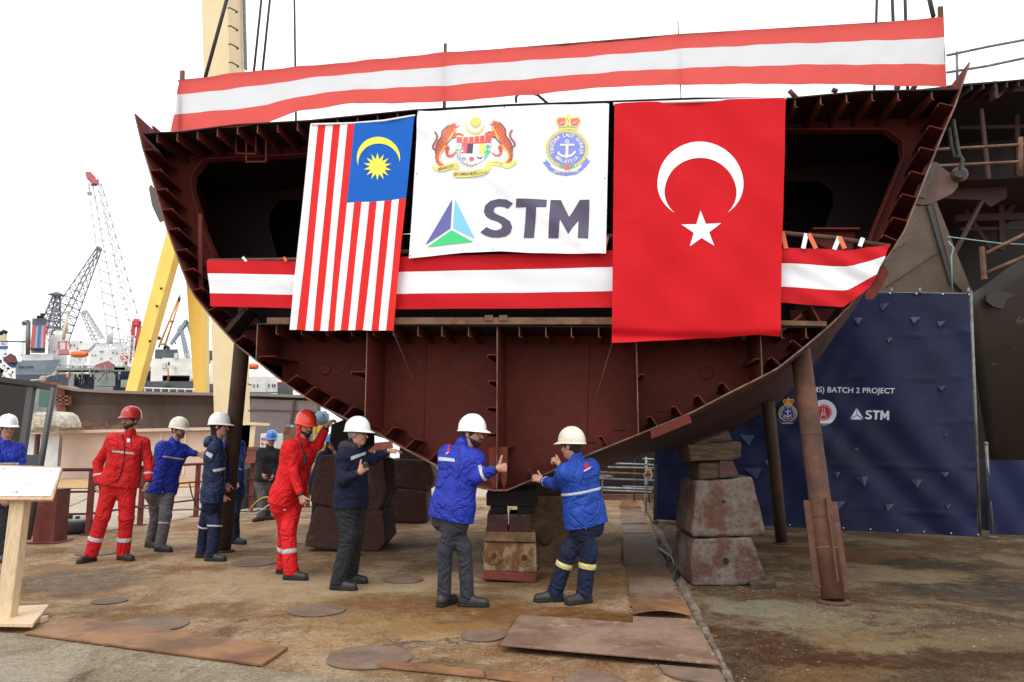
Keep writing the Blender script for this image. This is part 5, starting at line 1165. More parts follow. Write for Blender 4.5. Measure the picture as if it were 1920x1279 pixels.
# ---- ships
s1 = thing('white_cargo_ship', P(150, 720, 105), 'white ship with a black topped funnel striped red white and blue', 'ship')
mb = MB(); fbox(mb, 58, 642, 86, 657, 104, 4, 0); mb.build('funnel_base', M_DKS, s1)
fn = thing  # funnel as a part with stripes
mb = MB(); pp(mb, [(61,598),(87,598),(85,652),(56,652)], 103, 4)
mb.m[:] = [0]*len(mb.m); mb.build('funnel', mat('funnel_white', (.7, .7, .7), rough=.5), s1)
mb = MB(); pp(mb, [(60.5,597),(87.3,597),(87,609),(60,609)], 102.8, 4.4, 0)
for k, m in ((0,1),(2,2),(4,1)):
    a = k/5; b = (k+1)/5; t0, t1 = 61+26*a, 61+26*b; b0, b1 = 57+28*a, 57+28*b; pp(mb, [(t0,609),(t1,609),(b1,652),(b0,652)], 102.7, .1, m)
mb.build('funnel_bands', [M_DKS, mat('band_red', (.55, .09, .08)), mat('band_blue', (.06, .15, .42))], s1)
mb = MB(); mb.tube([P(72, 597, 104), P(72, 592, 104)], .22, 6); mb.tube([P(79, 597, 104), P(79, 588, 104), P(82, 590, 104)], .25, 6); mb.build('exhaust_pipes', M_DARK, s1)
mb = MB(); fbox(mb, 86, 628, 130, 700, 106, 8); fbox(mb, 104, 620, 128, 630, 107, 6); fbox(mb, 128, 638, 165, 700, 105.5, 8); fbox(mb, 40, 664, 100, 676, 104, 6); pp(mb, [(150,656),(168,642),(180,642),(165,656)], 105, 6); fbox(mb, 38, 618, 50, 665, 108, 2); mb.build('superstructure', M_WHS, s1)
mb = MB()
for x, y in ((110,648),(132,646),(138,646),(101,658),(113,660),(144,652),(150,640),(158,650)): fbox(mb, x, y, x+2, y+3, 105.4 if x > 127 else 105.9, .1)
mb.build('windows', M_DARK, s1)
mb = MB(); mb.tube([P(125, 625, 104), P(126, 586, 104)], .18, 6); mb.bar(P(116, 585, 104), P(138, 584, 104), .3, .2); mb.tube([P(119, 638, 104), P(124, 600, 104)], .2, 4); mb.build('radar_mast', mat('mast_cream', (.58, .50, .36), rough=.5), s1)
mb = MB(); mb.tube([P(52, 665, 103), P(53, 602, 103)], .3, 5); mb.tube([P(43, 607, 103), P(54, 603, 103)], .35, 5); mb.tube([P(0, 640, 103), P(50, 641, 103)], .15, 4); mb.build('derrick_post', M_STEEL, s1)
mb = MB(); pp(mb, [(109,664),(131,664),(130,655),(110,655)], 101, 1.5); 
for q in (((109,655),(110,641)),((131,655),(130,641)),((110,641),(130,641)),((124,655),(124,641))): mb.bar(P(*q[0], 101), P(*q[1], 101), .18, .18)
mb.build('red_gangway_cage', mat('pink_red', (.50, .16, .17), rough=.6), s1)
def lifeboat(x0, y0, x1, y1, Y, par):
    a = P(x0, (y0+y1)/2, Y); b = P(x1, (y0+y1)/2, Y); mb = MB(); n = 9; hh = (P(x0, y0, Y).z-P(x0, y1, Y).z)/2; pts = [a.lerp(b, i/(n-1)) for i in range(n)]
    mb.tube(pts, [hh*max(.35, math.sin(math.pi*(i+.6)/(n+.2))**.22) for i in range(n)], 10); mb.bar(a, b, hh*1.2, hh*.35, 1); return mb.build('lifeboat', [M_ORG, mat('lifeboat_belt', (.55, .10, .03))], par)
lifeboat(135, 658, 164, 671, 101, s1)
mb = MB(); 
for x in (137, 150, 162): mb.bar(P(x, 672, 101.5), P(x, 690, 101.5), .2, .2)
fbox(mb, 110, 683, 180, 686, 101, 1); mb.build('boat_davits', M_WHS, s1)
mb = MB(); pp(mb, [(28,690),(34,678),(114,674),(104,690),(96,704),(24,704)], 98, 4); h1 = mb.build('grey_hull', mat('hull_blue_grey', (.17, .21, .25), (.13, .16, .20), .5, rough=.5), s1)
# ship name lettering
tv, tf = text_shape('OYA STAR', .02); xs = [p[0] for p in tv]; ys = [p[1] for p in tv]
V = [P(34+29*(x-min(xs))/(max(xs)-min(xs)), 691-5*(y-min(ys))/(max(ys)-min(ys)), 97.9) for x, y in tv]; mb = MB(); mb.add(V, tf); o = mb.build('ship_name', M_DARK, s1)
s2 = thing('white_tanker', P(200, 700, 140), 'further white ship with round portholes and a white radar mast', 'ship')
mb = MB(); fbox(mb, 165, 655, 240, 705, 140, 8); fbox(mb, 175, 643, 205, 656, 141, 6); pp(mb, [(204,656),(214,640),(236,642),(240,656)], 141, 6); mb.build('superstructure', M_WHS, s2)
mb = MB()
for x, y in ((187,658),(191,658),(210,660),(218,661),(226,661),(188,671),(206,671),(172,665),(178,665)): fbox(mb, x, y, x+2, y+2.5, 139.8, .1)
mb.build('portholes', M_DARK, s2)
mb = MB(); mb.tube([P(206, 645, 139), P(206, 612, 139)], .6, 6); mb.bar(P(197, 614, 139), P(214, 614, 139), .6, .3); mb.bar(P(198, 625, 139), P(212, 625, 139), .6, .3); mb.build('radar_mast', M_WHS, s2)
hs2 = thing('red_roofed_house', P(190, 710, 85), 'small dull red roofed cabin among the ships', 'cabin')
mb = MB(); pp(mb, [(168,700),(180,684),(203,676),(214,684),(218,692),(200,692),(195,704)], 85, 4); mb.build('roof', M_RROOF, hs2)
mb = MB(); pp(mb, [(170,700),(205,682),(214,692),(214,712),(172,712)], 85.5, 3); mb.build('wall', mat('pinkish_wall', (.42, .25, .24)), hs2)
mb = MB(); fbox(mb, 176, 694, 182, 698, 84.9, .1); mb.build('window', M_DARK, hs2)
s3 = thing('deck_barge', P(200, 740, 75), 'grey and navy work barge with steps and railings behind the brown hull block', 'barge')
mb = MB(); fbox(mb, 20, 702, 130, 722, 74, 4); mb.build('dark_hull', M_NVW, s3)
mb = MB(); fbox(mb, -20, 700, 292, 745, 82, 2, 0, True); mb.build('far_hull', M_GRS, s3)
mb = MB(); fbox(mb, 138, 702, 178, 726, 76, 4); fbox(mb, 212, 700, 285, 728, 77, 4); mb.build('navy_bulwark', M_NVW, s3)
mb = MB(); fbox(mb, 105, 689, 235, 694, 74, 3); fbox(mb, 212, 687, 292, 696, 74, 3); pp(mb, [(180,724),(205,702),(216,702),(216,724)], 73.5, 1); fbox(mb, 226, 712, 240, 726, 73, 2); mb.build('grey_platform', M_GRS, s3)
mb = MB()
for x in range(108, 290, 23): mb.bar(P(x, 693, 73.5), P(x, 712, 73.5), .08, .08)
for x in range(30, 130, 11): mb.bar(P(x, 697, 73.2), P(x, 703, 73.2), .05, .05)
mb.bar(P(28, 695, 73.2), P(130, 694, 73.2), .08, .08)
for x in range(188, 214, 5): mb.bar(P(x, 702-abs(x-200)*.3, 73), P(x, 686, 73), .08, .08)
mb.bar(P(182, 716, 73), P(205, 690, 73), .1, .1); mb.build('railings', M_STEEL, s3)
mb = MB(); mb.lathe(P(82, 711, 73), [(.14, 0), (.34, 0), (.34, .2), (.14, .2)], 16, 0, axis=(0, -1, 0)); mb.build('rope_reel', mat('reel', (.38, .33, .25)), s3)
mb = MB()
for k in range(3): mb.tube([P(83, 706+k*2, 72.8), P(104, 703-k*1.5, 72.8)], .06, 4); mb.tube([P(80, 712, 72.8), P(58, 714-k, 72.8)], .06, 4)
mb.build('mooring_lines', mat('line_pale', (.45, .42, .3)), s3)
mb = MB(); mb.lathe(P(127, 705.5, 72.9), [(.07, 0), (.16, 0), (.16, .06), (.07, .06)], 14, 0, axis=(0, -1, 0)); mb.build('life_ring', M_ORG, s3)
for i in range(60):
    x = 100+random.random()*190; y = 690+random.random()*34; w_ = .6+random.random()*4; h_ = 2+random.random()*7; mb = MB(); fbox(mb, x, y-h_, x+w_, y, 73.8+random.random(), .6)
    mb.build('deck_fitting', random.choice([M_GRS, M_WHS, M_RBR, M_BLU, M_STEEL, M_BEI]), s3)
s4 = thing('white_workboat', P(325, 740, 70), 'white deckhouse of a workboat with a black funnel house between the yellow crane legs', 'ship')
mb = MB(); pp(mb, [(284,672),(304,673),(304,671),(364,672),(364,704),(355,704),(305,704),(304,716),(282,716)], 70, 5); fbox(mb, 355, 690, 366, 722, 69.6, 5); fbox(mb, 392, 676, 408, 722, 70, 5); mb.build('deckhouse', M_WHS, s4)
mb = MB(); fbox(mb, 290, 655, 334, 671, 70.5, 4); fbox(mb, 391, 657, 402, 675, 70.5, 4); mb.build('black_casing', M_DKS, s4)
mb = MB(); fbox(mb, 305, 705, 356, 720, 72, 1); fbox(mb, 315, 679, 318, 685, 69.95, .1); mb.build('opening', M_BLACK, s4)  # long black box stands for the shadow in the doorway
mb = MB(); fbox(mb, 304, 680, 311, 690, 69.8, .2); fbox(mb, 326, 662, 334, 672, 69.8, 1); mb.lathe(P(327, 689, 69.9), [(.15, 0), (.2, .3)], 8, axis=(0, -1, 0)); mb.build('vent_box', M_WHP, s4)
mb = MB(); fbox(mb, 268, 715, 366, 733, 69, 4); fbox(mb, 391, 720, 420, 733, 69, 4); mb.build('bulwark', M_DKS, s4)
mb = MB()
for x in range(330, 364, 6): mb.bar(P(x, 672, 69.5), P(x, 664, 69.5), .05, .05)
mb.bar(P(330, 664, 69.5), P(362, 664, 69.5), .05, .05)
for x in range(272, 366, 15): mb.bar(P(x, 728, 58), P(x, 735, 58), .05, .05)
mb.bar(P(270, 727, 58), P(366, 730, 58), .08, .08); mb.tube([P(334, 672, 69.5), P(334.5, 638, 69.5)], .05, 4); mb.build('railings', M_WHS, s4)
mb = MB(); mb.lathe(P(361, 713, 69.3), [(.10, 0), (.19, 0), (.19, .08), (.10, .08)], 14, 0, axis=(0, -1, 0)); mb.build('life_ring', mat('ring_pink', (.6, .25, .2)), s4)
mb = MB(); mb.tube([P(316, 722, 66), P(315, 690, 66)], .05, 4); pp(mb, [(315,700),(318,706),(317,714),(313,712)], 65.9, .1); mb.ball(P(313, 722, 66), .45, 1, 1); reg(mb.build('flagstaff', [mat('dull_flag', (.3, .05, .05)), mat('net_green', (.06, .1, .07))]), 'small staff with a dull red flag and a dark green bundle on the workboat', 'flagstaff')
s5 = thing('blue_white_ship', P(8, 720, 110), 'cropped ship at the left edge with a white and blue funnel lettered N', 'ship')
mb = MB(); fbox(mb, -40, 638, 15.5, 662, 110, 4); fbox(mb, -40, 662, 8, 672, 110, 4); mb.build('funnel', M_WHS, s5)
mb = MB(); fbox(mb, -40, 649, 15.6, 654, 109.9, .1); pp(mb, [(-40,672),(20,668),(38,680),(34,690),(-40,690)], 108, 4); mb.build('blue_band', M_BLU, s5)
tv, tf = text_shape('N', .02); V = [P(2+8*x, 647-7*y, 109.8) for x, y in tv]; mb = MB(); mb.add(V, tf); mb.build('letter', M_DKS, s5)
mb = MB(); fbox(mb, -40, 626, 14, 638, 110, 4); mb.build('yellow_top', M_BEI, s5)
mb = MB(); mb.tube([P(0, 626, 109), P(8, 621, 109), P(12, 624, 109)], .3, 6); mb.build('exhaust', M_DARK, s5); mb = MB(); pp(mb, [(8,670),(20,662),(30,668),(34,680),(14,680)], 107, 2); mb.build('hatch_house', M_RBR, s5)
cl = thing('white_orange_boarding_stair', P(10, 720, 50), 'white and orange braced boarding stair at the far left edge', 'boarding stair')
mb = MB()
for a, b in (((-8,668),(26,700)),((-8,682),(24,716)),((26,690),(26,712)),((-5,700),(20,690)),((0,712),(10,685)),((2,664),(4,720))): mb.bar(P(*a, 50), P(*b, 50), .16, .16)
mb.build('brace', M_WHS, cl)
mb = MB(); pp(mb, [(0,675),(14,690),(12,698),(0,686)], 50.3, .1); mb.build('orange_panel', M_ORG, cl)
s6 = thing('far_white_vessel', P(500, 735, 75), 'white vessel with an orange lifeboat glimpsed under the hull edge right of the beige tower', 'ship')
mb = MB(); fbox(mb, 466, 706, 522, 735, 75, 3); fbox(mb, 474, 690, 500, 708, 76, 3); fbox(mb, 494, 696, 497, 735, 74.5, .3); mb.build('superstructure', M_WHS, s6)
lifeboat(462, 681, 484, 693, 72, s6)
mb = MB()
for x in (475, 482, 503, 510, 514): fbox(mb, x, 720, x+2, 726, 74.9, .1)
mb.build('windows', M_DARK, s6)
mb = MB(); fbox(mb, 520, 716, 545, 722, 74, 2, 0); fbox(mb, 520, 722, 550, 740, 74, 2, 1); mb.build('red_blue_hull', [mat('maroon', (.22, .05, .06)), M_DKS], s6)
# ================================================================== PROPS, BLOCKS, CRADLE, FENCE, LECTERN
def prop(a, b, r, label, fins=False, m=M_RUST):
    t = thing('steel_prop', a, label, 'prop', 'steel tube props under the hull')
    mb = MB(); mb.tube([a+Vector((0, 0, .03)), a.lerp(b, .33), a.lerp(b, .66), b], r, 20); mb.build('tube', m, t)
    mb = MB(); mb.lathe(a, [(r*1.5, .004), (r*1.5, .022), (r*1.0, .03)], 20); mb.build('base_plate', m, t)
    mb = MB()
    for k in (.3, .62): 
        c = a.lerp(b, k); d = (b-a).normalized(); mb.tube([c, c+d*.012], r*1.02, 20)
    mb.build('weld_seam', M_RUSTD, t)
    if fins:
        d = (b-a).normalized(); rt = d.cross(Vector((0, -1, 0))).normalized(); fw = rt.cross(d)
        for i, v in enumerate([rt, -rt, fw, -fw]):
            mb = MB(); L0, L1 = .02, .98; wd = r*.62
            q = [a+d*L0+v*r*.6, a+d*(L0+.07)+v*r*.75, a+d*(L0+.16)+v*(r+wd), a+d*L1+v*(r+wd*.95), a+d*L1+v*r*.6]
            mb.prism([p-v.cross(d)*.007 for p in q], v.cross(d)*.014); mb.build('fin', m, t)
        mb = MB(); c = a+d*.5; mb.tube([c, c+d*.014], r*1.06, 20); mb.build('ring', M_BEAM, t)
    return t
pa = G(1563, 1131); prop(pa, FACE.P(1500, 655, .45), .106, 'near rusty tube prop at the right with long fins around its foot', True)
prop(G(1466, 1020), P(1440, 750, 10.6), .088, 'thinner rusty tube prop behind the finned one', m=M_RUSTD)
prop(G(418, 1035), P(458, 600, 9.9), .105, 'rusty tube prop leaning behind the men at the left end of the hull', m=M_RUSTD)
tx = bpy.data.textures.new('lumps', 'CLOUDS'); tx.noise_scale = .22; tx.noise_depth = 3
def block(px, Y, dep, m, label, grp, name='concrete_block', disp=.035, bev=.03, cat='concrete block', taper=.0):
    front = [P(x, y, Y) for x, y in px]
    for p in front: p.z = max(p.z, .004)
    c = sum(front, Vector())/len(front); mb = MB(); back = [Vector((c.x+(p.x-c.x)*(1-taper), Y+dep, p.z)) for p in front]; n = len(front)
    mb.add(front+back, [list(range(n)), list(range(n, 2*n))[::-1]]+[(i, i+n, (i+1) % n+n, (i+1) % n) for i in range(n)])
    o = mb.build(name, m); b = o.modifiers.new('b', 'BEVEL'); b.width = bev; b.segments = 2; b.limit_method = 'ANGLE'
    r = o.modifiers.new('r', 'REMESH'); r.mode = 'VOXEL'; r.voxel_size = .018; r.use_smooth_shade = True
    d = o.modifiers.new('d', 'DISPLACE'); d.texture = tx; d.texture_coords = 'GLOBAL'; d.strength = disp; d.mid_level = .5
    return reg(o, label, cat, grp)
z6p = lambda l: [(x/2.46+1200, y/2.46+640) for x, y in l]; z3p = lambda l: [(x/3.046+460, y/3.046+740) for x, y in l]; z4p = lambda l: [(x/3.046+780, y/3.046+740) for x, y in l]
GB = 'concrete keel blocks under the hull'
Yr = G(1360, 1100).y
b1 = block(z6p([(250,914),(515,906),(582,1092),(545,1122),(300,1135),(240,1128),(232,1000)]), Yr, .85, M_CONC, 'lower block of the right hand stack, reddish with a dark hole', GB)
b2 = block(z6p([(262,648),(520,624),(583,880),(572,900),(245,906),(238,880)]), Yr+.03, .8, M_CONC, 'upper block of the right hand stack, grey with a cracked red patch', GB)
def hole_(o, px, py, Y, r, m=M_BLACK, ring=None):
    mb = MB(); c = P(px, py, Y-.012); n = 14; pts = [(c.x+r*math.cos(2*math.pi*k/n)*random.uniform(.8, 1.15), c.y, c.z+r*math.sin(2*math.pi*k/n)*random.uniform(.8, 1.15)) for k in range(n)]
    mb.prism(pts, (0, .03, 0)); h = mb.build('hole', m); h.parent = o
hole_(b1, 1361, 1052, Yr, .032); hole_(b2, 1357, 940, Yr+.03, .018); 
block(z6p([(272,560),(370,555),(370,635),(272,640)]), Yr+.1, .5, M_WOOD, 'dark timber block on top of the right hand stack', 'timber packing blocks', 'timber_block', .01, .01, 'timber block')
block(z6p([(366,550),(430,552),(462,620),(438,630),(366,634)]), Yr+.06, .5, M_CONCR, 'small reddish split block beside the dark timber on the right hand stack', 'timber packing blocks', 'timber_block', .02, .01, 'timber block')
block(z6p([(222,478),(440,462),(468,465),(468,538),(425,548),(232,556)]), Yr+.05, .6, M_WOOD, 'wide brown timber beam lying across the right hand stack', 'timber packing blocks', 'timber_block', .012, .01, 'timber block')
block(z6p([(300,455),(410,408),(428,460),(230,480)]), Yr+.1, .5, M_WOOD, 'slanted timber wedge under the hull plating on the right hand stack', 'timber packing blocks', 'timber_block', .012, .01, 'timber block')
Yl = G(640, 1035).y
block(z3p([(402,642),(500,650),(680,668),(784,658),(802,840),(760,895),(640,910),(330,870),(345,810)]), Yl, 1.0, M_CONCR, 'big lower reddish block of the stack behind the radio man', GB)
block(z3p([(425,350),(500,345),(792,368),(812,560),(770,660),(690,668),(510,650),(370,615),(380,500)]), Yl+.05, .9, M_CONCR, 'big upper block of the stack behind the radio man', GB)
Ym = G(760, 982).y
block(z3p([(808,530),(1030,552),(1042,722),(960,740),(790,720)]), Ym, 1.0, M_CONCR, 'lower block of the small stack left of the blue coated man', GB)
block(z3p([(815,368),(1050,372),(1078,470),(1062,540),(1000,552),(806,520)]), Ym+.05, .9, M_CONCR, 'upper rounded block of the small stack left of the blue coated man', GB)
block(z3p([(880,300),(960,310),(1000,330),(1000,372),(878,370)]), Ym+.2, .5, M_WOOD, 'timber packing on the small stack left of the blue coated man', 'timber packing blocks', 'timber_block', .01, .01, 'timber block')
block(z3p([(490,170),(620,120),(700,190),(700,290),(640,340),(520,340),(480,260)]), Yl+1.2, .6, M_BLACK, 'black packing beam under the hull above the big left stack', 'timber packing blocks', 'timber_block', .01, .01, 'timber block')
# central cradle -----------------------------------------------------
Yc = G(955, 1091).y
M_CRAD = mat('rusty_cream_paint', (.30, .215, .11), (.16, .068, .025), 4.5, .44, .52, (.09, .035, .02), 14, .56, .66, rough=.75, bump=.3)
CR = thing('jacking_cradle', G(955, 1091), 'rusty cream steel jacking cradle with two round bolt bosses under the keel', 'cradle')
mb = MB(); mb.prism([P(x, y, Yc) for x, y in z4p([(390,840),(686,850),(690,1018),(384,1004)])], (0, .7, 0)); mb.build('body', M_CRAD, CR, bevel=.008)
mb = MB(); mb.prism([P(x, y, Yc-.03) for x, y in z4p([(392,783),(682,788),(686,846),(390,838)])], (0, .74, 0)); mb.build('lid', mat('lid_rust', (.24, .15, .08), (.13, .06, .03), 6, rough=.8, bump=.2), CR, bevel=.008)
mb = MB(); a = P(z4p([(382,1040)])[0][0], 1086, Yc-.05); mb.prism([P(x, y, Yc-.06) for x, y in z4p([(382,1008),(690,1024),(686,1068),(680,1076),(380,1056)])], (0, .8, 0)); mb.build('base_beam', M_RAILRED, CR, bevel=.02)
for x, y in z4p([(445,918),(620,930)]):
    mb = MB(); mb.lathe(P(x, y, Yc), [(.095, 0), (.095, .014), (.085, .016)], 22, 0, axis=(0, -1, 0)); mb.lathe(P(x, y, Yc-.014), [(.066, 0), (.066, .012), (.055, .014)], 20, 1, axis=(0, -1, 0)); mb.lathe(P(x, y, Yc-.028), [(.03, 0), (.03, .04), (.022, .045)], 8, 2, axis=(0, -1, 0)); mb.build('bolt_boss', [M_CRAD, mat('boss_ring', (.40, .24, .09), (.16, .07, .03), 9, rough=.8), M_RUSTD], CR)
mb = MB(); h = [P(x, y, Yc-.01) for x, y in z4p([(372,870),(366,900),(366,950),(378,965)])]; mb.tube(h, .01, 6); h = [P(x, y, Yc+.2) for x, y in z4p([(695,880),(708,890),(708,985),(694,1000)])]; mb.tube(h, .012, 6); mb.build('handle', M_RUST, CR)
GT = 'packing blocks on the central cradle'
for q, m, lab in (([(406,685),(522,682),(524,786),(404,786)], M_CONCR, 'left red ended timber on the central cradle'), ([(532,684),(655,684),(656,790),(530,788)], M_CONCR, 'right red ended timber on the central cradle'),
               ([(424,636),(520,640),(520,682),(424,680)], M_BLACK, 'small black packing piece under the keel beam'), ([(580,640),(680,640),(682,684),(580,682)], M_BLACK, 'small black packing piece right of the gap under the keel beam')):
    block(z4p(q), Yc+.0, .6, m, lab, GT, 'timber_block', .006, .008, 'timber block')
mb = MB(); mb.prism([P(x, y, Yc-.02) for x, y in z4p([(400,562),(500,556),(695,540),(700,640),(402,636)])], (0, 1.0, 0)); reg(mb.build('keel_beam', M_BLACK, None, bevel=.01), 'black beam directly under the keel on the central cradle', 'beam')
C2 = thing('jacking_cradle', P(1030, 1060, Yc+1.3), 'second cradle in the shade behind the first with a round boss', 'cradle')
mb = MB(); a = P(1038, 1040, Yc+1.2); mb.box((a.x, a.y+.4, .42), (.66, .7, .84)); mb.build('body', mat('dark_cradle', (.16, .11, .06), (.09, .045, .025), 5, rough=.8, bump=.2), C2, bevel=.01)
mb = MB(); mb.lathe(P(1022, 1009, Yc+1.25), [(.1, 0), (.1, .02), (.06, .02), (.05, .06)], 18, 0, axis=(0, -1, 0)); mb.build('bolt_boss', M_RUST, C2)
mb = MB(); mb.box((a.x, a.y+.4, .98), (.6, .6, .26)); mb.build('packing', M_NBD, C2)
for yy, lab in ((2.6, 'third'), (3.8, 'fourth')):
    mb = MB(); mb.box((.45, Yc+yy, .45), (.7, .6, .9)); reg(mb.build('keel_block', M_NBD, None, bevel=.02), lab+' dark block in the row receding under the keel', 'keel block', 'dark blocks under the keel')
# fence ---------------------------------------------------------------
FN = thing('railing_fence', G(165, 1003), 'rusty red tube fence along the dock edge behind the men', 'fence')
fpts = [G(-70, 1010), G(62, 1004), G(165, 1003), G(262, 985), G(367, 969), G(470, 960), G(577, 951), G(690, 940)]
for p in fpts:
    mb = MB(); mb.bar(p+Vector((0, 0, .004)), p+Vector((0, 0, 1.04)), .085, .06, up=(0, 1, 0)); mb.box(p+Vector((0, 0, .012)), (.2, .16, .012)); mb.build('post', M_RAILRED, FN)
for h, r in ((1.06, .028), (.70, .018), (.34, .018)):
    mb = MB(); mb.tube([p+Vector((0, -.02, h)) for p in fpts], r, 8); mb.build('rail', M_RAILRED, FN)
mb = MB(); ch = [fpts[1]+Vector((.1, -.1, .62))]+[fpts[1].lerp(fpts[2], t)+Vector((0, -.08, .62-.18*math.sin(math.pi*t))) for t in (.2, .4, .6, .8)]+[fpts[2]+Vector((0, -.1, .6))]
for i in range(len(ch)-1):
    for k in range(6): a = ch[i].lerp(ch[i+1], k/6); b = ch[i].lerp(ch[i+1], (k+.9)/6); mb.tube([a, b], .012 if k % 2 else .006, 5)
reg(mb.build('chain', mat('pale_chain', (.5, .5, .48), rough=.4, metal=.5)), 'pale metal chain slung between the bollard and the first fence post', 'chain')
for k, (pts, m, lab) in enumerate([([(355,905),(360,930),(372,955),(395,958)], M_DARK, 'black cable looping down behind the first fence post'), ([(250,948),(300,958),(360,955),(420,960),(500,958),(560,940)], M_BEAM, 'brown hose draped along the lower fence rail'),
                              ([(430,975),(455,960),(480,965),(520,935)], mat('white_cable', (.5, .5, .48)), 'white cable tangle on the fence right of the navy jacket man'), ([(462,965),(480,940),(500,930),(530,945)], mat('yellow_cable', (.45, .4, .1)), 'yellow cable on the fence behind the far man'),
                              ([(590,862),(605,872),(618,886),(640,890)], mat('green_hose', (.05, .35, .12)), 'green hose hanging on the fence behind the second red suited man')]):
    mb = MB(); q = [P(x, y, G(x, 985).y-.1 if k < 4 else 15.5) for x, y in pts]
    # smooth the line
    s_ = []
    for i in range(len(q)-1):
        for t in (0, .33, .66): s_.append(q[i].lerp(q[i+1], t))
    s_.append(q[-1]); s_ = [s_[0]]+[(s_[i-1]+s_[i]*2+s_[i+1])/4 for i in range(1, len(s_)-1)]+[s_[-1]]
    mb.tube(s_, .013, 6); reg(mb.build('cable', m), lab, 'cable')
# red bollard and round black tub
yb = G(85, 1019).y
mb = MB(); a = G(62, 1018); b = G(108, 1018); mb.box(((a.x+b.x)/2, yb+.17, .40), (b.x-a.x-.04, .34, .78)); mb.box(((a.x+b.x)/2, yb+.17, .012), (b.x-a.x+.12, .46, .02)); mb.box(((a.x+b.x)/2, yb+.17, .795), (b.x-a.x-.02, .36, .02), 1)
BO = thing('bollard', G(85, 1019), 'rusty red square bollard box with a small red cap behind the lectern', 'bollard'); mb.build('bollard_box', [M_RAILRED, M_DARK], BO, bevel=.01)
mb = MB(); c = P(104, 925.5, yb+.2); mb.lathe(c+Vector((0, 0, -.05)), [(.05, 0), (.05, .10), (.03, .11)], 12); mb.build('red_cap', M_REDC, BO)
mb = MB(); c = G(128, 1002); mb.lathe(c+Vector((0, .3, 0)), [(.36, .0), (.37, .06), (.37, .16), (.34, .2)], 26, 0); mb.lathe(c+Vector((0, .3, .2)), [(.34, 0), (.30, .03), (.0, .035)], 26, 1); mb.box(c+Vector((-.1, .2, .26)), (.05, .05, .06)); mb.box(c+Vector((.02, .2, .25)), (.05, .05, .05))
reg(mb.build('round_tub', [M_DARK, mat('tub_grey', (.22, .23, .22), rough=.5)]), 'low round black tub with a grey lid at the foot of the fence', 'tub')
# shelter at the left ---------------------------------------------------
SH = thing('dark_shelter', G(20, 1010), 'dark open shelter with slanting grey posts at the left edge', 'shelter'); ys = 11.4
M_SHD = mat('shelter_dark', (.030, .028, .026), rough=.6); M_SHP = mat('shelter_grey_post', (.085, .088, .092), rough=.45, metal=.2)
mb = MB(); mb.prism([P(-120, 700, ys), P(0, 706, ys), P(106, 722, ys), P(106, 729, ys), P(0, 716, ys), P(-120, 712, ys)], (-.35, .5, 0)); mb.build('roof', M_SHD, SH)
mb = MB(); mb.bar(P(60, 726, ys+.1), P(34, 905, ys+.1), .09, .09); mb.bar(P(34, 905, ys+.1), P(22, 1005, ys+.1), .09, .09); mb.build('post', M_SHP, SH)
mb = MB(); mb.tube([P(101, 727, ys), P(77, 868, ys), P(52, 1012, ys)], .045, 8); mb.build('post', M_SHP, SH)
mb = MB(); mb.prism([P(-120, 712, ys+.9), P(55, 722, ys+.9), P(36, 880, ys+.9), P(36, 905, ys+.9), P(-120, 905, ys+.9)], (0, .04, 0)); mb.build('side_panel', M_SHD, SH)
mb = MB(); fbox(mb, 42, 853, 78, 884, ys+.5, .05); mb.build('grey_panel', M_SHP, SH)
# lectern ---------------------------------------------------------------
LE = thing('wooden_lectern', G(10, 1170), 'pine lectern with a tilted printed board at the lower left corner', 'lectern')
yl = G(20, 1172).y-.05
mb = MB(); a, b, c, d = G(-60, 1158), G(91, 1150), G(60, 1189), G(-90, 1186); q = [Vector((p.x, p.y, .05)) for p in (a, b, c, d)]; mb.prism(q, (0, 0, .03))
mb.box(((b.x+c.x)/2-.06, (b.y+c.y)/2+.02, .026), (.16, .10, .045)); mb.build('foot_board', M_PINE, LE, bevel=.003)
mb = MB(); mb.bar(P(11, 1168, yl), P(40, 930, yl+.02), .125, .10, up=(0, 1, 0)); mb.build('post', M_PINE, LE, bevel=.004)
mb = MB(); mb.bar(P(23, 1160, yl+.04), P(51, 935, yl+.05), .02, .08, up=(0, 1, 0)); mb.build('post_batten', M_PINE, LE, bevel=.003)
c1_ = [P(-70, 870, yl+.22), P(117, 875, yl+.22), P(98, 937, yl-.1), P(-85, 936, yl-.1)]
nn = (c1_[1]-c1_[0]).cross(c1_[3]-c1_[0]).normalized(); nn = nn if nn.z > 0 or nn.y < 0 else -nn
if nn.y > 0: nn = -nn
mb = MB(); mb.prism(c1_, -nn*.022); mb.build('board', mat('board_edge', (.50, .34, .22), (.38, .24, .14), 20, rough=.6), LE)
ppp = [P(-66, 873.5, yl+.205), P(113.5, 878.5, yl+.205), P(95.5, 930.5, yl-.07), P(-82, 930, yl-.07)]
mb = MB(); mb.prism([p+nn*.003 for p in ppp], nn*.002); mb.build('printed_sheet', mat('paper_white', (.80, .81, .84), rough=.5, var=0), LE)
uu = (ppp[1]-ppp[0]).normalized(); vv = (ppp[3]-ppp[0])
def on_sheet(fx, fy): return ppp[0].lerp(ppp[1], fx).lerp(ppp[3].lerp(ppp[2], fx), fy)+nn*.0065
def sheet_text(t, x0, y0, x1, y1, m, name='print'):
    tv, tf = text_shape(t, .01); xs = [p[0] for p in tv]; ys_ = [p[1] for p in tv]; mb = MB()
    mb.add([on_sheet(x0+(x1-x0)*(x-min(xs))/(max(xs)-min(xs)), y1+(y0-y1)*(y-min(ys_))/(max(ys_)-min(ys_))) for x, y in tv], tf); mb.build(name, m, LE)
I1 = mat('pale_blue_print', (.42, .60, .68), var=0); I2 = mat('violet_print', (.20, .18, .45), var=0); I3 = mat('pink_print', (.72, .45, .50), var=0)
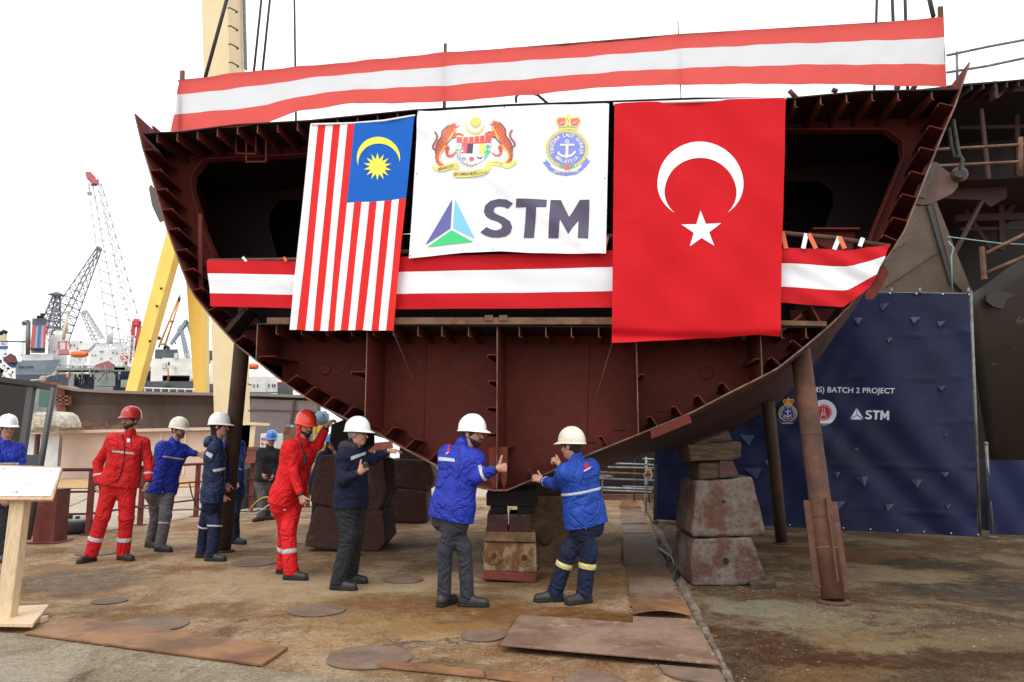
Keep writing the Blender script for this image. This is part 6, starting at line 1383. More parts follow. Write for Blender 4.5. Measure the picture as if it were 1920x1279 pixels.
fx = lambda px: (px+66)/179.5
def dashes(x0, x1, y, h, m, n):
    mb = MB(); w_ = (x1-x0)/n
    for i in range(n):
        if i % 6 == 5: continue
        hh = h*random.uniform(.6, 1); mb.add([on_sheet(x0+i*w_, y), on_sheet(x0+(i+.62)*w_, y), on_sheet(x0+(i+.62)*w_, y+hh), on_sheet(x0+i*w_, y+hh)], [(0, 1, 2, 3)])
    mb.build('small_print', m, LE)
dashes(fx(29), fx(80), .06, .04, I1, 40); dashes(fx(37), fx(69), .15, .03, I1, 28); dashes(fx(42), fx(62), .24, .03, I3, 18); dashes(fx(6), fx(14.5), .05, .06, I2, 4)
sheet_text('STM', fx(37), .84, fx(50), .92, I2)
mb = MB(); 
def sq(x0, y0, x1, y1, m): mb.add([on_sheet(x0, y0), on_sheet(x1, y0), on_sheet(x1, y1), on_sheet(x0, y1)], [(0, 1, 2, 3)], m)
sq(fx(15.5), .04, fx(22), .12, 0); sq(fx(57), .58, fx(65), .64, 1); mb.add([on_sheet(fx(30), .92), on_sheet(fx(32), .83), on_sheet(fx(34), .92)], [(0, 1, 2)], 2); mb.add([on_sheet(fx(96), .13), on_sheet(fx(98.5), .05), on_sheet(fx(101), .13)], [(0, 1, 2)], 3)
mb.build('printed_marks', [mat('pale_pink_print', (.75, .58, .62), var=0), mat('cyan_print', (.25, .55, .72), var=0), mat('green_print', (.3, .5, .5), var=0), I2], LE)
mb = MB(); line = [(2,.56),(8,.54),(14,.56),(20,.5),(26,.44),(30,.42),(34,.44),(40,.42),(44,.5),(52,.4),(60,.5),(68,.52),(76,.5),(84,.55),(88,.56)]
for i in range(len(line)-1):
    a = on_sheet(fx(line[i][0]), line[i][1]); b = on_sheet(fx(line[i+1][0]), line[i+1][1]); mb.tube([a, b], .0012, 4); a = on_sheet(fx(line[i][0]), line[i][1]+.12); mb.tube([a, a+(b-a)*.5], .0015, 4)
mb.build('ship_outline_print', mat('faint_print', (.55, .62, .68), var=0), LE)
# equipment behind the fence -----------------------------------------------
yq = 19.5
WM = thing('welding_set', P(503, 880, yq), 'white welding set with red knobs behind the far man', 'welding set')
mb = MB(); fbox(mb, 487, 813, 520, 843, yq, .5); mb.build('case', M_WHP, WM, bevel=.02)
mb = MB()
for x, y in ((492,823),(497,823),(503,824),(492,832),(500,833)): mb.lathe(P(x, y, yq), [(.03, 0), (.03, .03)], 10, 0, axis=(0, -1, 0))
mb.build('knob', M_CRR, WM)
mb = MB(); fbox(mb, 485, 843, 523, 868, yq-.02, .55, 0, False); mb.build('lower_rack', M_STEEL, WM)
EC = thing('yellow_cabinet_frame', P(600, 880, 18.5), 'yellow frame carrying a pale grey switch box with a yellow label', 'cabinet')
mb = MB(); fbox(mb, 585, 798, 590, 880, 18.5, .3); fbox(mb, 584, 832, 612, 862, 18.55, .4); fbox(mb, 590, 798, 602, 812, 18.6, .3); mb.build('frame', mat('cabinet_yellow', (.62, .44, .04), (.5, .33, .03), 3, rough=.5), EC)
mb = MB(); fbox(mb, 593, 815, 609, 834, 18.3, .2); mb.build('switch_box', mat('box_grey', (.38, .42, .44), rough=.5), EC, bevel=.01)
mb = MB(); mb.lathe(P(601, 826, 18.3), [(.05, 0), (.05, .01)], 14, 0, axis=(0, -1, 0)); mb.build('label', M_REFY, EC)
for i in range(4):
    mb = MB(); c = P(597+i*4.2, 792, 24+.1*i); mb.lathe(Vector((c.x, c.y, c.z-.0)), [(.13, 0), (.13, .22), (.06, .3), (.04, .36)], 10); reg(mb.build('gas_bottle', mat('bottle_blue', (.12, .20, .28), rough=.4)), 'pale blue gas bottle in the rack above the raised arm', 'gas bottle', 'gas bottles in the rack')
mb = MB(); fbox(mb, 592, 790, 616, 800, 24.2, .6); fbox(mb, 594, 776, 595, 790, 24, .1); fbox(mb, 614, 776, 615, 790, 24, .1); fbox(mb, 593, 776, 616, 777.5, 24, .1); a = P(604, 800, 24.4); mb.box((a.x, 24.5, a.z/2), (.2, .2, a.z)); reg(mb.build('bottle_rack', M_STEEL), 'grey rack holding the gas bottles above the raised arm', 'rack')
for x0, x1, y0, y1, Y, m, lab in ((530,545,800,866,20.5,M_BEAM,'upright brown steel cabinet behind the first red helmet'),(450,488,868,925,17.5,M_SHP,'dark grey crate behind the fence left of the far man'),(462,486,838,868,21,M_RBR,'rusty brown stack of scrap left of the far man'),(545,583,806,866,21.5,M_DKS,'dark machine housing behind the second red suited man'),
                              (441,452,880,958,17,M_SHP,'narrow grey box behind the leaning prop')):
    mb = MB(); fbox(mb, x0, y0, x1, y1, Y, .5, 0, True); 
    for k in range(3): yy = y0+(y1-y0)*(k+.5)/3; fbox(mb, x0+1, yy, x1-1, yy+1, Y-.03, .05)
    reg(mb.build('equipment_box', m, None, bevel=.02), lab, 'equipment')
mb = MB(); fbox(mb, 536, 796, 545, 830, 22, .4, 0); mb.tube([P(540, 800, 21.8), P(538, 830, 21.8), P(528, 850, 21.8)], .03, 6, 1); mb.tube([P(548, 798, 21.8), P(545, 835, 21.8)], .03, 6, 1)
reg(mb.build('pipe_bundle', [mat('dusty_blue', (.16, .20, .25)), M_WHP]), 'dusty blue box with pale pipes behind the far man and the first red helmet', 'equipment')
for i in range(22):
    x = 446+random.random()*165; y = 850+random.random()*28; g = G(x, y+22); sz = random.uniform(.12, .4); mb = MB(); mb.box((g.x, g.y, sz*.4), (sz*random.uniform(.6, 2), sz, sz*.8), 0, random.random())
    reg(mb.build('scrap_piece', random.choice([M_BEAM, M_RBR, M_STEEL, M_TIM, M_SHP, M_WHP]), None, bevel=.01), 'piece of scrap lying on the quay behind the fence', 'scrap', 'scrap scattered on the quay behind the fence')
for (x0, y0, x1, y1, Y, lab) in ((455,863,600,848,16.5,'long red oxide girder lying behind the fence, left piece'),(575,860,700,842,17,'red oxide girder lying behind the fence, middle piece'),(700,838,735,834,17.5,'red oxide girder end seen between the radio man and the hull')):
    mb = MB(); mb.bar(P(x0, y0, Y), P(x1, y1, Y), .25, .17); a = P((x0+x1)/2, (y0+y1)/2, Y); mb.box((a.x, a.y, (a.z-.08)/2), (.3, .3, a.z-.1), 1); reg(mb.build('red_girder', [mat('coral_primer', (.30, .085, .06), (.24, .06, .045), 4, rough=.7), M_RUSTD]), lab, 'girder')
# ================================================================== PEOPLE: implicit surfaces meshed once per body / garment
class SDF:
    def __init__(s, h): s.p = []; s.h = h; s.cuts = []; s.fold = None
    def cap(s, a, b, ra, rb=None, k=.03): s.p.append(('c', np.array(a, float), np.array(b, float), ra, ra if rb is None else rb, k)); return s
    def ell(s, c, ax, r, k=.02): s.p.append(('e', np.array(c, float), np.array(ax, float), np.array(r, float), 0, k)); return s
    def grid(s):
        lo = np.full(3, 1e9); hi = -lo
        for q in s.p:
            if q[0] == 'c':
                m = max(q[3], q[4]); lo = np.minimum(lo, np.minimum(q[1], q[2])-m); hi = np.maximum(hi, np.maximum(q[1], q[2])+m)
            else: m = q[3].max(); lo = np.minimum(lo, q[1]-m); hi = np.maximum(hi, q[1]+m)
        s.lo = lo-4*s.h; n = np.ceil((hi-lo)/s.h).astype(int)+9; D = np.full(n, 1.0, np.float32)
        for q in s.p:
            k = q[5]; mg = k+3*s.h
            if q[0] == 'c': m = max(q[3], q[4])+mg; a = np.minimum(q[1], q[2])-m; b = np.maximum(q[1], q[2])+m
            else: m = q[3].max()+mg; a = q[1]-m; b = q[1]+m
            i0 = np.maximum(0, np.floor((a-s.lo)/s.h).astype(int)); i1 = np.minimum(n, np.ceil((b-s.lo)/s.h).astype(int)+1)
            X, Y, Z = [(s.lo[j]+s.h*np.arange(i0[j], i1[j])).reshape([-1 if t == j else 1 for t in range(3)]) for j in range(3)]
            if q[0] == 'c':
                d = q[2]-q[1]; dd = max(d.dot(d), 1e-9); t = np.clip(((X-q[1][0])*d[0]+(Y-q[1][1])*d[1]+(Z-q[1][2])*d[2])/dd, 0, 1)
                f = np.sqrt((X-q[1][0]-t*d[0])**2+(Y-q[1][1]-t*d[1])**2+(Z-q[1][2]-t*d[2])**2)-(q[3]+(q[4]-q[3])*t)
            else:
                A = q[2]; r = q[3]; px, py, pz = X-q[1][0], Y-q[1][1], Z-q[1][2]
                u = [(px*A[j][0]+py*A[j][1]+pz*A[j][2]) for j in range(3)]
                k0 = np.sqrt(sum((u[j]/r[j])**2 for j in range(3))); k1 = np.sqrt(sum((u[j]/r[j]**2)**2 for j in range(3)))+1e-9; f = k0*(k0-1)/k1
            sl = tuple(slice(i0[j], i1[j]) for j in range(3)); o = D[sl]; hh = np.maximum(k-np.abs(o-f), 0)/k if k > 0 else 0
            D[sl] = np.minimum(o, f)-hh*hh*k*.25
        s.X, s.Y, s.Z = [(s.lo[j]+s.h*np.arange(n[j])).reshape([-1 if t == j else 1 for t in range(3)]) for j in range(3)]
        if s.fold:
            am, sc, ph = s.fold; X, Y, Z = s.X*sc, s.Y*sc, s.Z*sc
            w1 = np.sin(3.1*X+1.7*Z+ph)+np.sin(2.3*Y-2.9*Z+ph*2)
            F = np.sin(4.5*Z+3.5*X+2.4*w1+ph)*.6+np.sin(9*Z-7*X+5*Y+2.2*w1+ph*3)*.5+np.sin(6*X+8*Y+6*Z+2.6*w1)*.4
            G_ = np.sin(8*Z+9*X-4*Y+2.8*w1+ph*2)+.5*np.sin(15*Z-11*X+3*w1)
            D = D-am*.62*(.45*np.abs(F)-.45*np.exp(-(F/.22)**2)-.5*np.exp(-(G_/.20)**2)).astype(np.float32)
        for p0, nn in s.cuts: D = np.maximum(D, ((s.X-p0[0])*nn[0]+(s.Y-p0[1])*nn[1]+(s.Z-p0[2])*nn[2]).astype(np.float32))
        s.D = D; return s
    def at(s, D, lo=None): return nets(D, s.lo, s.h)
def nets(D, lo, h):
    S_ = D < 0; n = D.shape; c = np.zeros([x-1 for x in n], np.int8)
    for i in (0, 1):
        for j in (0, 1):
            for k in (0, 1): c += S_[i:n[0]-1+i, j:n[1]-1+j, k:n[2]-1+k]
    act = (c > 0) & (c < 8); idx = np.full(c.shape, -1, np.int64); A = np.argwhere(act); idx[act] = np.arange(len(A))
    acc = np.zeros((len(A), 3)); cnt = np.zeros(len(A)); I, J, K = A.T
    cor = [(i, j, k) for i in (0, 1) for j in (0, 1) for k in (0, 1)]
    for a in cor:
        for ax in range(3):
            if a[ax] == 0:
                b = list(a); b[ax] = 1; da = D[I+a[0], J+a[1], K+a[2]]; db = D[I+b[0], J+b[1], K+b[2]]; m = (da < 0) != (db < 0)
                t = np.where(m, da/np.where(m, da-db, 1), 0)
                for q in range(3): acc[:, q] += np.where(m, a[q]+(t if q == ax else 0), 0)
                cnt += m
    V = (A+acc/cnt[:, None])*h+lo; F = []
    for ax in range(3):
        o1, o2 = (ax+1) % 3, (ax+2) % 3
        s0 = [slice(None)]*3; s1 = [slice(None)]*3; s0[ax] = slice(0, -1); s1[ax] = slice(1, None)
        a = S_[tuple(s0)]; b = S_[tuple(s1)]; E = np.argwhere(a != b); E = E[(E[:, o1] > 0) & (E[:, o2] > 0) & (E[:, o1] < n[o1]-1) & (E[:, o2] < n[o2]-1)]
        if not len(E): continue
        def at(d1, d2):
            q = E.copy(); q[:, o1] -= d1; q[:, o2] -= d2; return idx[q[:, 0], q[:, 1], q[:, 2]]
        Q = np.stack([at(1, 1), at(0, 1), at(0, 0), at(1, 0)], 1); fl = b[E[:, 0], E[:, 1], E[:, 2]] if False else a[tuple(E.T)]
        Q[~fl] = Q[~fl][:, ::-1]; F.append(Q)
    return V, (np.concatenate(F) if F else np.zeros((0, 4), int))
def np_mesh(name, V, F, m, parent):
    me = bpy.data.meshes.new(name); F = F[(F >= 0).all(1)]
    me.vertices.add(len(V)); me.vertices.foreach_set('co', V.astype(np.float32).ravel()); me.loops.add(len(F)*4); me.loops.foreach_set('vertex_index', F.astype(np.int32).ravel())
    me.polygons.add(len(F)); me.polygons.foreach_set('loop_start', np.arange(0, len(F)*4, 4, dtype=np.int32)); me.polygons.foreach_set('loop_total', np.full(len(F), 4, np.int32))
    me.polygons.foreach_set('use_smooth', np.ones(len(F), bool)); me.update(calc_edges=True); me.validate(); me.materials.append(m)
    return link_mesh(name, me, parent)
def band(garm, name, a, b, m, parent, rmax=.2, thick=.005):
    a = np.array(a); b = np.array(b); d = b-a; L_ = np.linalg.norm(d); d = d/L_; X, Y, Z = garm.X-a[0], garm.Y-a[1], garm.Z-a[2]
    t = X*d[0]+Y*d[1]+Z*d[2]; r = np.sqrt(np.maximum(X*X+Y*Y+Z*Z-t*t, 0)); D = np.maximum.reduce([garm.D-thick, (-t), t-L_, r-rmax]).astype(np.float32)
    sl = []
    for ax, q in enumerate((garm.X, garm.Y, garm.Z)):
        q = q.ravel(); lo = min(a[ax], b[ax])-rmax-.03; hi = max(a[ax], b[ax])+rmax+.03; i = np.where((q > lo) & (q < hi))[0]
        if len(i) < 4: return None
        sl.append(slice(i[0], i[-1]+1))
    D = D[tuple(sl)]; lo = garm.lo+garm.h*np.array([x.start for x in sl]); V, F = nets(D, lo, garm.h)
    return np_mesh(name, V, F, m, parent) if len(F) else None
V3 = lambda v: Vector((v[0], v[1], v[2]))
def yawdir(deg): a = R(deg); return Vector((math.sin(a), -math.cos(a), 0))
def hand(sd, W_, d, n, side, curl, thumb=None, s=1.0, spread=.02, bend=None):
    """W_ wrist, d direction, n palm facing, side towards the thumb"""
    d = d.normalized(); n = (n-d*n.dot(d)).normalized(); side = (side-d*side.dot(d)-n*side.dot(n)).normalized()
    kn = []
    for i in range(4):
        o = side*((1.5-i)*.0195*s); k = W_+d*(.085-.004*abs(i-1))*s+o; sd.cap(W_+o*.55+d*.012, k, .0145*s, .0125*s, .015); kn.append(k)
    for i, (k, L_) in enumerate(zip(kn, (.070, .078, .073, .058))):
        p = k; dirn = d; ang = R(curl)*(1+.08*i) if bend is None else R(bend[i])
        for j, q in enumerate((.46, .30, .24)):
            ax = dirn*math.cos(ang)+n*math.sin(ang) if True else dirn; nn = n*math.cos(ang)-dirn*math.sin(ang)
            dirn = ax.normalized(); n2 = nn; e = p+dirn*(L_*q*s)+side*((1.5-i)*spread*.12*s); sd.cap(p, e, (.0098-.0008*j)*s, (.0092-.0009*j)*s, .005); p = e; n_old = n; n = n2
        n = (n_old*0+n); # restore palm normal for the next finger
        dn = d; n = (dn.cross(side) if dn.cross(side).dot(nn0(d, side, W_)) > 0 else side.cross(dn)) if False else hand_n(d, side, hand._n0)
    base = W_+d*.022*s+side*.024*s; td = thumb.normalized() if thumb else (d*.75+side*.65+hand._n0*.25).normalized()
    p = base
    for L_, r in ((.040, .0150), (.032, .0118), (.026, .0105)): e = p+td*L_*s; sd.cap(p, e, r*s, r*.9*s, .008); p = e
def hand_n(d, side, n0):
    c = d.cross(side).normalized(); return c if c.dot(n0) > 0 else -c
def put_hand(sd, W_, d, n, side, curl=35, thumb=None, s=1.0, bend=None):
    d = d.normalized(); n = (n-d*n.dot(d)).normalized(); hand._n0 = n; hand(sd, W_, d, n, side, curl, thumb, s, bend=bend)

def helmet(parent, c, fwd, up, m, tilt=0.0, knob=False):
    up = up.normalized(); fwd = (fwd-up*fwd.dot(up)).normalized(); 
    if tilt: q = Matrix.Rotation(R(tilt), 3, fwd.cross(up)); fwd = q@fwd; up = q@up
    lat_ = fwd.cross(up); mb = MB(); N = 32; M_ = 12; o = c+up*.048; vs = []
    for j in range(M_+1):
        t = j/M_*math.pi/2
        for i in range(N):
            a = 2*math.pi*i/N; ca, sa = math.cos(a), math.sin(a); rr = math.cos(t)**.82
            x = .146*ca*rr-.006; y = .118*sa*rr; z = .150*math.sin(t)**.95
            if abs(sa) < .24 and j > 2: z += .006*(1-abs(sa)/.24)
            vs.append(o+fwd*x+lat_*y+up*z)
    fs = [(j*N+i, j*N+(i+1) % N, (j+1)*N+(i+1) % N, (j+1)*N+i) for j in range(M_) for i in range(N)]
    mb.add(vs, fs, 0, True)
    rim = []
    for ring in range(4):
        for i in range(N):
            a = 2*math.pi*i/N; ca, sa = math.cos(a), math.sin(a); pk = max(0, ca)**1.6; ex = (.0, .010+.045*pk, .011+.047*pk, -.012)[ring]; z = (0, -.012-.014*pk, -.017-.015*pk, -.010)[ring]
            rim.append(o+fwd*((.146+ex)*ca-.006)+lat_*((.118+ex*.45 if ring < 3 else .106)*sa)+up*z)
    mb.add(rim, [(r*N+i, r*N+(i+1) % N, (r+1)*N+(i+1) % N, (r+1)*N+i) for r in range(3) for i in range(N)], 0, True)
    h = mb.build('helmet', m, parent)
    if knob:
        mb = MB(); mb.lathe(o+up*.145-fwd*.01, [(.012, 0), (.012, .02), (.0, .022)], 8, 0, axis=up); mb.build('helmet_knob', m, h)
    mb = MB(); pts = [o+fwd*(.105*math.cos(a)-.005)+lat_*.088*math.sin(a)-up*.016 for a in np.linspace(0, 2*math.pi, 20)]; mb.tube(pts, .010, 6); mb.build('headband', M_DARK, h)
    return h

def person(label, jk, tr, head, neck, pelvis, yaw, feet, knees, armR, armL, hyaw, helm, jm, tm, h=.0085, sw=.185, dyp=0.0, hair='b', beard=None, hood=None, jr=1.0, tilt=(0, 0), hem=None, tr_r=1.0,
           bands=(), shoe=M_SHOE, vest=None, shoes_trim=None, handR=None, handL=None, fold=.006, collar=True, sleeveR=None, sleeveL=None, nod=0.0, face=True, cuff=None, knob=False, headr=1.0, ankle_h=.09):
    fp = [G(f[0], f[1]) for f in feet]; Yp = (fp[0].y+fp[1].y)/2+dyp
    pt = lambda q: P(q[0], q[1], Yp+(q[2] if len(q) > 2 else 0))
    root = thing('person', (fp[0]+fp[1])/2, label, 'person')
    Nk = pt(neck); Pv = pt(pelvis); Hd = pt(head); up = (Nk-Pv).normalized(); f = yawdir(yaw); f = (f-up*f.dot(up)).normalized(); Lt = up.cross(f).normalized()
    if Lt.dot(Vector((math.cos(R(yaw)), math.sin(R(yaw)), 0))) < 0: Lt = -Lt
    sw -= .022; ShR = Nk-up*.088-Lt*sw; ShL = Nk-up*.088+Lt*sw
    eR, wR = pt(armR[0]), pt(armR[1]); eL, wL = pt(armL[0]), pt(armL[1])
    hipR, hipL = Pv-Lt*.095-up*.06, Pv+Lt*.095-up*.06
    an = [Vector((p.x, p.y, ankle_h)) for p in fp]; kn = []
    for i, q in enumerate(knees): kn.append(P(q[0], q[1], (Yp+an[i].y)/2+(q[2] if len(q) > 2 else -.03)))
    C_ = Nk.lerp(Pv, .32); Wt = Nk.lerp(Pv, .68)
    # ---- body
    b = SDF(h)
    b.cap(Nk-up*.05, Hd-up*.05, .062, .055, .03); b.cap(ShR, ShL, .06, k=.05); b.cap(C_-Lt*.08, C_+Lt*.08, .10, k=.05); b.cap(C_, Pv, .11, .11, k=.05); b.cap(hipR, hipL, .09, k=.05)
    for a_, e_, w_, hd in ((ShR, eR, wR, handR), (ShL, eL, wL, handL)):
        b.cap(a_, e_, .05, .042, .03); b.cap(e_, w_, .042, .029, .02)
    for a_, k_, n_ in ((hipR, kn[0], an[0]), (hipL, kn[1], an[1])): b.cap(a_, k_, .08, .055, .03); b.cap(k_, n_, .055, .042, .02)
    for n_, ft in zip(an, feet): d_ = yawdir(ft[2]); b.cap(n_-Vector((0, 0, .03)), n_+d_*.12-Vector((0, 0, .05)), .035, .026, .02)
    hf = yawdir(hyaw); hu = (Vector((0, 0, 1))*.9+up*.1-hf*math.tan(R(tilt[0]))*-1*.0).normalized()
    if tilt[0] or tilt[1]:
        lt = hf.cross(hu); q = Matrix.Rotation(R(tilt[0]), 3, lt)@Matrix.Rotation(R(tilt[1]), 3, hf); hf = q@hf; hu = q@hu
    hl = hu.cross(hf); A = [list(hl), list(hf), list(hu)]; s = headr
    pos = lambda l, fw, u: Hd+(hl*l+hf*fw+hu*u)*s
    b.ell(pos(0, -.012, .038), A, [.077*s, .097*s, .088*s], .02); b.ell(pos(0, .018, -.040), A, [.060*s, .070*s, .066*s], .03); b.ell(pos(0, .055, -.092), A, [.030*s, .026*s, .022*s], .03)
    b.cap(pos(0, .088, .012), pos(0, .112, -.030), .009*s, .0135*s, .010); b.cap(pos(-.030, .080, .030), pos(.030, .080, .030), .010*s, k=.015); b.cap(pos(-.017, .085, -.058), pos(.017, .085, -.058), .0085*s, k=.008)
    b.cap(pos(-.045, .055, -.015), pos(-.035, .07, -.03), .018*s, k=.02); b.cap(pos(.045, .055, -.015), pos(.035, .07, -.03), .018*s, k=.02)
    for sg in (-1, 1): b.ell(pos(sg*.078, -.012, .0), A, [.011*s, .021*s, .032*s], .008)
    for W_, hd, e_ in ((wR, handR, eR), (wL, handL, eL)):
        fd = (W_-e_).normalized(); hd = hd or {}
        d_ = Vector(hd['d']) if 'd' in hd else fd; n_ = Vector(hd.get('n', -Lt if W_ is wL else Lt)); sd_ = Vector(hd.get('side', f))
        b.cap(W_-fd*.03, W_+d_.normalized()*.02, .027, .022, .02)
        put_hand(b, W_, d_, n_, sd_, hd.get('curl', 32), Vector(hd['thumb']) if 'thumb' in hd else None, bend=hd.get('bend'))
    b.grid(); V, F = b.at(b.D); np_mesh('body', V, F, M_SKIN, root)
    # eyes, brows
    if face:
        mb = MB()
        for sg in (-1, 1):
            mb.ball(pos(sg*.031, .083, .012), .0085*s, 0, 1); mb.tube([pos(sg*.014, .096, .029), pos(sg*.032, .094, .034), pos(sg*.050, .082, .028)], .0045*s, 5, 1)
        mb.tube([pos(-.020, .094, -.0585), pos(0, .0965, -.0575), pos(.020, .094, -.0585)], .0028, 4, 2)
        if beard or hood: mb.tube([pos(-.030, .083, -.058), pos(-.014, .097, -.045), pos(0, .100, -.042), pos(.014, .097, -.045), pos(.030, .083, -.058)], .0046*s, 6, 1)
        mb.build('face_features', [mat('eye_dark', (.03, .022, .018), rough=.3), M_HAIRG if hair == 'g' else M_HAIRB, mat('lip_line', (.16, .05, .045))], root)
    # hair
    def sub(name, prims, m, cuts, hh=.007, fold_=None):
        q = SDF(hh)
        for t in prims: (q.ell if t[0] == 'e' else q.cap)(*t[1:])
        q.cuts = cuts; q.fold = fold_; q.grid(); V, F = q.at(q.D); 
        return np_mesh(name, V, F, m, root)
    nv = lambda v: np.array(v)
    if hair and hood is None:
        HM = {'b': M_HAIRB, 'g': M_HAIRG}[hair]; cn = (hf*.80-hu*.60).normalized()
        sub('hair', [('e', pos(0, -.016, .032), A, [.083*s, .100*s, .094*s], .01), ('c', pos(0, -.06, -.03), pos(0, -.05, -.05), .040, .032, .02)], HM, [(nv(pos(0, .055, .01)), nv((hf*.85+hu*-.45).normalized())), (nv(pos(0, 0, -.075)), nv(-hu))])
    if beard:
        sub('beard', [('e', pos(0, .022, -.050), A, [.0635*s, .0735*s, .063*s], .01), ('e', pos(0, .055, -.098), A, [.034*s, .031*s, .026*s], .02), ('c', pos(-.062, .01, -.01), pos(-.05, .04, -.06), .016, .02, .02), ('c', pos(.062, .01, -.01), pos(.05, .04, -.06), .016, .02, .02),
                     ],
            mat('beard_'+beard, (.018, .014, .012) if beard == 'black' else (.10, .085, .075), rough=.8, bump=.4, bscale=150), [(nv(pos(0, .088, -.067)), nv((hu*.90+hf*.44).normalized()))])
    if hood:
        hm, kind = hood
        if kind == 'balaclava': sub('balaclava', [('e', pos(0, -.018, .030), A, [.088*s, .104*s, .10*s], .01), ('c', pos(0, -.035, -.04), Nk, .082, .085, .04)], hm, [(nv(pos(0, .045, 0)), nv((hf*.95-hu*.3).normalized()))], fold_=(.003, 6, 1))
        else: sub('hood', [('c', Nk-f*.05-Lt*.07, Nk-f*.05+Lt*.07, .065, .065, .03), ('c', Nk-f*.09-up*.02, Nk-f*.04+up*.05, .06, .05, .03), ('c', Nk+f*.04-Lt*.06-up*.02, Nk-f*.02-Lt*.07+up*.03, .04, .045, .03), ('c', Nk+f*.04+Lt*.06-up*.02, Nk-f*.02+Lt*.07+up*.03, .04, .045, .03)], hm, [], fold_=(.004, 6, 2))
    # ---- jacket
    j = SDF(h); j.fold = (fold, 3.2, yaw*.1+Nk.x)
    j.cap(ShR-up*.005, ShL-up*.005, .064*jr, k=.05); j.cap(Nk-up*.035, ShR, .060, .066, k=.05); j.cap(Nk-up*.035, ShL, .060, .066, k=.05); j.cap(C_-Lt*.085, C_+Lt*.085, .130*jr, k=.07); j.cap(Wt-Lt*.06, Wt+Lt*.06, .128*jr, k=.07); j.cap(Pv-Lt*.085, Pv+Lt*.085, .135*jr, k=.06); j.cap(C_-Lt*.08, Pv-Lt*.07, .125*jr, .132*jr, k=.05); j.cap(C_+Lt*.08, Pv+Lt*.07, .125*jr, .132*jr, k=.05)
    hemd = hem if hem is not None else .14; j.cap(Pv-Lt*.085, Pv-Lt*.10-up*(hemd+.08), .135*jr, .140*jr, k=.05); j.cap(Pv+Lt*.085, Pv+Lt*.10-up*(hemd+.08), .135*jr, .140*jr, k=.05); j.cap(Pv-up*hemd-Lt*.08, Pv-up*hemd+Lt*.08, .138*jr, k=.04)
    j.cap(ShR-up*.02, C_-Lt*.1, .09, .11, .05); j.cap(ShL-up*.02, C_+Lt*.1, .09, .11, .05)
    if collar: j.cap(Nk-up*.05, Nk+up*.032-f*.010, .082, .071, .03)
    if vest is None:
        for a_, e_, w_ in ((ShR, eR, wR), (ShL, eL, wL)): d_ = (w_-e_).normalized(); j.cap(a_, e_, .073*jr, .062*jr, .035); j.cap(e_, w_-d_*.055, .061*jr, .049*jr, .025)
    j.cuts = [(nv(Pv-up*hemd), nv(-up))]; j.grid(); V, F = j.at(j.D); jo = np_mesh(jk, V, F, jm, root)
    if vest is not None:
        s_ = SDF(h); s_.fold = (fold, 3.5, 1)
        for a_, e_, w_ in ((ShR, eR, wR), (ShL, eL, wL)): d_ = (w_-e_).normalized(); s_.cap(a_, e_, .074, .060, .04); s_.cap(e_, w_-d_*.045, .060, .044, .03)
        s_.cap(ShR, ShL, .07, k=.05); s_.grid(); V, F = s_.at(s_.D); np_mesh('sweater_sleeves', V, F, vest, root)
        sleeve = s_
    else: sleeve = j
    cm_ = cuff or M_DARK
    for e_, w_ in ((eR, wR), (eL, wL)):
        d_ = (w_-e_).normalized(); q = MB(); q.lathe(w_-d_*.03, [(.036, 0), (.039, .012), (.034, .035)], 14, 0, axis=d_); q.build('cuff', cm_, root)
    # ---- trousers
    t = SDF(h); t.fold = (fold*1.3, 3.0, yaw*.07+3)
    t.cap(Pv-Lt*.065, Pv+Lt*.065, .110, k=.05); t.cap(hipR, hipL, .112, k=.05); t.cap(hipR-up*.10, hipL-up*.10, .104, k=.05)
    for a_, k_, n_ in ((hipR, kn[0], an[0]), (hipL, kn[1], an[1])): t.cap(a_, k_, .118*min(1, tr_r+.08), .082*tr_r, .045); t.cap(k_, n_-Vector((0, 0, .01)), .080*tr_r, .074*tr_r, .03)
    t.cuts = [(nv(Vector((0, 0, .055))), np.array([0, 0, -1.0]))]; t.grid(); V, F = t.at(t.D); to = np_mesh(tr, V, F, tm, root)
    # ---- shoes
    for n_, ft in zip(an, feet):
        d_ = yawdir(ft[2]); g0 = Vector((n_.x, n_.y, 0)); q = SDF(.0075); q.cap(g0-d_*.045+Vector((0, 0, .05)), g0+d_*.05+Vector((0, 0, .048)), .046, .047, .03); q.cap(g0+d_*.05+Vector((0, 0, .044)), g0+d_*.165+Vector((0, 0, .040)), .044, .042, .03)
        q.cap(g0-d_*.02+Vector((0, 0, .06)), g0-d_*.01+Vector((0, 0, .125)), .050, .050, .03); q.cap(g0+d_*.04+Vector((0, 0, .07)), g0+d_*.1+Vector((0, 0, .05)), .032, .028, .03)
        q.cuts = [(np.array([0, 0, .012]), np.array([0, 0, -1.0]))]; q.grid(); V, F = q.at(q.D); so = np_mesh('boot', V, F, shoe, root)
        q2 = SDF(.0075); q2.cap(g0-d_*.045+Vector((0, 0, .02)), g0+d_*.165+Vector((0, 0, .02)), .052, .050, .01); q2.cuts = [(np.array([0, 0, .003]), np.array([0, 0, -1.0])), (np.array([0, 0, .028]), np.array([0, 0, 1.0]))]; q2.grid(); V, F = q2.at(q2.D)
        np_mesh('boot_sole', V, F, M_SOLE, so)
        if shoes_trim:
            q = MB(); q.lathe(g0-d_*.012+Vector((0, 0, .098)), [(.047, 0), (.051, .008), (.047, .018)], 14, 0); q.build('boot_collar', shoes_trim, so)
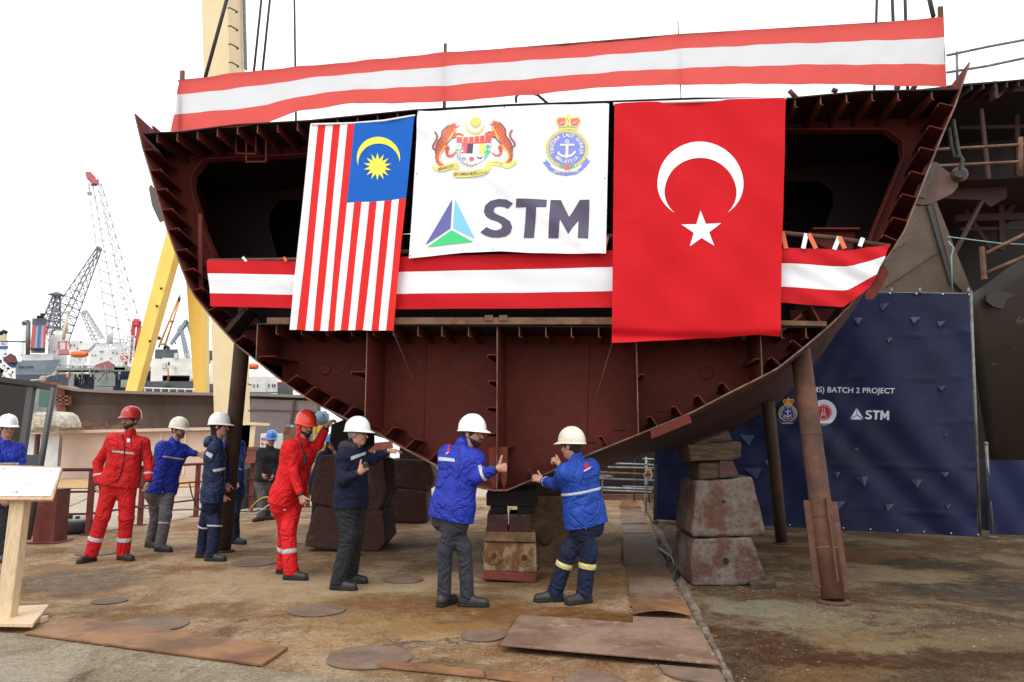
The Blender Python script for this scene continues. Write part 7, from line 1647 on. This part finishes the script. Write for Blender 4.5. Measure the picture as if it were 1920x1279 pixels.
    for bd in bands:
        g, a_, b_, wid, rmax = bd[:5]; m_ = bd[5] if len(bd) > 5 else M_REFL; gg = {'j': j, 't': t, 's': sleeve}[g]
        J = dict(ShR=ShR, ShL=ShL, eR=eR, eL=eL, wR=wR, wL=wL, kR=kn[0], kL=kn[1], aR=an[0], aL=an[1], N=Nk, P=Pv)
        p0 = J[a_[0]].lerp(J[a_[1]], a_[2]); d_ = (J[a_[1]]-J[a_[0]]).normalized(); off = b_ or Vector((0, 0, 0))
        band(gg, 'reflective_band', p0-d_*wid/2+off, p0+d_*wid/2+off, m_, root, rmax, bd[6] if len(bd) > 6 else .005)
    if helm is not None: helmet(root, Hd, hf, hu, helm, nod, knob)
    return dict(root=root, jacket=jo, trousers=to, j=j, t=t, Hd=Hd, hf=hf, hu=hu, hl=hl, f=f, up=up, Lt=Lt, wR=wR, wL=wL, eR=eR, eL=eL, N=Nk, P=Pv, pos=pos)
def hits(obj, pxs, off=.004, dense=True):
    """points on a garment under the given photo pixels"""
    me = obj.data; b = BASE[obj.name]; bv = BVHTree.FromPolygons([tuple(Vector(v.co)+b) for v in me.vertices], [tuple(p.vertices) for p in me.polygons]); out = []
    if dense:
        q = []
        for a, c in zip(pxs[:-1], pxs[1:]):
            n = max(1, int(math.hypot(c[0]-a[0], c[1]-a[1])/2.5)); q += [(a[0]+(c[0]-a[0])*i/n, a[1]+(c[1]-a[1])*i/n) for i in range(n)]
        pxs = q+[pxs[-1]]
    for p in pxs:
        r = ray(*p).normalized(); h_ = bv.ray_cast(CAM, r)
        if h_[0] is not None: out.append(h_[0]-r*off)
        elif not dense: out.append(None)
    return out
def seam(pr, key, pxs, r, m, name='seam'):
    p = hits(pr[key], pxs, r*.4)
    if len(p) > 1: mb = MB(); mb.tube(p, r, 5); mb.build(name, m, pr['root'])
def patch(pr, key, pxs, m, name='print', off=.004, n=6):
    """filled quad grid laid on the garment: pxs = TL,TR,BR,BL"""
    TL, TR, BR, BL = pxs; g = []
    for i in range(n+1):
        for k in range(n+1):
            u, v = i/n, k/n; a = (TL[0]+(TR[0]-TL[0])*u, TL[1]+(TR[1]-TL[1])*u); b = (BL[0]+(BR[0]-BL[0])*u, BL[1]+(BR[1]-BL[1])*u); g.append((a[0]+(b[0]-a[0])*v, a[1]+(b[1]-a[1])*v))
    h_ = hits(pr[key], g, off, False)
    if any(x is None for x in h_): h_ = [x for x in h_]
    mb = MB(); vs = [x if x is not None else Vector((0, 0, -1)) for x in h_]; fs = []
    for i in range(n):
        for k in range(n):
            q = (i*(n+1)+k, i*(n+1)+k+1, (i+1)*(n+1)+k+1, (i+1)*(n+1)+k)
            if all(h_[t] is not None for t in q): fs.append(q)
    if fs: mb.add(vs, fs, 0, True); used = mb.build(name, m, pr['root']); bm = bmesh.new(); bm.from_mesh(used.data); bmesh.ops.delete(bm, geom=[v for v in bm.verts if not v.link_faces], context='VERTS'); bm.to_mesh(used.data); bm.free()
down = (0, 0, -1)
LEGB = lambda m=None, t=.55, w=.055: [('t', ('kR', 'aR', t), None, w, .13), ('t', ('kL', 'aL', t), None, w, .13)]
# 1 bearded man in red with the dark red helmet
p = person('bearded man in a red suit and worn dark red helmet, standing by the fence', 'jacket', 'trousers', (244.5,789), (243,815), (226,897), 14, [(169,1053,-12), (230,1050,62)], [(193,967), (237,972)], [(184,868,.02), (184,911,-.06)], [(280,868,.05), (277,905,-.02)], -14, M_HR, M_REDC, M_REDC,
           h=.0085, sw=.20, jr=1.04, tr_r=1.1, hem=.10, beard='black', hair='b', fold=.008, tilt=(4, 0), bands=[('j', ('N','P',.40), None, .030, .19), ('j', ('eR','wR',.55), None, .028, .09), ('j', ('eL','wL',.55), None, .028, .09)]+LEGB(t=.60), handR=dict(curl=48), handL=dict(curl=40))
seam(p, 'jacket', [(229,812), (234,835), (233,860), (226,890), (218,905)], .008, M_BLACKC, 'zip'); seam(p, 'jacket', [(266,826), (263,850), (265,885), (261,902)], .009, M_BLACKC, 'zip'); seam(p, 'jacket', [(244,815), (247,838)], .005, M_BLACKC, 'zip'); patch(p, 'jacket', [(238,822),(244,822),(244,829),(238,829)], M_HC, 'badge')
seam(p, 'jacket', [(208,845), (226,845)], .003, M_NBD); seam(p, 'jacket', [(208,845), (207,858)], .003, M_NBD); seam(p, 'trousers', [(232,905), (228,935)], .003, M_NBD)
# 2 blue coat, cream helmet
p = person('man in a royal blue coat and cream helmet reaching out to the man before him', 'coat', 'trousers', (335,807), (327,829), (304,908), 48, [(281,1026,60), (300,1034,70)], [(293,970), (310,968)], [(293,872,-.05), (296,914,-.08)], [(352,847,.12), (371,852,.10)], 72, M_HC, M_BLUEC, M_GREYC,
           sw=.17, jr=1.0, hem=.12, beard='greyish', fold=.008, nod=-4, bands=[('j', ('N','P',.34), None, .028, .2), ('t', ('kL','aL',.25), None, .02, .12)], handR=dict(curl=55), handL=dict(curl=20, d=(1, .2, .1)))
patch(p, 'jacket', [(341,824),(347,825),(347,828),(341,827)], M_HW, 'badge'); seam(p, 'jacket', [(330,832), (338,860), (341,890)], .003, M_NAVY)
# 3 navy padded jacket, white helmet
p = person('man in a dark navy jacket and white helmet beside the leaning prop, back half turned', 'jacket', 'trousers', (412,801), (405,826), (399,922), 112, [(379,1046,88), (396,1052,80)], [(385,985), (403,985)], [(410,890,-.10), (417,928,-.08)], [(424,880,.15), (425,905,.15)], 95, M_HW, M_NAVY, M_NAVYT,
           sw=.165, jr=1.02, hem=.14, hair='b', fold=.008, knob=True, bands=[('j', ('ShR','eR',.82), None, .040, .10), ('t', ('kR','aR',.02), None, .026, .13), ('t', ('kL','aL',.02), None, .026, .13)], hood=None, handR=dict(curl=60))
patch(p, 'jacket', [(388,846),(399,852),(396,860),(385,852)], M_REFL, 'reflective_patch'); 
q = SDF(.009); c = p['N']-p['f']*.09; q.cap(c-p['Lt']*.08-p['up']*.03, c+p['Lt']*.08-p['up']*.03, .06, k=.03); q.cap(c, c-p['f']*.03-p['up']*.06, .06, .03, .03); q.fold = (.004, 5, 1); q.grid(); np_mesh('hood', *q.at(q.D), M_NAVY, p['root'])
q = SDF(.007); q.ell(p['pos'](0, -.02, .012), [list(p['hl']), list(p['hf']), list(p['hu'])], [.086, .102, .07], .01); q.cap(p['pos'](0, -.05, -.02), p['N'], .06, .07, .03); q.cuts = [(np.array(p['pos'](0, .03, 0)), np.array(p['hf']))]; q.grid(); np_mesh('knitted_cap', *q.at(q.D), M_BLACKC, p['root'])
# 4 man hidden behind the prop
person('man in a blue jacket almost hidden behind the leaning prop', 'jacket', 'trousers', (436,800,.2), (436,824,.2), (434,915,.2), 60, [(428,1018,60), (440,1020,70)], [(430,968), (438,968)], [(425,870,0), (424,905,0)], [(447,868,.1), (444,905,0)], 80, M_HW, M_BLUEC2, M_NAVYT, h=.012, sw=.15, bands=[('j', ('eL','wL',.35), None, .03, .08)])
# 5 far left
p = person('man in a royal blue coat and white helmet at the left edge behind the lectern', 'coat', 'trousers', (14,804), (8,829), (-2,925), 42, [(-8,1046,40), (8,1052,30)], [(-6,985), (6,985)], [(-25,885,0), (2,936,-.25)], [(39,862,.1), (41,905,-.05)], 52, M_HW, M_BLUEC, M_BLACKC, sw=.19, jr=1.08, hem=.16, hair='b', fold=.008,
           bands=[('j', ('N','P',.42), None, .03, .22)], tilt=(0, 0), handR=dict(curl=30))
# 6 far man
p = person('far man in black with a grey pair of trousers and a blue helmet, hands low', 'jacket', 'trousers', (509,825), (506,840), (499,897), 22, [(488,977,-20), (500,974,60)], [(492,934), (503,932)], [(484,868,0), (493,890,-.15)], [(520,868,.05), (512,892,-.1)], 20, M_HB, M_BLACKC, M_GREYC, h=.010, sw=.18, hem=.06, hair='b',
           bands=[('t', ('kR','aR',.6), None, .03, .12)], tr_r=1.05, tilt=(-4, 0))
# 7 man bending behind the block
p = person('man with a blue helmet leaning half hidden behind the big left block stack', 'jacket', 'trousers', (622,833), (616,846), (598,900), 80, [(590,985,90), (606,985,90)], [(594,945), (606,945)], [(604,876,-.1), (612,890,-.1)], [(614,876,.1), (622,890,.1)], 90, M_HB, M_NAVY2, M_BLACKC, h=.011, sw=.16, hem=.1, hair='b', tilt=(-10, 0))
# 8 second red man, arm raised to the hull
p = person('man in a bright red suit holding the hull edge with a raised arm', 'jacket', 'trousers', (573,800), (565,826), (541,925), 62, [(531,1076,75), (545,1087,78)], [(536,992), (541,994)], [(550,886,-.16), (564,930,-.24)], [(596,834,.12), (612,800,.02)], 42, M_HR2, M_REDC2, M_REDC2,
           sw=.175, jr=1.0, hem=.13, beard='black', hood=(M_REDC2, 'balaclava'), fold=.007, tr_r=1.06, bands=LEGB(t=.52, w=.052), handR=dict(curl=45, side=(.5, -.8, 0)), handL=dict(d=(.55, .1, .8), n=(.9, .2, -.3), side=(-.2, -1, .1), curl=38), tilt=(-6, 0))
seam(p, 'jacket', [(556,812), (566,835), (572,862)], .010, M_DARK, 'strap'); seam(p, 'jacket', [(556,812), (545,820)], .010, M_DARK, 'strap')
h_ = hits(p['jacket'], [(572,862)], .02, False)[0]
if h_ is None: h_ = P(572, 862, p['N'].y-.15)
mb = MB(); mb.box(h_, (.035, .03, .10)); mb.build('pouch', M_DARK, p['root'], bevel=.006); mb = MB(); mb.tube([h_, h_+Vector((-.02, -.02, -.12))], .006, 5); mb.build('strap_end', M_DARK, p['root'])
seam(p, 'jacket', [(559,890), (560,905)], .005, M_DARK, 'pocket_zip'); patch(p, 'trousers', [(531,955),(536,955),(536,957),(531,957)], M_HW, 'tag', n=2)
# 9 radio man
p = person('grey haired man in a dark navy vest and white helmet holding a small radio', 'vest', 'trousers', (671,815), (661,838), (658,930), 72, [(634,1106,80), (656,1093,78)], [(655,1005), (667,998)], [(642,902,-.22), (674,886,-.32)], [(700,862,.16), (728,846,.10)], 78, M_HW, M_NAVY2, M_BLACKC,
           sw=.185, jr=1.0, hem=.12, hair='g', hood=None, vest=M_NAVY2, fold=.006, tr_r=1.10, handR=dict(d=(.6, -.1, .55), n=(.3, .8, .3), side=(.1, -.6, .8), curl=50), handL=dict(d=(1, .05, .12), n=(0, .1, -1), side=(.1, -1, 0), bend=[24, 16, 20, 26]))
A_ = [list(p['hl']), list(p['hf']), list(p['hu'])]
q = SDF(.009); q.cap(p['N']-p['f']*.06-p['Lt']*.07, p['N']-p['f']*.06+p['Lt']*.07, .068, k=.03); q.cap(p['N']+p['f']*.04-p['Lt']*.05, p['N']-p['f']*.03-p['Lt']*.08, .05, k=.03); q.cap(p['N']+p['f']*.04+p['Lt']*.05, p['N']-p['f']*.03+p['Lt']*.08, .05, k=.03); q.fold = (.004, 6, 1); q.grid(); np_mesh('hood', *q.at(q.D), M_MAROON, p['root'])
patch(p, 'jacket', [(658,856),(686,847),(686,852),(658,863)], M_REFL, 'reflective_band', n=10, off=.005)
mb = MB(); c = p['wR']+Vector((.07, -.05, .075)); mb.box(c, (.055, .035, .045), 0, .3); mb.tube([c, c+Vector((.03, -.01, .02))], .012, 8); reg(mb.build('radio', M_DARK, None, bevel=.006), 'small black radio held in the fist of the grey haired man', 'radio')
mb = MB()
for sg in (-1, 1): t = [p['pos'](sg*.031+.021*math.cos(a), .100, .010+.017*math.sin(a)) for a in np.linspace(0, 2*math.pi, 13)]; mb.tube(t, .0022, 4, 0, False); mb.tube([p['pos'](sg*.052, .098, .012), p['pos'](sg*.082, .0, .012)], .0025, 4)
mb.build('glasses', M_DARK, p['root'])
# 10 thumbs up man
M_JB = M_BLUEC
p = person('bearded man in a royal blue coat with his back turned giving a thumbs up', 'coat', 'jeans', (886,815), (868,838), (849,948), 145, [(832,1136,150), (876,1137,82)], [(835,1030), (871,1029)], [(893,896,-.14), (932,879,-.20)], [(835,905,.3), (890,884,.42)], 62, M_HW, M_BLUEC, M_JEANS,
           h=.0075, sw=.19, jr=1.04, hem=.13, beard='black', hair='b', fold=.006, tr_r=.86, shoes_trim=M_TEAL, shoe=M_SHOE, bands=[('j', ('eR','wR',.36), None, .030, .10)],
           handR=dict(d=(.98, .05, .12), n=(.0, 1, .0), side=(0, 0, 1), thumb=(.28, -.02, 1), bend=[82, 82, 84, 86]), handL=dict(d=(.5, .2, .5), n=(1, 0, 0), side=(0, 0, 1), thumb=(.2, 0, 1), curl=70))
patch(p, 'jacket', [(819,856),(852,860),(853,866),(819,863)], M_REFL, 'reflective_band', n=12, off=.005)
patch(p, 'jacket', [(840,836),(844,834),(843,846),(838,849)], M_REDC2, 'emblem', n=3, off=.006); seam(p, 'jacket', [(836,852), (841,848)], .006, M_HW, 'emblem_stroke')
seam(p, 'jacket', [(862,846), (860,880), (858,905)], .003, M_NAVY); seam(p, 'jacket', [(812,950), (845,957), (880,956)], .003, M_NAVY)
# 11 right man in blue
p = person('man in a mid blue coat and cream helmet seen from behind, gripping the hull plate', 'coat', 'trousers', (1071,838), (1080,864), (1096,960), 222, [(1040,1128,-82), (1095,1131,-62)], [(1066,1034), (1104,1036)], [(1068,892,.34), (1050,872,.40)], [(1043,908,.10), (1018,902,.40)], 232, M_HC, M_BLUEC2, M_NAVYT,
           h=.0075, sw=.20, jr=1.04, hem=.13, hair='b', fold=.007, tr_r=1.02, bands=[('j', ('N','P',.60), None, .028, .22), ('t', ('kR','aR',.32), None, .030, .12), ('t', ('kL','aL',.32), None, .030, .12), ('t', ('kR','aR',.32), None, .055, .12, M_REFY, .0035), ('t', ('kL','aL',.32), None, .055, .12, M_REFY, .0035), ('j', ('eL','wL',.72), None, .012, .09)],
           handL=dict(d=(-.85, .15, .35), n=(-.3, .9, -.2), side=(.1, -.3, 1), bend=[36, 32, 36, 40]), handR=dict(d=(-.6, 0, .6), n=(-.4, .6, -.4), side=(0, 0, 1), curl=60), nod=5, tilt=(-3, 0))
emb = [(1099,866),(1102,872),(1105,875),(1099,880)]
patch(p, 'jacket', [(1097,867),(1101,866),(1102,873),(1096,872)], M_REDC2, 'emblem', n=3, off=.005); patch(p, 'jacket', [(1095.5,872),(1102,872),(1104,877),(1098,880)], M_REDC2, 'emblem', n=3, off=.005)
seam(p, 'jacket', [(1095,883.5), (1102,880), (1108,876)], .006, M_HW, 'emblem_stroke')
seam(p, 'jacket', [(1090,890), (1100,886), (1116,878)], .003, M_NAVY, 'small_lettering'); seam(p, 'trousers', [(1048,1008), (1060,1015)], .003, M_REFY, 'piping'); seam(p, 'trousers', [(1080,985), (1100,992)], .003, M_REFY, 'piping')
